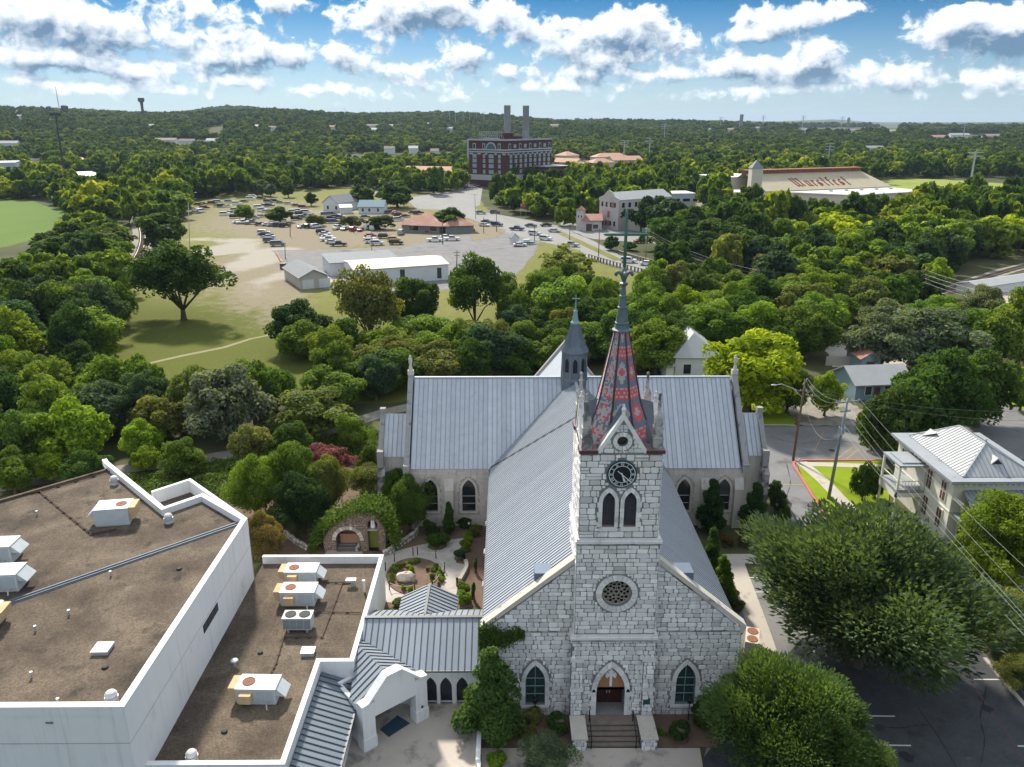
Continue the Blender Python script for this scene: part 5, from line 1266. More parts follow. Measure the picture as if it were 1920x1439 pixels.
b = MB(); b.obox((0,0,1.25),(2.16,1.1,.05)); b.build('top_panel', M_hvtop, t, local=True)
for x in (-.52,.52):
    f = MB(); f.lathe((x, 0,1.3),[(.42,0),(.42,.05),(.38,.05)],20); ff = f.build('fan_ring', M_grille, t, local=True)
    for k in range(4):
        a = k * PI / 2 + .3; b = MB(); b.beam((x, 0,1.37),(x + .36 * math.cos(a),.36 * math.sin(a),1.36),.15,.015); b.build('fan_blade', M_hvtop, ff)
    b = MB(); b.obox((x * 1.35,.0,0),(.16,.9,.3)); b.build('stand_leg', M_galv, t, local=True)
for k in range(4):
    b = MB(); x = -.78 + k * .52
    for j in range(7): b.obox((x - .21 + j * .07,-.53,.38),(.03,.02,.78))
    b.build('coil_panel', mat('green_coil', (.07,.115,.105),.7), t, local=True)
def turbine(px, py, z, label):
    t = thing('turbine_vent', label, 'roof vent', G(px, py, z),0, 'turbine vents on the hall roofs')
    b = MB(); b.lathe((0,0,0),[(.34,0),(.3,.1),(.22,.3),(.22,.42)],14); b.build('base', M_galv, t, local=True)
    b = MB(); b.lathe((0,0,.4),[(.26,0),(.33,.1),(.33,.24),(.24,.36),(.1,.42)],16); b.build('head', mat('vent_head', (.58,.57,.56),.5,(.66,.65,.64),5,.6), t, local=True)
    b = MB(); b.lathe((0,0,.34),[(.36,0),(.38,.05),(.36,.1)],16); b.build('collar', M_galv, t, local=True)
turbine(215,908, TZr, 'turbine vent at the far tip of the tall roof')
turbine(317,980, TZr, 'turbine vent between the big unit and the notch in the parapet')
turbine(211,1318, TZr, 'turbine vent beside the front corner of the tall roof')
turbine(361,1428, LZr, 'turbine vent at the front edge of the low roof')
def hatch(px, py, z, sz, label, m):
    t = thing('roof_hatch', label, 'hatch', G(px, py, z),.03)
    b = MB(); b.obox((0,0,0),(sz[0] * .94, sz[1] * .94, sz[2])); b.build('upstand', M_galv, t, local=True)
    b = MB(); b.obox((0,0, sz[2]),(*sz[:2],.07)); b.build('lid', m, t, local=True)
hatch(193,1220, TZr, (1.05,1.05,.2), 'square white skylight hatch on the tall roof', M_hvtop)
hatch(578,1226, LZr, (.95,.75,.25), 'grey sheet-metal hatch in the middle of the low roof', M_galv)
t = thing('roof_vent', 'grey T-shaped vent hood on the low roof near the right parapet', 'roof vent', G(660,1099, LZr)); b = MB(); b.obox((.1,0,0),(.3,.35,.5)); b.build('stack', M_galv, t, local=True); b = MB(); b.obox((-.05,0,.42),(.8,.42,.2)); b.build('hood', M_galv, t, local=True)
tag((lambda b: (b.lathe(G(683,1110, LZr),[(.11,0),(.1,.1),(.1,.95),(.13,.96),(.13,1.08)],10), b.build('vent_pipe', M_hvtop))[1])(MB()), 'tall white vent pipe by the right parapet of the low roof', 'vent pipe')
t = thing('mushroom_vent', 'mushroom-shaped vent on the left of the low roof', 'roof vent', G(441,1250, LZr)); b = MB(); b.lathe((0,0,0),[(.1,0),(.09,.45)],8); b.build('stem', M_galv, t, local=True); b = MB(); b.lathe((0,0,.42),[(.12,0),(.28,.06),(.22,.14),(.05,.18)],12); b.build('cap', M_galv, t, local=True)
for px, py, z, lb in ((488,1225, LZr, 'round black roof drain between the hatch and the mushroom vent'),(421,1373, LZr, 'round black roof drain near the front of the low roof'),(336,1068, TZr, 'round black roof drain close to the right parapet of the tall roof'),(197,1253, TZr, 'round black roof drain just in front of the white skylight hatch')):
    b = MB(); c = G(px, py, z); b.lathe(c, [(.2,0),(.2,.06),(.14,.12),(.05,.13)],12); tag(b.build('roof_drain', M_grille), lb, 'roof drain', 'drains on the hall roofs')
for px, py, z, lb in ((130,1153, TZr, 'thin grey vent stub right of the blue joint on the tall roof'),(67,1183, TZr, 'thin grey vent stub left of the white skylight hatch'),(60,1270, TZr, 'short dark vent stub at the front left of the tall roof'),(110,1320, TZr, 'white vent stub just behind the front parapet of the tall roof'),(70,966, TZr, 'small white stub near the far pipe of the tall roof'),(208,1080, TZr, 'dark stub in front of the big unit on the tall roof')):
    b = MB(); b.lathe(G(px, py, z),[(.07,0),(.06,.3),(.09,.32),(.09,.38)],8); tag(b.build('vent_stub', M_galv), lb, 'vent stub', 'vent stubs on the tall roof')

# ------------------------------------------------------------------ covered link between hall and church, and its porch
link = thing('covered_link', 'white arcaded link with grey seamed roof between hall and church', 'building', (-6,50,0))
xl, xr = XA_ + .03, XL + .2; ye, yr, yb_, ze, zr = 46.75,50.4,54.1,3.1,5.0
lp = []; hh = math.hypot(yr - ye, zr - ze); vv = Vector((0, yr - ye, zr - ze)) / hh; nn = Vector((0,-(zr - ze), yr - ye)) / hh
seamed(lp, (0, ye, ze),(1,0,0), vv, nn, [(xl, 0),(xr, 0),(xr, hh),(xl, hh)],.46,.045,.055, off=.2)
seamed(lp, (0, yb_, ze),(1,0,0), Vector((0, yr - yb_, zr - ze)) / hh, Vector((0, zr - ze, yb_ - yr)) / hh, [(xl, 0),(xr, 0),(xr, hh),(xl, hh)],.46,.045,.055, off=.2)
b = MB(); b.beam((xl, yr, zr + .05),(xr, yr, zr + .05),.26,.07); lr = b.build('link_roof', M_flash, link)
for m_ in lp: m_.build('roof_panel', [M_rooflink, M_flash], lr)
# rear cross gable
gx = PY(803,1118,54.5).x; 
for s_ in (-1,1):
    zg = 4.35; e0 = Vector((gx + s_ * 2.3,50.6, ze + .1)); hh2 = math.hypot(2.3, zg - ze - .1); v2 = Vector((-s_ * 2.3,0, zg - ze - .1)) / hh2; n2 = Vector((s_ * (zg - ze - .1),0,2.3)) / hh2
    lp = []; seamed(lp, (e0.x, 0, e0.z),(0,1,0), v2, n2,[(54.0,0),(55.9,0),(55.9, hh2),(50.6, hh2)],.46,.045,.055)
    for m_ in lp: m_.build('roof_panel', [M_rooflink, M_flash], lr)
b = MB(); b.beam((gx, 51.5, zg + .04),(gx, 55.9, zg + .04),.2,.06); b.build('ridge_cap', M_flash, lr)
b = MB(); ars = [PY(x, 1300,47.05).x for x in (808,836.5,867)]
b.wall([(XA_ + .1,0),(XL + .3,0),(XL + .3, ze - .05),(XA_ + .1, ze - .05)],[arch(x, .05,.85,1.45,2.3) for x in ars], front(47.05),(0,-1,0),.35); b.box(xl, 53.6,0, xr, 53.8, ze - .1)
lw = b.build('link_wall', M_wht, link)
for x in ars:
    g_ = MB(); pane(g_, arch(x, .05,.85,1.45,2.3), front(47.05),.3); o = g_.build('arched_window', M_glass, lw)
b = MB(); b.beam((xl, ye - .03, ze - .02),(xr, ye - .03, ze - .02),.12,.12); b.build('gutter', M_flash, lr)
# porch, turned towards the plaza
Lp, Rp = G(684,1412,0), G(803,1346,0); pd = (Rp - Lp); PW = pd.length; pd.normalize(); pnv = Vector((pd.y, -pd.x, 0))    # pnv points out to the plaza
porch = thing('porch', 'white gabled porch with square piers over a blue doormat', 'porch', Lp)
mpp = lambda u, v, d: tuple(Lp + pd * u + Vector((0,0, v)) - pnv * d)
prof = [(0,3.55),(0,0),(PW, 0),(PW, 3.55),(PW - .55,3.62),(PW * .5 + .55,5.05),(PW * .5 - .55,5.05),(.55,3.62)]
hole = [(.95,0.001),(PW - .95,0.001),(PW - .95,2.35),(PW - 1.35,2.7),(1.35,2.7),(.95,2.35)]
f = MB(); outl = [(0,0),(.95,0),(.95,2.35),(1.35,2.7),(PW - 1.35,2.7),(PW - .95,2.35),(PW - .95,0),(PW, 0)] + prof[3:] + [(0,3.55)]
f.ext([mpp(u, v, 0) for u, v in [(0,0),(.95,0),(.95,3.6),(0,3.55)]],-pnv * .7); f.ext([mpp(u, v, 0) for u, v in [(PW - .95,0),(PW, 0),(PW, 3.55),(PW - .95,3.6)]],-pnv * .7)
f.ext([mpp(u, v, .002) for u, v in [(.95,2.45),(PW - .95,2.45),(PW - .95,3.9),(PW * .5 + .55,5.05),(PW * .5 - .55,5.05),(.95,3.9)]],-pnv * .55)
f.ext([mpp(u, v, -.05) for u, v in [(-.06,0),(1.0,0),(1.0,.95),(-.06,.95)]],-pnv * .8); f.ext([mpp(u, v, -.05) for u, v in [(PW - 1.0,0),(PW + .06,0),(PW + .06,.95),(PW - 1.0,.95)]],-pnv * .8)
pf = f.build('gable_front', M_wht, porch)
cpn = MB()
for (a, b_) in ((prof[3], prof[4]),(prof[4], prof[5]),(prof[5], prof[6]),(prof[6], prof[7]),(prof[7], prof[0])): 
    A, B = Vector(mpp(*a, .28)) + Vector((0,0,.06)), Vector(mpp(*b_, .28)) + Vector((0,0,.06)); cpn.beam(A, B, .72,.14)
cpn.build('coping', M_wht, pf)
sl2 = MB(); c0 = mpp(PW - .5,1.25,-.06); sl2.lathe((0,0,0),[(.09,0),(.09,.04)],12); sl2.v = [tuple(Vector(c0) + pd * x + Vector((0,0, y)) + pnv * z) for x, y, z in sl2.v]; sl2.build('bell_button', M_grille, pf)
def clip_x(poly, O, U, V_):
    """stop the porch roof at the hall's walls"""
    f = lambda p: (O + U * p[0] + V_ * p[1]).x - (XA_ + .04); out = []
    for i in range(len(poly)):
        p, q = poly[i], poly[(i + 1) % len(poly)]; a, b = f(p), f(q)
        if a >= 0: out.append(p)
        if a * b < 0: t = a / (a - b); out.append((p[0] + (q[0] - p[0]) * t, p[1] + (q[1] - p[1]) * t))
    return out
for s_ in (-1,1):
    mid = PW / 2; e = mid + s_ * (mid - .1); hh2 = math.hypot(mid - .1,1.35); 
    U = -pnv; V_ = (pd * (-s_ * (mid - .1)) + Vector((0,0,1.35))) / hh2; N_ = (pd * (s_ * 1.35) + Vector((0,0, mid - .1))) / hh2; O = Lp + pd * e + Vector((0,0,3.2))
    lp = []; seamed(lp, O, U, V_, N_, clip_x([(.6,0),(5.0,0),(6.5, hh2),(.6, hh2)], O, U, V_),.46,.045,.055)
    for m_ in lp: m_.build('roof_panel', [M_rooflink, M_flash], pf)
b = MB()
for u0 in (.1, PW - .4): b.ext([mpp(u0,0,.7), mpp(u0 + .3,0,.7), mpp(u0 + .3,3.2,.7), mpp(u0,3.2,.7)],-pnv * 3.6)
b.ext([mpp(.2,0,3.4), mpp(PW - .2,0,3.4), mpp(PW - .2,3.3,3.4), mpp(.2,3.3,3.4)],-pnv * .3); pw_ = b.build('porch_wall', M_wht, porch)
b = MB(); b.ext([mpp(1.0,.02,3.36), mpp(PW - 1.0,.02,3.36), mpp(PW - 1.0,2.35,3.36), mpp(1.0,2.35,3.36)],-pnv * .03); b.build('glass_door', M_glass, pw_)
b = MB(); cm_ = [G(*Z2(*q)) for q in ((703,1272),(782,1208),(838,1244),(742,1306))]; b.ext([Vector((p.x, p.y, .052)) for p in cm_],(0,0,.02))
tag(b.build('doormat', mat('blue_mat', (.025,.06,.095),.95,(.04,.085,.125),8,.6)), 'large dark blue doormat under the porch', 'doormat')
# low retaining wall, steps and railing at the foot of the plaza
b = MB(); b.box(-2.05,41.0,0,-1.75,44.6,.75); tag(b.build('planter_wall', M_wht), 'low white wall between plaza and planting bed', 'wall')
t = thing('ramp_railing', 'black ramp railing with thin balusters beside the front walk', 'railing', (-1.7,40.3,0))
b = MB(); b.tube([(-1.7,41.2,.95),(-1.6,39.6,.95),(.4,39.4,.9)],.025,5); b.build('top_rail', M_iron, t)
for k in range(14): b = MB(); x = -1.6 + k * .15; b.beam((x, 39.6 - k * .014,.05),(x, 39.6 - k * .014,.95),.02,.02); b.build('baluster', M_iron, t)
b = MB(); b.box(-1.95,38.0,0,-1.7,41.0,.6); tag(b.build('ramp_wall', M_wht), 'short white kerb wall carrying the ramp railing', 'wall')
# two air conditioners beside the church's right flank
t = thing('condenser_unit', 'cream twin-fan condenser standing on the ground by the right church corner', 'air conditioner', G(1408,1218,0), math.radians(72))
b = MB(); b.obox((0,0,.1),(2.1,1.05,1.25)); b.build('cabinet', mat('cream_paint', (.6,.55,.45),.6), t, local=True)
for x in (-.52,.52):
    f = MB(); f.lathe((x, 0,1.35),[(.42,0),(.42,.05),(.37,.04)],18); f.build('condenser_fan', M_fan, t, local=True)

# ------------------------------------------------------------------ garden and grotto
make_kind('shrub', .7,1.1,.55, {0: (3,14,2600,.085),1: (2,10,900,.14)})
def shrub(px, py, h, r, color, label, group=None, name='shrub', z=.05, cat='shrub'):
    p = G(px, py, z); return tree(p.x, p.y, h, r, 'shrub', color, label, group, z=z, name=name, cat=cat)
M_rub = mat('grotto_rubble', (.19,.135,.105),.95,(.33,.27,.225),3,.7, bump=.5, bscale=8, tint=.35)
M_rubw = mat('garden_rubble', (.42,.38,.33),.95,(.58,.54,.49),3,.7, bump=.5, bscale=8, tint=.3)
YG = 68.6
gt = thing('grotto', 'rubble stone grotto with round arch and blue recess in the garden', 'grotto', (G(655,1030).x, YG, 0))
gxc = PY(652,1000, YG).x; gxr = PY(699,1000, YG).x
def rarch(cx, z0, w, zs, n=10): h = w / 2; return [(cx - h, z0),(cx + h, z0)] + [(cx + h * math.cos(PI * i / n), zs + h * math.sin(PI * i / n)) for i in range(n + 1)]
go = [(gxc - 2.4,0),(gxr + 1.2,0),(gxr + 1.25,2.4),(gxr + .7,3.9),(gxr - .5,4.5),(gxr - 1.6,4.3),(gxc - .6,3.2),(gxc - 1.7,2.6),(gxc - 2.5,1.2)]
h1 = rarch(gxc, .0 + .01,2.35,1.25); h2 = rarch(gxr, .02,.95,2.9,8)
b = MB(); b.wall(go, [h1, h2], front(YG),(0,-1,0),1.2); n_ = len(go)
for i in range(n_):
    (x0, z0),(x1, z1) = go[i], go[(i + 1) % n_]; b.add([(x0, YG, z0),(x1, YG, z1),(x1, YG + 2.2, z1),(x0, YG + 2.2, z0)],[(3,2,1,0)])
b.box(gxc - 1.3, YG + 1.2,0, gxr + .6, YG + 1.4,4.1)
gw = b.build('grotto_wall', mat('grotto_mortar', (.16,.125,.105),.95), gt)
q = []; stonework(q, go, [h1, h2], front(YG),.02,4.5, rows=(.14,.26), wid=(.16,.42), joint=.02, proud=.09, seed=5, cut=.06)
q.sort(key=lambda m: -m.area)
for m_ in q[:60]: m_.build('stone', M_rub, gw)
merge(q[60:]).build('stonework', M_rub, gw, kind='stuff')
b = MB()
for k in range(13):
    a0, a1 = PI * k / 13, PI * (k + 1) / 13 - .03
    b.ext([(gxc + r * math.cos(a), YG - .16,1.25 + r * math.sin(a)) for r, a in ((1.19, a0),(1.55, a0),(1.55, a1),(1.19, a1))],(0,.18,0),0, random.random())
b.build('arch_stones', M_rubw, gt)
b = MB()
for k in range(3): b.box(gxc - 1.15, YG - .25 + k * .42,0, gxc + 1.15, YG + 1.15,.16 * (k + 1))
b.build('grotto_step', mat('slate_step', (.12,.12,.13),.9,(.2,.2,.21),2,.6), gt)
b = MB(); b.box(gxc - .95, YG + .82,.48, gxc + .95, YG + 1.12,1.45); b.build('altar', mat('altar_brick', (.3,.16,.10),.95,(.42,.27,.2),5,.7), gt)
b = MB(); b.box(gxr - .46, YG + .55,.02, gxr + .46, YG + .8,2.3); b.build('mossy_fall', mat('moss', (.14,.17,.03),.9,(.22,.25,.05),3,.7), gt)
b = MB(); b.box(gxr - .5, YG - .1,2.28, gxr + .5, YG + 1.0,2.42); b.build('ledge', M_rubw, gt)
stt = thing('statue', 'white robed praying statue with pale blue sash in the grotto niche', 'statue', (gxr, YG + .3,2.43))
b = MB(); b.lathe((0,0,0),[(.24,0),(.25,.08),(.21,.35),(.2,.7),(.22,.95),(.21,1.12),(.13,1.24),(.11,1.28),(.13,1.38),(.11,1.5),(.03,1.56)],14, sy=.8)
b.tube([(-.16,-.08,1.12),(-.12,-.2,.95),(0,-.25,1.08)],[.07,.065,.05],7); b.tube([(.16,-.08,1.12),(.12,-.2,.95),(0,-.25,1.08)],[.07,.065,.05],7); b.build('figure', mat('statue_white', (.72,.76,.79),.6), stt, smooth=True, local=True)
b = MB(); b.ball((0,-.045,1.4),(.085,.09,.115),10); b.build('face', mat('statue_face', (.62,.5,.44),.6), stt, smooth=True, local=True)
b = MB(); b.beam((.02,-.19,.45),(.0,-.2,.92),.1,.03); b.lathe((0,0,.88),[(.222,0),(.225,.07)],14, sy=.82); b.build('sash', mat('sash_blue', (.25,.45,.6),.6), stt, local=True)
# ivy over the grotto
rng = np.random.default_rng(3); n_ = 8500; pv = []
gpts = [(gxc - 3.6,.3),(gxc - 2.9,2.2),(gxc - 1.6,3.4),(gxr - 1.5,4.7),(gxr - .3,4.9),(gxr + 1.0,4.3),(gxr + 1.8,2.8),(gxr + 2.2,.5)]
for i in range(n_):
    k = rng.integers(0, len(gpts) - 1); t0 = rng.random(); x = gpts[k][0] * (1 - t0) + gpts[k + 1][0] * t0; z = gpts[k][1] * (1 - t0) + gpts[k + 1][1] * t0
    dd = abs(rng.normal(0,.42)); pv.append((x + rng.normal(0,.3), YG - .35 + rng.random() * 2.6 + rng.normal(0,.2), max(.05, z - .15 + rng.normal(0,.34))))
pv = np.array(pv); nv_ = unit(rng.normal(size=(n_, 3)) * .5 + np.array([0,-.5,.8])); v_, t_ = leaves(pv, nv_, .1 * rng.uniform(.7,1.5, n_), np.clip(rng.normal(.5,.2, n_),0,1),.7, rng)
o = bpy.data.objects.new('ivy', leaf_mesh('ivy', v_, t_, leaf_mat('ivy_leaf', 'fix', (.085,.15,.02)))); COL.objects.link(o); tag(o, 'bright green ivy mantling the grotto', 'ivy')
# pond and low rubble walls
patch('pond', [Z2(*p) for p in ((628,462),(640,432),(690,425),(740,418),(782,425),(770,445),(730,470))],.09, mat('pond_water', (.008,.012,.010),.06, spec=.6))
def rubble_wall(px, h, w, label, m=None, n=3):
    P = smooth_line([G(x, y) for x, y in px], n); t = thing('rubble_wall', label, 'low wall', P[0],0, 'low rubble walls of the garden')
    core = MB()
    for a, b_ in zip(P, P[1:]): core.beam(a + Vector((0,0, h * .42)), b_ + Vector((0,0, h * .42)), w * .7, h * .84)
    core.build('wall_core', M_mortar, t)
    L = sum((b_ - a).length for a, b_ in zip(P, P[1:])); k = int(L / .2)
    for i in range(k):
        s_ = L * (i + .5) / k; 
        for a, b_ in zip(P, P[1:]):
            if s_ <= (b_ - a).length: break
            s_ -= (b_ - a).length
        c = a.lerp(b_, min(1, s_ / max(.01,(b_ - a).length)))
        for lv_ in range(2):
            q = MB(); q.ball((c.x + random.uniform(-.06,.06), c.y + random.uniform(-.06,.06), h * (.3 + .5 * lv_)),(random.uniform(.13,.2), random.uniform(w * .45, w * .62), random.uniform(.1,.16) + h * .1),6,0,.18, random.random()); q.build('stone', M_rubw, t)
rubble_wall([Z2(*p) for p in ((722,490),(760,470),(820,430),(862,400),(868,378))],.7,.4, 'curved rubble wall sweeping round the pond')
rubble_wall([Z2(*p) for p in ((275,392),(320,430),(375,462))],.6,.4, 'rubble wall left of the grotto forecourt')
rubble_wall([Z2(*p) for p in ((470,462),(488,425))],.6,.4, 'short rubble wall at the left foot of the grotto arch')
rubble_wall([Z2(*p) for p in ((598,470),(622,440))],.6,.4, 'short rubble wall between the grotto arch and the pond')
t = thing('garden_sign', 'small white sign on a stake beside the pond', 'sign', G(*Z2(795,405))); b = MB(); b.obox((0,0,0),(.05,.05,.7)); b.build('stake', M_iron, t, local=True); b = MB(); b.obox((0,-.04,.45),(.55,.03,.4)); b.build('sign_board', M_clkwht, t, local=True)
tag((lambda b: (b.ball(G(*Z2(820,602)) + Vector((0,0,.45)),(.95,.6,.55),12,0,.13), b.build('boulder', mat('boulder', (.45,.38,.33),.95,(.6,.55,.49),2,.7, bump=.5, bscale=5)))[1])(MB()), 'big pale boulder in the middle of the round flower bed', 'boulder')
posts = [(728,555),(768,515),(852,488),(872,485),(955,500),(993,555),(940,640),(860,650),(745,640)]
PP = [G(*Z2(*q)) for q in posts]
for i, p in enumerate(PP):
    b = MB(); b.lathe(p, [(.05,0),(.05,.85),(.07,.88),(.03,.95)],7); tag(b.build('rope_post', M_iron), 'slim dark post of the rope fence round the flower bed', 'post', 'rope fence posts round the flower bed')
b = MB()
for i in range(len(PP) - 1): 
    a, c = PP[i] + Vector((0,0,.75)), PP[i + 1] + Vector((0,0,.75)); b.tube([a, a.lerp(c, .25) - Vector((0,0,.2)), a.lerp(c, .5) - Vector((0,0,.27)), a.lerp(c, .75) - Vector((0,0,.2)), c],.03,5)
tag(b.build('rope', mat('rope', (.5,.46,.38),.9)), 'pale rope slung between the posts round the flower bed', 'rope')
for q, w in (((1083,505), 'by the curved kerb'),((1050,625), 'near the link roof'),((917,415), 'beside the bushes under the transept'),((1104,372), 'white one against the transept bed')):
    t = thing('path_light', f'bollard light on the garden path {w}', 'path light', G(*Z2(*q)),0, 'bollard lights of the garden'); b = MB(); b.lathe((0,0,0),[(.09,0),(.09,.7)],10); b.build('post', M_iron, t, local=True); b = MB(); b.lathe((0,0,.7),[(.1,0),(.12,.12),(.1,.2),(.03,.25)],10); b.build('lamp_head', M_hvtop if 'white' in w else M_grille, t, local=True)
strip('garden_kerb', smooth_line([G(*Z2(*q)) for q in ((1088,520),(1092,550),(1062,608))],4),.35,.45, M_conc, world=True, thick=.42)
for q, h, r, c, lb in (((1130,395),1.5,.7, 'olive', 'tall rounded bush beside the nave buttress'),((1098,425),1.1,.6, 'lime', 'clipped lime bush, uppermost of the row along the nave'),((1088,462),1.2,.7, 'lime', 'clipped lime bush, second in the row along the nave'),((1060,500),1.2,.75, 'blue', 'blue-green bush beside the bollard light'),((1080,660),1.3,.72, 'light', 'light green bush, upper of the two by the link roof'),((1078,697),1.2,.78, 'lime', 'lime bush, lower of the two by the link roof'),((785,706),.6,.7, 'mid', 'low bush at the back of the link roof'),
                      ((960,440),1.5,1.35, 'dark', 'broad dark bush beside the path under the transept'),((925,385),1.7,.9, 'dark', 'dark bush by the grotto tree'),((940,400),1.4,.7, 'deep', 'small dark bush behind the bollard light'),((1085,345),1.2,1.3, 'dark', 'dark bush in the corner of transept and nave'),((245,310),1.4,1.3, 'silver', 'white-flowering bush behind the hall'),((505,395),.6,.3, 'mid', 'potted plant left in the grotto arch'),((608,392),.6,.3, 'mid', 'potted plant right in the grotto arch')):
    shrub(*Z2(*q), h, r, c, lb)
for q in ((1134,560),(1124,680)):
    shrub(*Z2(*q),1.7,.25, 'dark', 'thin upright cypress in the mulch bed along the nave', 'thin cypresses along the nave', name='cypress')
random.seed(12)
for k in range(34):
    a = random.uniform(0,2 * PI); r = random.uniform(.72,.97) if k % 4 else random.uniform(.3,.7)
    q = (862 + 130 * r * math.cos(a),584 + 82 * r * math.sin(a)); shrub(*Z2(*q), random.uniform(.3,.7), random.uniform(.25,.45), random.choice(['mid', 'lime', 'light', 'olive']), 'small leafy perennial in the round flower bed', 'perennials in the round flower bed', name='perennial', z=.12, cat='plant')
# ================================================================== right of the church: house, poles, wires
M_cream = mat('cream_plaster', (.72,.69,.6),.9,(.78,.755,.67),.5,.6, streak=((.42,.4,.33),.4))
M_tin = mat('tin_roof', (.36,.375,.39),.6,(.45,.46,.465),.5,.6, metal=.1, tint=.06, streak=((.38,.38,.38),.4))
M_flatmet = mat('flat_metal', (.3,.33,.36),.5,(.42,.44,.46),.4,.6, metal=.3, stain=((.2,.22,.24),.5,.55))
M_shut = mat('brown_shutter', (.11,.06,.05),.8)
EZh = 7.0
hl, hfl, hfr = G(1786.6,904, EZh), G(1670,812, EZh), G(1837.7,812, EZh)
X0, Y0, Y1 = (hl.x + hfl.x) / 2, hl.y, hfl.y; X1 = hfr.x
hs = thing('house', 'two-storey cream house with flat-edged hipped metal roof and side balcony', 'house', (X0, Y0,0))
o_ = .7
b = MB(); b.box(X0 + o_, Y0 + o_, 0, X1 - o_, Y1 - o_, EZh - .3); b.box(X0 + o_ - .06, Y0 + o_ - .06,3.35, X1 - o_ + .06, Y1 - o_ + .06,3.5); wl = b.build('wall', M_cream, hs)
b = MB(); b.box(X0, Y0, EZh - .25, X1, Y1, EZh); rf = b.build('roof', M_flatmet, hs)
b = MB()
for k in range(14): y = Y0 + .9 + k * (Y1 - Y0 - 1.8) / 13; b.box(X0 + .15, y - .07, EZh - .52, X0 + o_, y + .07, EZh - .25)
for k in range(16): x = X0 + .9 + k * (X1 - X0 - 1.8) / 15; b.box(x - .07, Y0 + .15, EZh - .52, x + .07, Y0 + o_, EZh - .25)
b.build('eaves_brackets', M_cream, rf, kind='stuff')
ix0, ix1, iy0, iy1 = X0 + 1.6, X1 - .9, Y0 + 1.0, Y1 - .9; iw = (ix1 - ix0) / 2; rzz = EZh + 2.2; xm = (ix0 + ix1) / 2
ra, rb = Vector((xm, iy0 + iw * .9, rzz)), Vector((xm, iy1 - iw * .7, rzz))
def hip_face(e0, e1, t0, t1, par):
    e0, e1, t0, t1 = Vector(e0), Vector(e1), Vector(t0), Vector(t1); u = (e1 - e0).normalized(); n = u.cross(t0 - e0).normalized(); 
    if n.z < 0: n = -n
    v = n.cross(u); 
    if v.z < 0: v = -v
    L = [((p - e0).dot(u),(p - e0).dot(v)) for p in (e0, e1, t1, t0)]
    if (t1 - t0).length < .01: L = L[:3]
    s_ = []; seamed(s_, e0, u, v, n, L, .45,.05,.05); merge(s_).build('roof_slope', [M_tin, M_seam], par)
hip_face((ix0, iy1, EZh + .02),(ix0, iy0, EZh + .02), rb, ra, rf); hip_face((ix1, iy0, EZh + .02),(ix1, iy1, EZh + .02), ra, rb, rf)
hip_face((ix0, iy0, EZh + .02),(ix1, iy0, EZh + .02), ra, ra, rf); hip_face((ix1, iy1, EZh + .02),(ix0, iy1, EZh + .02), rb, rb, rf)
b = MB()
for p, q in ((ra, rb),(ra, Vector((ix0, iy0, EZh + .05))),(ra, Vector((ix1, iy0, EZh + .05))),(rb, Vector((ix0, iy1, EZh + .05)))): b.beam(p + Vector((0,0,.05)), q + Vector((0,0,.05)),.16,.07)
b.build('hip_cap', M_tin, rf)
b = MB(); c = Vector((xm + .2, iy0 + iw * .42, EZh + 1.0)); b.add([c + Vector((-.75,-.35,-.25)), c + Vector((.75,-.35,-.25)), c + Vector((0,-.35,.5)), c + Vector((0,1.3,.5)), c + Vector((-.75,.3,-.25)), c + Vector((.75,.3,-.25))],[(0,1,2),(0,2,3,4),(1,5,3,2)]); dv = b.build('roof_vent_gable', M_tin, rf)
b = MB(); b.add([c + Vector((-.5,-.355,-.15)), c + Vector((.5,-.355,-.15)), c + Vector((0,-.355,.32))],[(0,1,2)]); b.build('vent_louvre', M_grille, dv)
b = MB(); c = Vector((xm - 2.2, iy1 - 1.2, EZh + .9)); b.add([c + Vector((-.9,.0,-.4)), c + Vector((.9,0,-.4)), c + Vector((0,0,.45)), c + Vector((0,-1.4,.45))],[(0,2,3),(1,3,2),(0,1,2)]); b.build('roof_gablet', M_tin, rf)
b = MB(); b.lathe(ra + Vector((.1,.1,0)),[(.08,0),(.08,.35),(.14,.37),(.1,.45)],8); b.build('roof_vent', M_galv, rf)
for k, y in enumerate((Y0 + 2.2, Y0 + 4.9, Y1 - 2.3)):
    for z in ((3.95,.95) if k < 2 else (3.95,)):
        b = MB(); b.box(X0 + o_ - .08, y - .55, z, X0 + o_ + .02, y + .55, z + 2.15); f = b.build('window', M_cream, wl); b = MB(); b.box(X0 + o_ - .1, y - .42, z + .1, X0 + o_ - .07, y + .42, z + 2.05); b.build('shutter', M_shut, f); b = MB(); b.box(X0 + o_ - .12, y - .03, z + .1, X0 + o_ - .095, y + .03, z + 2.05); b.box(X0 + o_ - .12, y - .42, z + 1.05, X0 + o_ - .095, y + .42, z + 1.1); b.build('window_bar', M_cream, f)
for k in range(5):
    x = X0 + 2.2 + k * 2.4; b = MB(); b.box(x - .45, Y0 + o_ - .08,.9, x + .45, Y0 + o_ + .02,2.9); f = b.build('window', M_cream, wl); b = MB(); b.box(x - .36, Y0 + o_ - .1,1.0, x + .36, Y0 + o_ - .07,2.8); b.build('pane', M_glass, f)
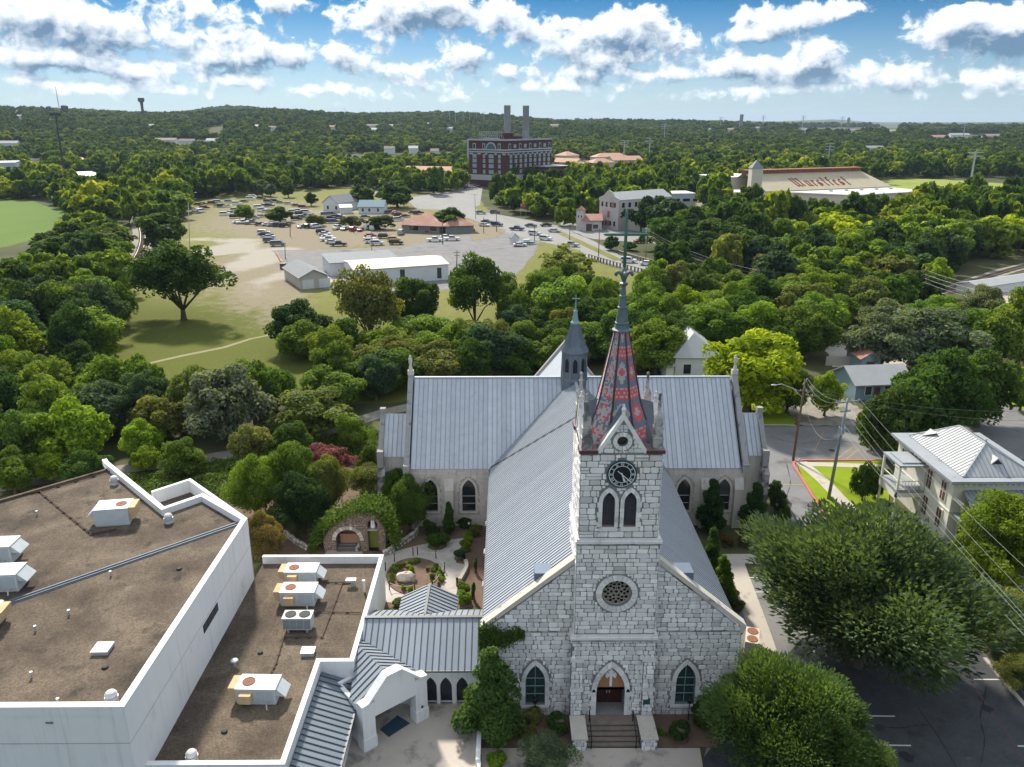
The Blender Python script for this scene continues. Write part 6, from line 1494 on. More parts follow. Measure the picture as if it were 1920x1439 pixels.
# front verandah roof
pz = 5.0; b = MB(); q0 = G(1786.6,921.6, pz + .6); q1 = G(1814,951, pz)
pr_ = []; vx0, vx1, vy0 = X0 + .9, X1 + 4, Y0 - 2.6; hh = math.hypot(Y0 + o_ - vy0,.75)
seamed(pr_, (0, vy0, pz),(1,0,0), Vector((0, Y0 + o_ - vy0,.75)) / hh, Vector((0,-.75, Y0 + o_ - vy0)) / hh, [(vx0,0),(vx1,0),(vx1, hh),(vx0 + .8, hh)],.45,.05,.05); merge(pr_).build('verandah_roof', [M_flatmet, M_seam], hs)
b = MB(); b.box(vx0, vy0 + .05, pz - .3, vx1, vy0 + .25, pz - .02); b.box(vx0 + .05, vy0 + .25, pz - .3, vx0 + .25, Y0 + o_, pz - .02)
for k in range(4): b.box(vx0 + .1 + k * 2.9, vy0 + .1,0, vx0 + .3 + k * 2.9, vy0 + .3, pz - .3)
b.build('verandah_post', M_cream, hs); b = MB(); b.box(vx0, vy0,3.2, vx1, Y0 + o_, 3.4); b.build('verandah_floor', M_flatmet, hs)
# side balcony
by0, by1, bx0 = Y1 - 7.2, Y1 - 3.4, X0 - 2.3
b = MB(); b.box(bx0, by0,6.0, X0 + o_, by1,6.2); b.box(bx0 + .5, by0 + .5,6.2, X0 + o_, by1 - .5,6.35); b.build('balcony_roof', M_flatmet, hs)
b = MB(); b.box(bx0, by0,3.1, X0 + o_, by1,3.45); b.build('balcony_floor', M_flatmet, hs)
b = MB()
for x, y in ((bx0 + .15, by0 + .15),(bx0 + .15, by1 - .15),(X0 + o_ - .2, by0 + .15)): b.box(x - .1, y - .1,0, x + .1, y + .1,6.0)
b.box(bx0, by0,2.4, bx0 + .2, by1,3.1); b.box(bx0, by0,2.6, X0 + o_, by0 + .2,3.1); b.build('balcony_post', M_cream, hs)
b = MB()
for k in range(9): x = bx0 + .3 + k * .33; b.box(x - .02, by0 + .13,3.45, x + .02, by0 + .17,4.35)
b.box(bx0, by0 + .11,4.35, X0 + o_, by0 + .19,4.42); b.box(bx0 + .11, by0,4.35, bx0 + .19, by1,4.42); b.build('balustrade', M_cream, hs)

# poles and wires
M_pole = mat('wood_pole', (.13,.075,.055),.9,(.2,.125,.09),3,.6, stretch=(4,4,.3))
M_steel = mat('steel_pole', (.16,.19,.22),.5,(.24,.27,.3),2,.6, metal=.4)
M_wire = mat('wire', (.2,.21,.22),.5, metal=.3)
M_wired = mat('wire_dark', (.05,.05,.055),.6)
def wire(a, b_, sag, r, label, m=None, group='overhead wires'):
    mb = MB(); a, b_ = Vector(a), Vector(b_); mb.tube([a.lerp(b_, k / 10) - Vector((0,0, sag * 4 * (k / 10) * (1 - k / 10))) for k in range(11)], r, 4, cap=False)
    return tag(mb.build('wire', m or M_wire), label, 'wire', group)
def pole(base, top_px, label, m, r=.16, arms=(), rad_top=.11, group='utility poles', name='utility_pole'):
    B = G(*base); T_ = PY(*top_px, B.y); t = thing(name, label, 'utility pole', B, 0, group)
    b = MB(); b.tube([B - Vector((0,0,.1)), T_],[r, rad_top],8); b.build('pole', m, t, smooth=True)
    A = []
    for f, w, ang in arms:
        c = B.lerp(T_, f); d = Vector((math.cos(ang), math.sin(ang),0)); b = MB(); b.beam(c - d * w, c + d * w, .12,.14); ar = b.build('crossarm', m, t)
        b = MB()
        for k in (-.95,-.35,.35,.95): q = c + d * w * k; b.lathe(q + Vector((0,0,.05)),[(.05,0),(.06,.1),(.03,.2)],6); A.append(q + Vector((0,0,.24)))
        b.build('insulators', M_galv, ar)
    return t, B, T_, A
p1, B1, T1_, A1 = pole((1487,864),(1510,712), 'leaning brown wooden utility pole at the kerb corner', M_pole, .17,((.965,1.2, math.radians(60)),(.86,1.0, math.radians(-10))),.12)
b = MB(); c = B1.lerp(T1_, .78); e = PY(1455,722, B1.y - .6); b.tube([c, c.lerp(e, .35) + Vector((0,0,.55)), c.lerp(e, .8) + Vector((0,0,.45)), e],.045,6)
lb = thing('street_lamp', 'grey cobra-head street lamp on a curved arm from the wooden pole', 'street lamp', c); b.build('arm', M_galv, lb); b = MB(); b.ball(e - Vector((.25,0,.02)),(.38,.16,.11),10); b.build('lamp_head', M_galv, lb, smooth=True)
p2, B2, T2_, A2 = pole((1553,937),(1590,748), 'slim blue-grey steel utility pole standing in the lawn strip', M_steel, .2,((.97,1.5, math.radians(15)),(.88,.6, math.radians(15))),.12)
b = MB(); c = B2.lerp(T2_, .66)
for k in range(3): q = c + Vector((math.cos(k * 2.1) * .3, math.sin(k * 2.1) * .3,0)); b.lathe(q, [(.1,0),(.1,.7),(.04,.8)],8)
b.build('cable_terminations', M_galv, p2)
ends = [G(1960,1206,10.6), G(1968,1206,10.6), G(1985,1178,10.6), G(2005,1140,10.6)]
for a, e, w in zip(A2[:4], ends, ('first', 'second', 'third', 'fourth')): wire(a, e, .5,.010, f'{w} from the left of the long wires between steel pole and cream house')
wire(B2.lerp(T2_, .76), G(1975,1250,8.6),.5,.013, 'lower cable running from the steel pole past the cream house')
wire(B2.lerp(T2_, .70), G(1985,1240,8.4),.6,.013, 'lowest cable running from the steel pole past the cream house')
p3, B3, T3_, A3 = pole((2010,1400),(2060,1130), 'steel pole off to the right that carries the long wires', M_steel, .2,((.97,1.4,.3),))
for (i, j, sg, w) in ((0,0,1.6, 'left'),(2,1,1.3, 'middle'),(3,2,1.1, 'right')): wire(A1[i], A2[j], sg, .015, f'{w} slack jumper wire between the wooden and the steel pole')
wire(B1.lerp(T1_, .8), B2.lerp(T2_, .66),2.6,.016, 'deepest slack cable looping from the wooden pole to the steel pole')
wire(B1.lerp(T1_, .93), G(1980,770,9),1.2,.014, 'thin wire from the wooden pole across the dark trees to the right')
wire(B1.lerp(T1_, .9), G(1990,790,8.4),1.2,.014, 'lower thin wire from the wooden pole across the dark trees to the right')
# ------------------------------------------------------------------ a builder for ordinary buildings
def house(name, label, cat, A, Bp, depth, h, rise, ridge='width', roofm=None, wallm=None, over=.35, wins=(), doors=(), hip=False, group=None, z=0.0, pitchseam=None, floors_m=None):
    """A, Bp: front left and right corners on the ground; the building runs back by depth. wins/doors: (face, u, z, w, h)"""
    A = Vector((A[0], A[1], z)); Bp = Vector((Bp[0], Bp[1], z)); u = Bp - A; L = u.length; u.normalize(); v = Vector((-u.y, u.x, 0))
    t = thing(name, label, cat, A, 0, group); P = lambda x, y, zz: A + u * x + v * y + Vector((0,0, zz))
    b = MB(); b.ext([P(0,0,-.5), P(L, 0,-.5), P(L, depth, -.5), P(0, depth, -.5)],(0,0, h + .5))
    if rise and not hip:
        if ridge == 'width': 
            for x, f in ((0,(0,2,1)),(L, (0,1,2))): b.add([P(x, 0, h), P(x, depth, h), P(x, depth / 2, h + rise)],[f])
        elif ridge == 'depth':
            for y, f in ((0,(0,1,2)),(depth, (0,2,1))): b.add([P(0, y, h), P(L, y, h), P(L / 2, y, h + rise)],[f])
    w = b.build('wall', wallm, t)
    b = MB(); o = over; th = .12
    if not rise: b.ext([P(-o, -o, h), P(L + o, -o, h), P(L + o, depth + o, h), P(-o, depth + o, h)],(0,0,.3))
    elif ridge == 'shed': b.ext([P(-o, -o, h), P(L + o, -o, h), P(L + o, depth + o, h + rise), P(-o, depth + o, h + rise)],(0,0, th))
    elif hip:
        k = min(L, depth) / 2; s_ = o * rise / k
        if L >= depth: R0, R1 = P(k, depth / 2, h + rise), P(L - k, depth / 2, h + rise)
        else: R0, R1 = P(L / 2, k, h + rise), P(L / 2, depth - k, h + rise)
        c = [P(-o, -o, h - s_), P(L + o, -o, h - s_), P(L + o, depth + o, h - s_), P(-o, depth + o, h - s_)]
        b.add(c + [R0, R1],[(0,1,5,4),(1,2,5),(2,3,4,5),(3,0,4),(0,3,2,1)] if L >= depth else [(0,1,4),(1,2,5,4),(2,3,5),(3,0,4,5),(0,3,2,1)])
    elif ridge == 'width':
        s_ = o * rise / (depth / 2)
        for y in (-o, depth + o): b.ext([P(-o, y, h - s_), P(L + o, y, h - s_), P(L + o, depth / 2, h + rise), P(-o, depth / 2, h + rise)],(0,0, th))
    else:
        s_ = o * rise / (L / 2)
        for x in (-o, L + o): b.ext([P(x, -o, h - s_), P(x, depth + o, h - s_), P(L / 2, depth + o, h + rise), P(L / 2,-o, h + rise)],(0,0, th))
    r = b.build('roof', roofm, t)
    FA = {'f': (u, -v, lambda x: P(x, 0,0)), 'l': (v, -u, lambda x: P(0, x, 0)), 'r': (v, u, lambda x: P(L, x, 0))}
    def plate(nm, face, x, zz, ww, hh_, m, pr, par):
        d, n, f = FA[face]; c = f(x); b = MB(); b.ext([c - d * ww / 2 + Vector((0,0, zz)), c + d * ww / 2 + Vector((0,0, zz)), c + d * ww / 2 + Vector((0,0, zz + hh_)), c - d * ww / 2 + Vector((0,0, zz + hh_))], n * pr); return b.build(nm, m, par)
    for face, x, zz, ww, hh_ in wins:
        f = plate('window', face, x, zz - .08, ww + .16, hh_ + .16, M_wht if wallm is not M_wht else M_galv, .06, w); plate('pane', face, x, zz, ww, hh_, M_glass, .075, f)
    for dd in doors:
        face, x, zz, ww, hh_ = dd[:5]; plate('door', face, x, zz, ww, hh_, dd[5] if len(dd) > 5 else M_shut, .07, w)
    t['_L'] = L; return t, P, L
def HP(name, label, cat, a, b_, depth, h, rise, **kw): return house(name, label, cat, G(*a), G(*b_), depth, h, rise, **kw)
M_wsid = mat('white_siding', (.66,.68,.7),.8,(.74,.755,.77),.4,.6)
M_bsid = mat('blue_siding', (.2,.3,.38),.8,(.27,.36,.43),.6,.6)
M_shin = mat('grey_shingle', (.2,.215,.235),.85,(.27,.285,.3),.8,.6)
M_bshin = mat('blue_shingle', (.10,.19,.24),.8,(.15,.25,.30),.8,.6)
M_rustr = mat('rust_roof', (.3,.13,.09),.85,(.46,.26,.2),.35,.7, stain=((.55,.45,.4),.3,.56))
M_tan = mat('cream_roof', (.66,.6,.48),.7,(.72,.665,.55),.3,.6)
M_red = mat('red_metal', (.4,.09,.09),.6,(.46,.13,.12),.5,.6)
M_wroof = mat('white_roof', (.74,.74,.74),.6,(.8,.8,.79),.2,.6)
HP('house', 'blue-walled cottage with long white metal roof behind the utility poles', 'house', (1602,752),(1702,748),6.5,2.8,1.7, roofm=M_tin, wallm=M_bsid, over=.6, wins=(('f', 2,.9,1,1.3),('f', 5,.9,1,1.3)), doors=(('f', 3.4,0,.9,2),))
HP('shed', 'small shed with rust-streaked tin roof behind the blue cottage', 'shed', (1612,700),(1648,700),6,2.6,1.0, ridge='depth', roofm=M_rustr, wallm=M_bsid, doors=(('f', 1.5,0,1.2,2),))
HP('house', 'white house with steep hipped metal roof left of the yellow-green tree', 'house', (1264,712),(1345,712),12,4.2,2.8, hip=True, roofm=M_tin, wallm=M_wsid, over=.5, wins=(('l', 3,1,1.2,1.6),('l', 7,1,1.2,1.6),('f', 2,1,1.2,1.6)))
HP('porch_roof', 'lower white metal porch roof of the house left of the yellow-green tree', 'porch', (1248,716),(1262,716),6,2.6,.8, ridge='shed', roofm=M_tin, wallm=M_cream)
HP('warehouse', 'low grey-roofed warehouse at the right edge beside the upper railway', 'warehouse', (1835,556),(1990,532),6,2.2,.8, roofm=M_tin, wallm=M_wsid)
# wall along the back lot and a fence
b = MB(); a, c = G(1548,686), G(1612,686); b.box(a.x, a.y, 0, c.x, a.y + .25,1.6); tag(b.build('garden_wall', mat('tan_wall', (.4,.36,.31),.9,(.46,.42,.37),.6,.6)), 'low tan wall left of the rusty shed', 'wall')
# hydrant on the corner
t = thing('fire_hydrant', 'small silver fire hydrant at the corner of the red kerb', 'hydrant', G(1498,871)); b = MB(); b.lathe((0,0,0),[(.16,0),(.16,.08),(.11,.1),(.11,.55),(.16,.58),(.13,.7),(.04,.78)],10); b.build('barrel', M_galv, t, local=True); b = MB(); b.tube([(-.2,0,.42),(.2,0,.42)],.06,8); b.build('outlet', M_galv, t, local=True)
# white garden trellis at the right edge
t = thing('lattice_panel', 'white lattice panel and teal bench top at the right edge under the wires', 'trellis', G(1925,1110))
b = MB()
q = G(1925,1110)
for k in range(5): b.box(q.x - .8 + k * .4, q.y, 0, q.x - .74 + k * .4, q.y + .05,1.6)
for k in range(5): b.box(q.x - .85, q.y - .02,.2 + k * .33, q.x + .9, q.y + .02,.26 + k * .33)
b.build('lattice', M_wht, t)
# ================================================================== the town beyond
g2 = lambda x, y: (340 + x / 3.4286,330 + y / 3.4286)
g3 = lambda x, y: (640 + x / 3.4286,180 + y / 3.4286)
g4 = lambda x, y: (880 + x / 4.174,360 + y / 4.174)
M_brick = mat('dark_red_brick', (.075,.022,.027),.85,(.115,.036,.04),.6,.6)
M_conw = mat('white_trim', (.42,.43,.46),.8,(.5,.51,.53),.5,.6)
M_wing = mat('pale_glass', (.22,.32,.36),.25,(.4,.5,.52),.35,.8, spec=.6)
M_stk = mat('stack_concrete', (.24,.25,.27),.85,(.33,.34,.35),.12,.6, stain=((.36,.38,.41),.1,.55))
M_terra = mat('terracotta_roof', (.48,.25,.18),.85,(.6,.36,.27),.3,.7)
HP('garage', 'grey-roofed shed with two white doors at the near edge of the gravel lot', 'garage', g2(768,733), g2(945,716),17,3.1,1.7, ridge='depth', roofm=M_shin, wallm=mat('tan_siding', (.46,.44,.4),.85,(.54,.52,.48),.5,.6), over=.5, doors=(('f', 2.0,.05,2.9,2.3, M_wsid),('f', 6.2,.05,2.9,2.3, M_wsid)))
_, Pm, Lm = HP('metal_hall', 'long white metal hall with cream roof behind the pecans', 'warehouse', g2(1118,712), g2(1718,668),15,4.2,.9, roofm=M_tan, wallm=M_wsid, over=.3, wins=(('f', 12.5,.6,1.3,3.0),('f', 22.5,.6,1.2,2.8)))
house('hall_annex', 'grey flat-roofed annex at the back of the long white metal hall', 'warehouse', Pm(-3.5,15.6,0), Pm(Lm * .62,15.6,0),14,3.7,.5, ridge='shed', roofm=M_shin, wallm=M_wsid)
tag((lambda b: (b.beam(Pm(-6,4,.06), Pm(-2.2,14,.06),5,.1), b.build('concrete_apron', M_conc))[1])(MB()), 'pale concrete apron between garage and metal hall', 'apron', kind='structure')
HP('house', 'white gabled house at the back of the car park, left of the blue-roofed one', 'house', g2(912,226), g2(1010,232),15,4.0,3.2, ridge='depth', roofm=M_shin, wallm=M_wsid, over=.4, wins=(('f', 3,1,1.2,1.6),('f', 8,1,1.2,1.6)))
HP('house', 'low white shed-roofed extension right of the white gabled house', 'house', g2(1025,245), g2(1098,243),8,2.8,.6, ridge='shed', roofm=M_wroof, wallm=M_wsid)
HP('house', 'small white house with blue-green roof under the big trees', 'house', g2(1140,244), g2(1300,244),12,3.2,2.4, roofm=M_bshin, wallm=M_wsid, over=.5, wins=(('f', 2,1,.9,1.4),('f', 5,1,.9,1.4),('f', 9,1,.9,1.4)))
HP('market_building', 'old market building with rust-streaked tin roof beside the car park', 'building', g2(1418,362), g2(1660,372),15,3.6,3.4, hip=True, roofm=M_rustr, wallm=mat('grey_green_wood', (.2,.24,.24),.9,(.3,.33,.32),.5,.6), over=1.5, wins=(('f', 5,.8,4,1.8),('f', 13,.8,3,1.8)))
HP('market_building', 'right-hand rust-roofed annex of the market building behind a tree', 'building', g2(1700,372), g2(1880,366),12,3.4,2.4, hip=True, roofm=M_rustr, wallm=mat('grey_green_wood', (.2,.24,.24)), over=1.2)
HP('kiosk', 'white gabled stand with blue trim in the corner of the asphalt lot', 'kiosk', g4(335,418), g4(385,416),4,2.6,1.3, ridge='depth', roofm=M_shin, wallm=M_wsid, over=.3)
t = thing('boat', 'green and white boat on a trailer beside the white stand', 'boat', G(*g4(455,412)),.15); b = MB(); b.add([(-3,-1,.9),(2.2,-1,.9),(3.4,0,1.1),(2.2,1,.9),(-3,1,.9),(-2.6,-.5,.3),(2,-.4,.3),(2,.4,.3),(-2.6,.5,.3)],[(0,1,6,5),(1,2,6),(2,3,7),(2,7,6),(3,4,8,7),(4,0,5,8),(0,4,3,2,1),(5,6,7,8)]); b.build('hull', mat('boat_green', (.06,.3,.22),.4), t, local=True); b = MB(); b.obox((-.4,0,.9),(2.2,1.5,.9)); b.build('cabin', M_wsid, t, local=True)
# power plant
M_lot = M_road
pp_ = thing('power_plant', 'dark red brick power plant with white bands and big windows', 'building', (.7,522,0))
C0, CR, CLf = Vector((.7,522,0)), Vector((31.5,565,0)), Vector((-24,539.7,0)); PH = 29.0
uR = (CR - C0).normalized(); uL = (C0 - CLf).normalized(); LR = (CR - C0).length; LL = (C0 - CLf).length; nR_ = Vector((uR.y, -uR.x, 0)); nL_ = Vector((uL.y, -uL.x, 0))
back = CLf + (CR - C0)
b = MB(); b.prism([(p.x, p.y) for p in (CLf, C0, CR, back)],0, PH); pw = b.build('wall', M_brick, pp_)
def face_box(mb, O, u, n, x0, x1, z0, z1, d): mb.ext([O + u * x0 + Vector((0,0, z0)), O + u * x1 + Vector((0,0, z0)), O + u * x1 + Vector((0,0, z1)), O + u * x0 + Vector((0,0, z1))], n * d)
for O, u, n, L in ((CLf, uL, nL_, LL),(C0, uR, nR_, LR)):
    for z0, z1, d in ((PH - .1, PH + .9,.5),(22.9,23.7,.35),(21.5,22.3,.45),(4.2,7.6,.3)): b = MB(); face_box(b, O, u, n, -.3, L + .3, z0, z1, d); b.build('cornice_band', M_conw, pw)
    if L < 40: xs_ = [(4.5,4.2),(12.3,2.2),(18.0,5.0),(24.6,2.4)]
    else: xs_ = [(4.5 + k * (L - 7) / 8.2,3.3) for k in range(9)]
    for (x, w_) in xs_:
        for z in (8.6,12.2,15.4,18.4):
            f = MB(); face_box(f, O, u, n, x - w_ * .36 - .12, x + w_ * .36 + .12, z - .25, z + 2.1,.15); f = f.build('window', M_conw, pw)
            g = MB(); face_box(g, O, u, n, x - w_ * .36, x + w_ * .36, z, z + 2.0,.2); g.build('pane', M_wing, f)
            g = MB(); face_box(g, O, u, n, x - .06, x + .06, z, z + 2.0,.28); face_box(g, O, u, n, x - w_ * .36, x + w_ * .36, z + .95, z + 1.06,.28); g.build('glazing_bar', M_conw, f)
    caps = [(2,2.6),(8.4,2.6),(14.2,1.6),(21.8,1.6),(28.4,2.6)] if L < 40 else [(1.6 + k * (L - 3.2) / 9,1.5) for k in range(10)]
    b = MB()
    for x, w_ in caps: face_box(b, O, u, n, x - w_ / 2, x + w_ / 2,20.2,21.2,.4)
    b.build('pier_cap', M_conw, pw)
    for k, (x, w_) in enumerate(((4.5,1.5),(12.3,1.2),(24.6,1.2)) if L < 40 else [(3 + k * (L - 6) / 4,1.6) for k in range(5)]):
        f = MB(); face_box(f, O, u, n, x - w_ / 2 - .4, x + w_ / 2 + .4,23.7,27.2,.3); f = f.build('window', M_conw, pw); g = MB(); face_box(g, O, u, n, x - w_ / 2, x + w_ / 2,24.0,26.7,.36); g.build('pane', M_glass, f)
    if L > 40:
        for k in range(4):
            x = 3 + (k + .5) * (L - 6) / 4; f = MB(); face_box(f, O, u, n, x - 1.7, x + 1.7,24.2,26.9,.1); f = f.build('window', M_brick, pw); g = MB(); face_box(g, O, u, n, x - 1.5, x + 1.5,24.4,26.7,.16); g.build('pane', M_wing, f)
O, u, n = CLf, uL, nL_
ra_ = lambda r: [O + u * (18 + r * math.cos(PI * i / 12)) + Vector((0,0,23.9 + r * math.sin(PI * i / 12))) for i in range(13)]
f = MB(); f.ext(ra_(4.1), n * .3); f = f.build('arched_window', M_conw, pw); f2 = MB(); f2.ext(ra_(3.3), n * .36); f2.build('pane', mat('teal_glass', (.04,.17,.17),.3), f)
b = MB(); face_box(b, O, u, n, 12,24.5, PH + .8, PH + 1.7,.5); b.build('parapet_step', M_conw, pw)
for (px, ptop, D, w_) in ((951.2,198,541,11.6),(986,198.5,556,11.2)):
    q = PY(px, 240, D); top = PY(px, ptop, D).z; r = w_ / 2 / FPX * D * 1.0; b = MB(); b.lathe((q.x, q.y, PH - 1),[(r * 1.14,0),(r * 1.06,6),(r, 10),(r, top - PH + 1)],24); ck_ = b.build('chimney', M_stk, pp_, smooth=False)
    b = MB(); b.box(q.x - 1.1, q.y - r * 1.2 - .12, PH + .5, q.x + 1.1, q.y - r * .9, PH + 5.5); b.build('flue_door', M_flatmet, ck_)
b = MB(); q = PY(948,256,545); b.box(q.x - 5,536, PH, q.x + 5,548, PH + 4.5); b.box(q.x + 5,540, PH, q.x + 11,550, PH + 2.6); b.build('roof_penthouse', M_brick, pp_)
b = MB()      # steel frame of the rooftop sign: the letters face away, seen from behind
for k in range(13): x = 5.5 + k * 1.5; p = CLf + uL * x - nL_ * 4; b.beam(p + Vector((0,0, PH)), p + Vector((0,0, PH + 5.6)),.18,.18); b.beam(p + Vector((0,0, PH + 5)), p - nL_ * 3 + Vector((0,0, PH)),.14,.14)
for z in (3.2,5.5): b.beam(CLf + uL * 5 - nL_ * 4 + Vector((0,0, PH + z)), CLf + uL * 24 - nL_ * 4 + Vector((0,0, PH + z)),.16,.16)
sg = b.build('sign_frame', M_galv, pp_)
b = MB()      # upright letter strokes, too small to read in the photograph
rs = random.Random(4)
for k in range(9):
    x = 6 + k * 2.0
    for dx, z0, z1 in ((0,5.8,8.6),(.95,5.8,8.6)): p = CLf + uL * (x + dx + rs.uniform(-.1,.1)) - nL_ * 4; b.beam(p + Vector((0,0, PH + z0)), p + Vector((0,0, PH + z1)),.36,.3)
    p = CLf + uL * x - nL_ * 4; zz = PH + rs.choice((5.95,7.2,8.4)); b.beam(p + Vector((0,0, zz)), p + uL * .95 + Vector((0,0, zz)),.3,.36)
b.build('sign_letters', M_flash, sg)
_, Pa, La = house('brick_annex', 'lower dark brick annex with flat pale roof right of the power plant', 'building', Vector((27,540,0)), Vector((44,556,0)),22,12,0, roofm=mat('pale_flat_roof', (.42,.43,.46),.8), wallm=M_brick, over=.3, wins=[('f', 2.5 + k * 3.6, z, 2.2,3.0) for k in range(6) for z in (2,7)] + [('l', 3 + k * 4,7,2.2,3) for k in range(5)])
# orange-roofed apartments
for i, (a, b_, d, h, rs_) in enumerate((((1034,316),(1078,318),14,6,3),((1040,306),(1062,307),20,8,3.5),((1070,327),(1102,325),12,6,3),((1112,318),(1152,317),14,6,3.2),((1150,313),(1204,312),16,6,3.4),((1118,308),(1180,307),16,7,3.4),((758,336),(858,338),16,6,3.0))):
    HP('apartment_block', ('orange-roofed apartment block right beside the power plant', 'taller orange roof peeping out behind the power plant', 'small orange-roofed block below the right side of the power plant', 'left front block of the orange-roofed apartments on the right', 'right front block of the orange-roofed apartments', 'rear block of the orange-roofed apartments', 'long low block with faded red roof left of the power plant')[i], 'apartment block', a, b_, d, h, rs_, roofm=M_terra, wallm=M_brick if i == 6 else M_tan, over=.8, hip=i % 2 == 1, wins=[('f', 3 + k * 5,1 + 3 * (k % 2),1.6,1.6) for k in range(3)])
# mill, tower house, blue-white building
_, Pq, Lq = house('mill', 'four-storey pale stone mill with stepped gable by the road', 'building', G(1158,433), G(1158,433) + Vector((24,17,0)),11,11.5,2.6, roofm=M_tin, wallm=mat('pale_masonry', (.5,.46,.44),.9,(.6,.56,.53),.4,.6, stain=((.35,.32,.31),.3,.57)), over=.1,
      wins=[('f', 2.4 + k * 3.4, z, 1.5,1.9) for k in range(8) for z in (5.2,8.6)] + [('l', 2 + k * 2.4, z, 1.2,1.9) for k in range(4) for z in (1.5,8.6)], doors=[('f', 17.5,8.3,1.4,2.6, M_red),('l', 5.5,4.6,1.3,2.4, M_red),('l', 3.2,8.3,1,2.3, M_red),('l', 5.6,1.2,1,2.3, M_red),('l', 8.6,1.2,1,2.3, M_red)])
b = MB(); b.ext([Pq(-.12,-.3,10.8), Pq(-.12,11.3,10.8), Pq(-.12,11.3,12.0), Pq(-.12,8.3,13.0), Pq(-.12,7.0,14.4), Pq(-.12,5.5,15.0), Pq(-.12,4.0,14.4), Pq(-.12,2.7,13.0), Pq(-.12,-.3,12.0)], Pq(.5,0,0) - Pq(0,0,0)); b.build('shaped_gable', MATS['pale_masonry'], _)
house('mill_annex', 'low buff annex with arches in front of the mill', 'building', Pq(5,-7,0), Pq(20,-7,0),7,5,.8, ridge='shed', roofm=M_wroof, wallm=M_tan, over=.2, wins=[('f', 2 + 2.6 * k, .8,1.6,2.4) for k in range(5)])
HP('tower_house', 'small pale building with square corner tower and red-brown roof by the road', 'building', (1092,434),(1128,434),10,4.2,1.8, roofm=M_rustr, wallm=MATS['pale_masonry'], over=.5, wins=(('f', 5,1,2,1.6),), doors=(('f', 2.5,0,2.2,2.8),))
HP('tower', 'square pale tower with pyramid roof at the corner of the small building', 'tower', (1080,433),(1093,433.5),3.6,8,1.4, hip=True, roofm=M_rustr, wallm=MATS['pale_masonry'], over=.2, wins=(('f', .8,5,.5,1),('f', 2,5,.5,1)))
HP('office_building', 'flat blue-white building half hidden by trees right of the mill', 'building', (1236,397),(1302,396),14,8,0, roofm=M_wroof, wallm=mat('blue_white', (.5,.58,.66),.7,(.56,.64,.7),.4,.6), over=.1, wins=[('f', 3 + k * 5,4.5,3.5,1.4) for k in range(4)])
HP('flat_roof_building', 'low building with white flat roof below the blue-white one', 'building', (1282,425),(1345,420),14,4,0, roofm=M_wroof, wallm=M_wsid)
# festival hall with the painted roof
E0, E1 = G(1436,360,5.0), G(1673,350.5,5.0); uF = (E1 - E0); uF.z = 0; LF = uF.length; uF.normalize(); vFh = Vector((-uF.y, uF.x, 0))
fh = thing('festival_hall', 'great hall with cream lettered roof, brown clerestory and white lean-to', 'building', (E0.x, E0.y, 0))
Pf = lambda x, y, z: Vector((E0.x, E0.y, 0)) + uF * x + vFh * y + Vector((0,0, z))
SD, SZ0, SZ1 = 17.0,5.0,13.2; xr0, xr1 = -1.0, LF - 9
b = MB(); b.prism([tuple(Pf(x, y, 0)[:2]) for x, y in ((0,.5),(LF - 1,.5),(LF - 1,50),(0,50))],0,5); b.build('wall', M_tan, fh)
b = MB(); b.ext([Pf(0,0, SZ0), Pf(LF, 0, SZ0), Pf(xr1, SD, SZ1), Pf(xr0, SD, SZ1)],(0,0,.2)); b.add([Pf(LF, 0, SZ0), Pf(LF, 34, SZ0), Pf(xr1, SD, SZ1)],[(0,1,2)]); b.ext([Pf(LF, 36, SZ0), Pf(0,36, SZ0), Pf(xr0, SD + 2, SZ1), Pf(xr1, SD + 2, SZ1)],(0,0,.2)); fr_ = b.build('painted_roof', mat('festival_cream', (.48,.415,.28),.85,(.54,.475,.34),.12,.6), fh)
b = MB(); b.prism([tuple(Pf(x, y, 0)[:2]) for x, y in ((xr0, SD - .6),(xr1, SD - .6),(xr1, SD + 3),(xr0, SD + 3))], SZ1 - .5, SZ1 + 1.6); cl_ = b.build('clerestory', mat('brown_metal', (.2,.075,.05),.7,(.26,.11,.07),.3,.6), fh)
b = MB(); b.prism([tuple(Pf(x, y, 0)[:2]) for x, y in ((xr0 - .4, SD - 1.6),(xr1 + .4, SD - 1.6),(xr1 + .4, SD + 4),(xr0 - .4, SD + 4))], SZ1 + 1.6, SZ1 + 2.1); b.build('clerestory_roof', mat('orange_brown_roof', (.36,.14,.075),.7), cl_)
b = MB()
for k in range(40): x = xr0 + 1 + k * (xr1 - xr0 - 2) / 39; b.ext([Pf(x - .18, SD - .62, SZ1 - .4), Pf(x + .18, SD - .62, SZ1 - .4), Pf(x + .18, SD - .62, SZ1 + 1.6), Pf(x - .18, SD - .62, SZ1 + 1.6)],-vFh * .3)
b.build('clerestory_fins', mat('orange_brown_roof', (.36,.14,.075)), cl_, kind='stuff')
